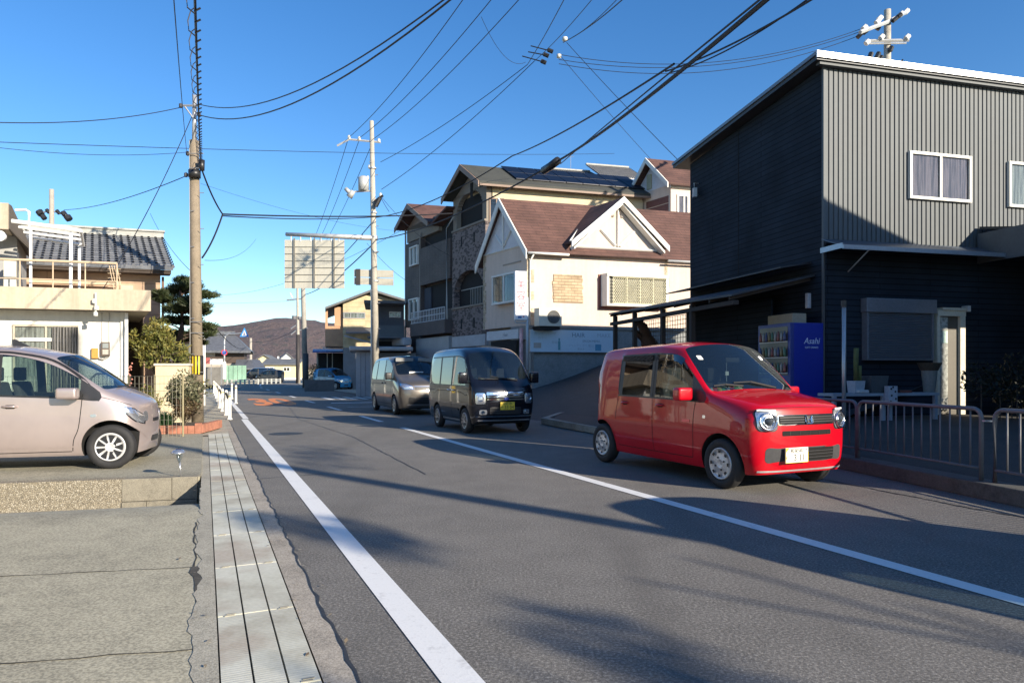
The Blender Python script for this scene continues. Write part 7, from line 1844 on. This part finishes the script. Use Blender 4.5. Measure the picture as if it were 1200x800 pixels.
T, l = pole('utility_pole', 'nearer and thicker of the twin poles standing under the big sign board', 358, 58, 283, .24, .16, 0, concrete('pole_concrete_grey', (.33,.31,.27), .3, scale=2), 354)
b = MB(); b.lathe([(.26,0),(.26,l(0,414).z)], 12); b.build('cover', mat('pole_cover', (.10,.095,.09), .7), T, smooth=True)
b = MB(); b.tube([l(345,321), l(364,321)], .06, 5); b.build('crossarm', steel, T)
T, l = pole('utility_pole', 'thin farther of the twin poles with crossarms and a dark lower sleeve', 350, 81, 334, .22, .13, 0, polec, 348.5)
b = MB(); b.lathe([(.25,0),(.25,l(0,392).z)], 12, Matrix.Translation(Vector((-.08,0,0)))); b.build('cover', mat('pole_cover2', (.035,.03,.03), .7), T, smooth=True)
b = MB(); b.tube([l(336,351.5), l(354,350)], .09, 5); b.tube([l(340,343), l(343,349)], .05, 5); b.tube([l(341,385), l(347,381)], .07, 5); b.tube([l(341,392), l(347,387)], .07, 5); b.tube([l(351,387), l(360,384)], .07, 5); b.build('crossarm', steel, T)
b = MB(); b.tube([l(345,370), l(345,374)], .3, 8); b.tube([l(351,371), l(351,374)], .25, 8); b.build('transformer', mat('tf_dark', (.12,.12,.13), .5), T)
T, l = pole('utility_pole', 'short distant concrete pole between the old tiled house and the yellow houses', 293.8, 115, 396, .25, .2, 0, polec)
b = MB(); b.tube([l(292,428), l(292,421)], .5, 8); b.build('box', white_p, T)
T, l = pole('utility_pole', 'pale utility pole top with dark fittings rising behind the tiled roof on the left', 61, 32, 222, .13, .10, 0, polec, 60.5)
b = MB(); b.tube([l(45,250), l(60,247), l(80,253)], .035, 5); b.build('crossarm', steel, T)
b = MB()
for (x,y,r_) in ((47,249,.16),(51,254,.12),(75,250,.12),(80,255,.16),(56,247,.08),(68,248,.08)): b.tube([l(x-1.5,y-1.5), l(x+1.5,y+2.5)], r_, 7)
b.build('fittings', black_pl, T)
T, l = pole('utility_pole', 'tall pole with white insulator arms rising behind the roof of the dark metal building', 1039, 26, 12, .17, .12, 0, concrete('pole_concrete_pale', (.40,.37,.31)), 1040)
b = MB(); b.tube([l(1008,38,-1.5), l(1040,26,-.2), l(1063,14,1.2)], .07, 5); b.tube([l(1014,48.5,-.15), l(1065,47.5,-.15)], .06, 5); b.tube([l(1018,51.5,-.15), l(1062,51,-.15)], .03, 5); b.tube([l(988,73,-.3), l(1040,71,-.15)], .05, 5)
b.build('crossarm', mat('arm_white', (.6,.6,.58)), T)
b = MB()
for (x,y,dY) in ((1062,14,1.2),(1056,17,1.0),(1031,22,-.4),(1028,26,-.5),(1013,33,-1.2),(1016,50,-.2),(1063,44,-.2),(1033,44,-.2)): b.tube([l(x-1.5,y+1.5,dY), l(x+2,y-2,dY)], .10, 7)
b.build('insulators', mat('insulator_white', (.7,.7,.68), .3), T)
b = MB()
for (x,y,dx,dy) in ((1009,40,-4,4),(1016,36,-4,3),(1046,25,5,-4),(1052,20,4,-3),(1021,62,-2,7),(1030,62,-4,8),(1033,66,-3,6),(1045,55,-2,5),(1027,32,4,2)): b.tube([l(x,y,-.2), l(x+dx,y+dy,-.2)], .09, 6)
b.tube([l(1033,70,-.2), l(1050,80,-.2), l(1058,70,-.2)], .03, 4); b.build('fittings', black_pl, T)

# ------------------------------------------------------------------ overhead cables
def wire(a, b_, sag, r, label, mid=None, coils=False, n=20):
    A, B = dp(*a), dp(*b_); P = []
    for i in range(n+1):
        k = i/n; p = A.lerp(B, k); p.z -= sag*4*k*(1-k); P.append(p)
    root = A.copy(); m_ = MB(); m_.tube([p-root for p in P], r, 5, caps=False); o = m_.build('overhead_cable', cable); o.location = root; tag(o, label, 'cable', 'overhead cables')
    if coils:
        c = MB()
        for i in range(1, n*2):
            k = i/(n*2); p = A.lerp(B, k); p.z -= sag*4*k*(1-k); p -= root
            c.tube([p+Vector((-.01,0,-.02)), p+Vector((.05,0,.01))], r*.8, 4, caps=False)
            if i%2: c.tube([p+Vector((0,0,-.16)), p+Vector((-.07,0,-.1)), p+Vector((-.08,0,.0)), p+Vector((-.05,0,.1)), p+Vector((0,0,.14))], r*.45, 4, caps=False)
        q = c.build('coil', cable); q.parent = o
    return o
LP = (233,137,18)
wire((232,122,18), (528,-6,8.2), .55, .011, 'upper of the two heavy cables sweeping right from the striped pole')
wire((234,135,18), (540,-10,8.0), .60, .013, 'lower of the two heavy cables sweeping right from the striped pole')
wire((212,126,18), (-20,143,13), .15, .010, 'cable running left from the steel top of the striped pole')
wire((226,134,18), (112,352,15.2), .25, .010, 'service drop from the striped pole to the balcony of the white house')
wire((221,205,18), (75,246,30), .2, .012, 'thin cable from the striped pole towards the pole behind the tiled roof')
wire((235,190,18), (228,-20,6.0), .1, .014, 'thick spiral-hung cable rising straight overhead from the striped pole', None, True)
wire((219,180,18), (203,-10,6.5), .1, .006, 'thin wire beside the spiral-hung cable at the striped pole')
wire((237,200,18), (261,251,19.5), .1, .022, 'upper branch of the three-way cable joint right of the striped pole')
wire((237,302,18), (261,251,19.5), .12, .024, 'lower branch of the three-way cable joint right of the striped pole')
wire((261,251,19.5), (530,250,30), .1, .024, 'horizontal bundle from the three-way joint to the apartment house')
wire((261,253,19.5), (452,253,33), .12, .018, 'second horizontal strand from the three-way joint to the tall concrete pole')
wire((-20,166,16), (720,180,36), .15, .009, 'long thin wire crossing the whole sky above the gantry arm')
wire((-20,171,16), (225,178,20), .15, .007, 'short thin wire below the long crossing wire at the left')
# bundles up to the right
wire((440,281,33), (655,188,17), .35, .024, 'thick bundle from the tall concrete pole towards the upper right')
wire((655,188,17), (912,-12,6), .1, .026, 'very thick cable bundle crossing to the upper right corner of the sky')
wire((657,192,17), (905,-12,6), -.02, .011, 'thin cable laced along the very thick bundle')
wire((440,255,33), (600,183,22), .35, .020, 'middle bundle from the tall pole passing over the three-gabled roof')
wire((600,183,22), (790,75,10.5), .12, .018, 'middle bundle continuing up to meet the very thick bundle')
wire((780,84,10.8), (970,-12,7), .08, .013, 'heavy cable leaving the very thick bundle towards the upper right')
wire((784,86,10.8), (962,-12,7.2), .12, .010, 'thin cable below the heavy one leaving the thick bundle')
b = MB(); P = [dp(637,200,17.6), dp(645,195,17.3), dp(654,188,17)]; root = P[0].copy(); b.tube([p-root for p in P], .10, 8); o = b.build('cable_closure', black_pl, smooth=True); o.location = root; tag(o, 'long black splice closure on the thick bundle above the brown roofs', 'cable closure')
# high voltage lines over the tall pole
for i, (a, b_, s_, lab) in enumerate([((409,161,33),(548,-8,19),.3,'first'),((421,162,33),(582,-8,19),.3,'second'),((436,164,33),(615,-8,19),.3,'third'),((446,190,33),(618,76,24),.2,'fourth'),((447,222,33),(626,72,24),.25,'fifth')]):
    wire(a, b_, s_, .013, lab+' line from the left of the fan of wires above the tall concrete pole')
wire((618,76,24), (665,-8,17), .05, .012, 'line continuing from the wire junction up past the top edge')
wire((626,72,24), (700,-8,16), .08, .010, 'second line from the wire junction up past the top edge')
wire((660,50,23), (738,-8,16), .1, .015, 'double line from the wire junction curving to the top edge')
wire((664,48,23), (730,-8,16), .12, .010, 'thin companion of the curving double line')
for i, (ya, yb, s_) in enumerate(((64,33,.75),(70,36,.72),(75,40,.80))):
    wire((655,ya,23.5), (1012,yb,25), s_, .011, ['top','middle','bottom'][i]+' of three slack lines from the wire junction to the pole behind the metal building')
wire((664,50,23), (800,193,19.6), .05, .010, 'service wire from the junction down to the far corner of the metal building')
wire((657,66,23), (762,186,30), .05, .009, 'service wire from the junction down to the pink dormer gable')
b = MB(); root = dp(640,62,23.3)
for (x,y,x2,y2) in ((622,54,645,60),(619,61,640,65),(612,66,637,73)):
    b.tube([dp(x,y,23.5)-root, dp(x2,y2,23.3)-root], .02, 5); b.tube([dp(x2-3,y2-1.5,23.3)-root, dp(x2+3,y2+1,23.3)-root], .07, 7)
o = b.build('dead_end_clamps', black_pl); o.location = root; tag(o, 'three black dead-end clamps hanging in the wires at the top centre', 'clamp')
for i,(x,y,r_) in enumerate(((662,46,.09),(655,66,.08))):
    b = MB(); b.lathe([(.001,-r_),(r_,-.05),(r_,.05),(.001,r_)], 10); o = b.build('insulator', porc, smooth=True); o.location = dp(x,y,23.2); tag(o, ['pale insulator at the upper junction of the top centre wires','pale insulator at the lower junction of the top centre wires'][i], 'insulator')
wire((564,20,20), (616,73,24), .5, .007, 'slack jumper loop left of the top centre junction')
# beyond the tall pole
for i, (a, b_) in enumerate((((408,163,33),(356,306,58)),((421,164,33),(362,303,58)),((437,166,33),(370,300,58)))):
    wire(a, b_, .5, .014, ['left','middle','right'][i]+' of the three lines falling from the tall pole to the twin poles')
wire((440,283,33), (358,345,58), .4, .030, 'thick cable from the tall pole down to the nearer twin pole')
wire((440,256,33), (360,336,58), .3, .024, 'upper thick cable from the tall pole down to the nearer twin pole')
wire((446,230,33), (456,248,31), .05, .012, 'short drop wire right of the tall pole')
wire((448,232,33), (528,300,30.5), .3, .010, 'service wire from the tall pole to the brown balcony wall')
wire((430,285,33), (478,330,32), .15, .009, 'low service wire to the brown wall by the downpipe')
wire((-20,336,60), (345,352,81), .8, .012, 'faint far wire across the sky above the mountain')
wire((248,378,40), (292,402,115), 1.2, .03, 'sagging cable from the pine tree side to the distant pole')
wire((294,400,115), (350,385,81), .6, .03, 'distant cable between the short pole and the twin poles')
wire((238,330,18), (176,250,30), .3, .008, 'thin wire from the striped pole back over the tiled roof')
wire((240,305,20), (300,280,45), .4, .007, 'thin distant wire right of the striped pole')
wire((235,215,40), (480,272,60), .5, .009, 'thin wire behind the three-way cable joint')
wire((240,345,60), (470,270,34), 1.0, .010, 'thin wire passing behind the overhead sign board')

# ------------------------------------------------------------------ behind the camera: what shades the street
U_ = Vector((math.cos(R(SUN_AZ)), math.sin(R(SUN_AZ)), 0)); S__ = Vector((math.sin(R(SUN_AZ)), -math.cos(R(SUN_AZ)), 0))
TE = math.tan(R(SUN_EL))
def ud(u, d, z=0): p = U_*u+S__*d; return Vector((p.x,p.y,z))
class FU:
    def __init__(s): s.o = Vector((0,0,0))
    def __call__(s, u, v, z): return ud(u, v, z)
g_ = FU()
offw = mat('tan_render', (.42,.35,.26), .85, 0, .1, 1); 
HA = empty('house', (0,0,0), 0, 'unseen tan gabled house behind the viewpoint, shaped to shade the metal building', 'house')  # unseen house, roof line shaped to cast the diagonal wall shadow
d0, d1 = 5.0, 13.0; zr_ = 6.45+TE*d0; slope = .70; ul, ur, um = 9.9, 16.45, 14.0
b = MB(); sbox(b, g_, ul+.1, ur-.05, d0+.1, d1, 0, 3.6+TE*d0-.2); b.prism([g_(ul+.1,d0+.1,3.4+TE*d0), g_(ur-.05,d0+.1,zr_-slope*(ur-um)-.05), g_(um,d0+.1,zr_-.1)], tuple(S__*.3)); b.build('wall', offw, HA)
b = MB(); b.prism([g_(ul,d0,zr_-slope*(um-ul)), g_(um,d0,zr_), g_(um,d1+.4,zr_), g_(ul,d1+.4,zr_-slope*(um-ul))], (0,0,-.12)); b.prism([g_(um,d0,zr_), g_(ur,d0,zr_-slope*(ur-um)), g_(ur,d1+.4,zr_-slope*(ur-um)), g_(um,d1+.4,zr_)], (0,0,-.12)); b.build('roof', kaw, HA)
b = MB(); sbox(b, g_, 8.62, 9.95, 2.6, 9, 0, 2.6); b.build('shade_annexe', offw, HA)  # low wing added to keep the railings in shade
HB = empty('house', (0,0,0), 0, 'unseen flat-roofed grey house beyond the tan gabled one, added to cast shade', 'house')  # unseen block added so shade resumes right of the lit door
b = MB(); sbox(b, g_, 16.98, 34, 4.2, 11, 0, 3.9+TE*4.2); b.build('wall', mat('grey_render', (.3,.3,.29), .85), HB); b = MB(); sbox(b, g_, 16.96, 34.2, 4.1, 11.2, 3.9+TE*4.2+.002, 3.9+TE*4.2+.15); b.build('roof', greyroof, HB)
for (x, y, a, nm) in (*[(rd(-17, 25).x, rd(-17, 25).y, 24.2, 'unseen tan house across the road, added for the vans to reflect'), (rd(-17, 37).x, rd(-17, 37).y, 24.2, 'unseen farther tan house across the road, added for the vans to reflect')],(-17,-3,15,'unseen cream house left of the driveway, added for the cars to reflect'),(-19,-14,15,'unseen second cream house left of the road, added for the cars to reflect')):  # unseen houses added so car sides and glass have something to reflect
    f = Fr(x, y, a, a+90); H = f.root('house', nm, 'house'); part('wall', f, beige if y > -5 else offw, H, (0,7,0,8,-.3,5.2)); b = MB(); b.prism([f(-.4,-.4,5.2), f(7.4,-.4,5.2), f(7.4,4,6.9), f(-.4,4,6.9)], (0,0,.15)); b.prism([f(-.4,4,6.9), f(7.4,4,6.9), f(7.4,8.4,5.2), f(-.4,8.4,5.2)], (0,0,.15)); b.build('roof', kaw, H)
    for yy in (1.2, 4.6):
        for z_ in (1.0, 3.4):
            b = MB(); sbox(b, f, 7.0, 7.05, yy, yy+1.7, z_, z_+1.1); w_ = b.build('window', white_p, H); b = MB(); sbox(b, f, 7.051, 7.06, yy+.06, yy+1.64, z_+.06, z_+1.04); b.build('pane', black_pl, w_)
# unseen copy of the van, added to cast the wedge shadow in the right lane
vv = copy_tree(bv.root); vv.name = 'kei_van'; vv.location = place(6.28, -1.25); vv.rotation_euler = (0,0,HEAD); vv['label'] = 'unseen black kei van past the viewpoint, added to shade the right lane'
# poles behind
for (u, d, h, lab) in ((5.1, 12, 12.9, 'roadside utility pole behind the viewpoint on the right'), (11.0, 3.6, 9.6, 'utility pole beside the tan gabled house')):
    q = ud(u, d, 0); T = empty('utility_pole', q, 0, lab, 'utility pole'); b = MB(); b.tube([(0,0,0),(0,0,h)], .17, 14, .11); b.build('pole', polec, T, smooth=True)
    b = MB(); b.tube([(-.8,.6,h-.5),(.8,-.6,h-.5)], .05, 5); b.build('crossarm', steel, T)
# loose tree whose boughs shade the foreground
rng = random.Random(19); q = ud(3.1, 13.5, 0); T = empty('tree', q, 0, 'thin roadside tree behind the viewpoint whose boughs shade the road', 'tree')
b = MB(); tips = []; b.tube([(0,0,0),(.05,0,2.5),(0,.1,4.6)], .13, 8, .07)
for k in range(4):
    a = k*1.6; limb(b, (0,.1,3.2+k*.25), (math.cos(a), math.sin(a), .9), 1.5, .05, rng, 1, tips)
b.build('trunk', barkm, T)
b = MB(); 
for (u, d, z, a_, b2, c_, n_) in ((3.35,13.2,6.45,.22,.45,.35,380),(3.15,13.4,6.9,.2,.3,.2,160),(2.85,13.6,5.6,.25,.4,.22,170),(2.7,13.3,5.3,.2,.3,.2,90),(1.6,13.5,5.6,.3,.3,.2,50)):
    cc = ud(u, d, z)-q
    leaf_cloud(b, cc, (a_, b2, c_), n_, .12, rng, .0)
for (u, d, z, n_) in ((6.1,12.4,7.9,160),(6.6,12.4,8.2,120),(5.7,12.5,7.6,100)): leaf_cloud(b, ud(u,d,z)-q, (.5,.6,.22), n_, .12, rng, .0)
b.build('foliage', dkg, T)

# a few fallen leaves and grit along the gutter
rng = random.Random(44); b = MB()
for k in range(110):
    t_ = rng.choice((rng.gauss(.60,.05), rng.gauss(-.06,.05), rng.gauss(.48,.03))); s_ = rng.uniform(2.0, 14); q = rd(t_, s_, .012+rng.random()*.006); a = rng.uniform(0,6.28); L = rng.uniform(.008,.022)
    d = Vector((math.cos(a), math.sin(a), rng.uniform(-.1,.3)))*L; n_ = Vector((-d.y,d.x,0))*.5
    b.face([q-d, q-n_, q+d, q+n_])
tag(b.build('fallen_leaves', leafmat('dry_leaves', [(.16,.10,.05),(.30,.24,.15),(.42,.38,.30)])), 'scattered dry leaf bits and grit along the gutter covers', 'fallen leaves', kind='stuff')
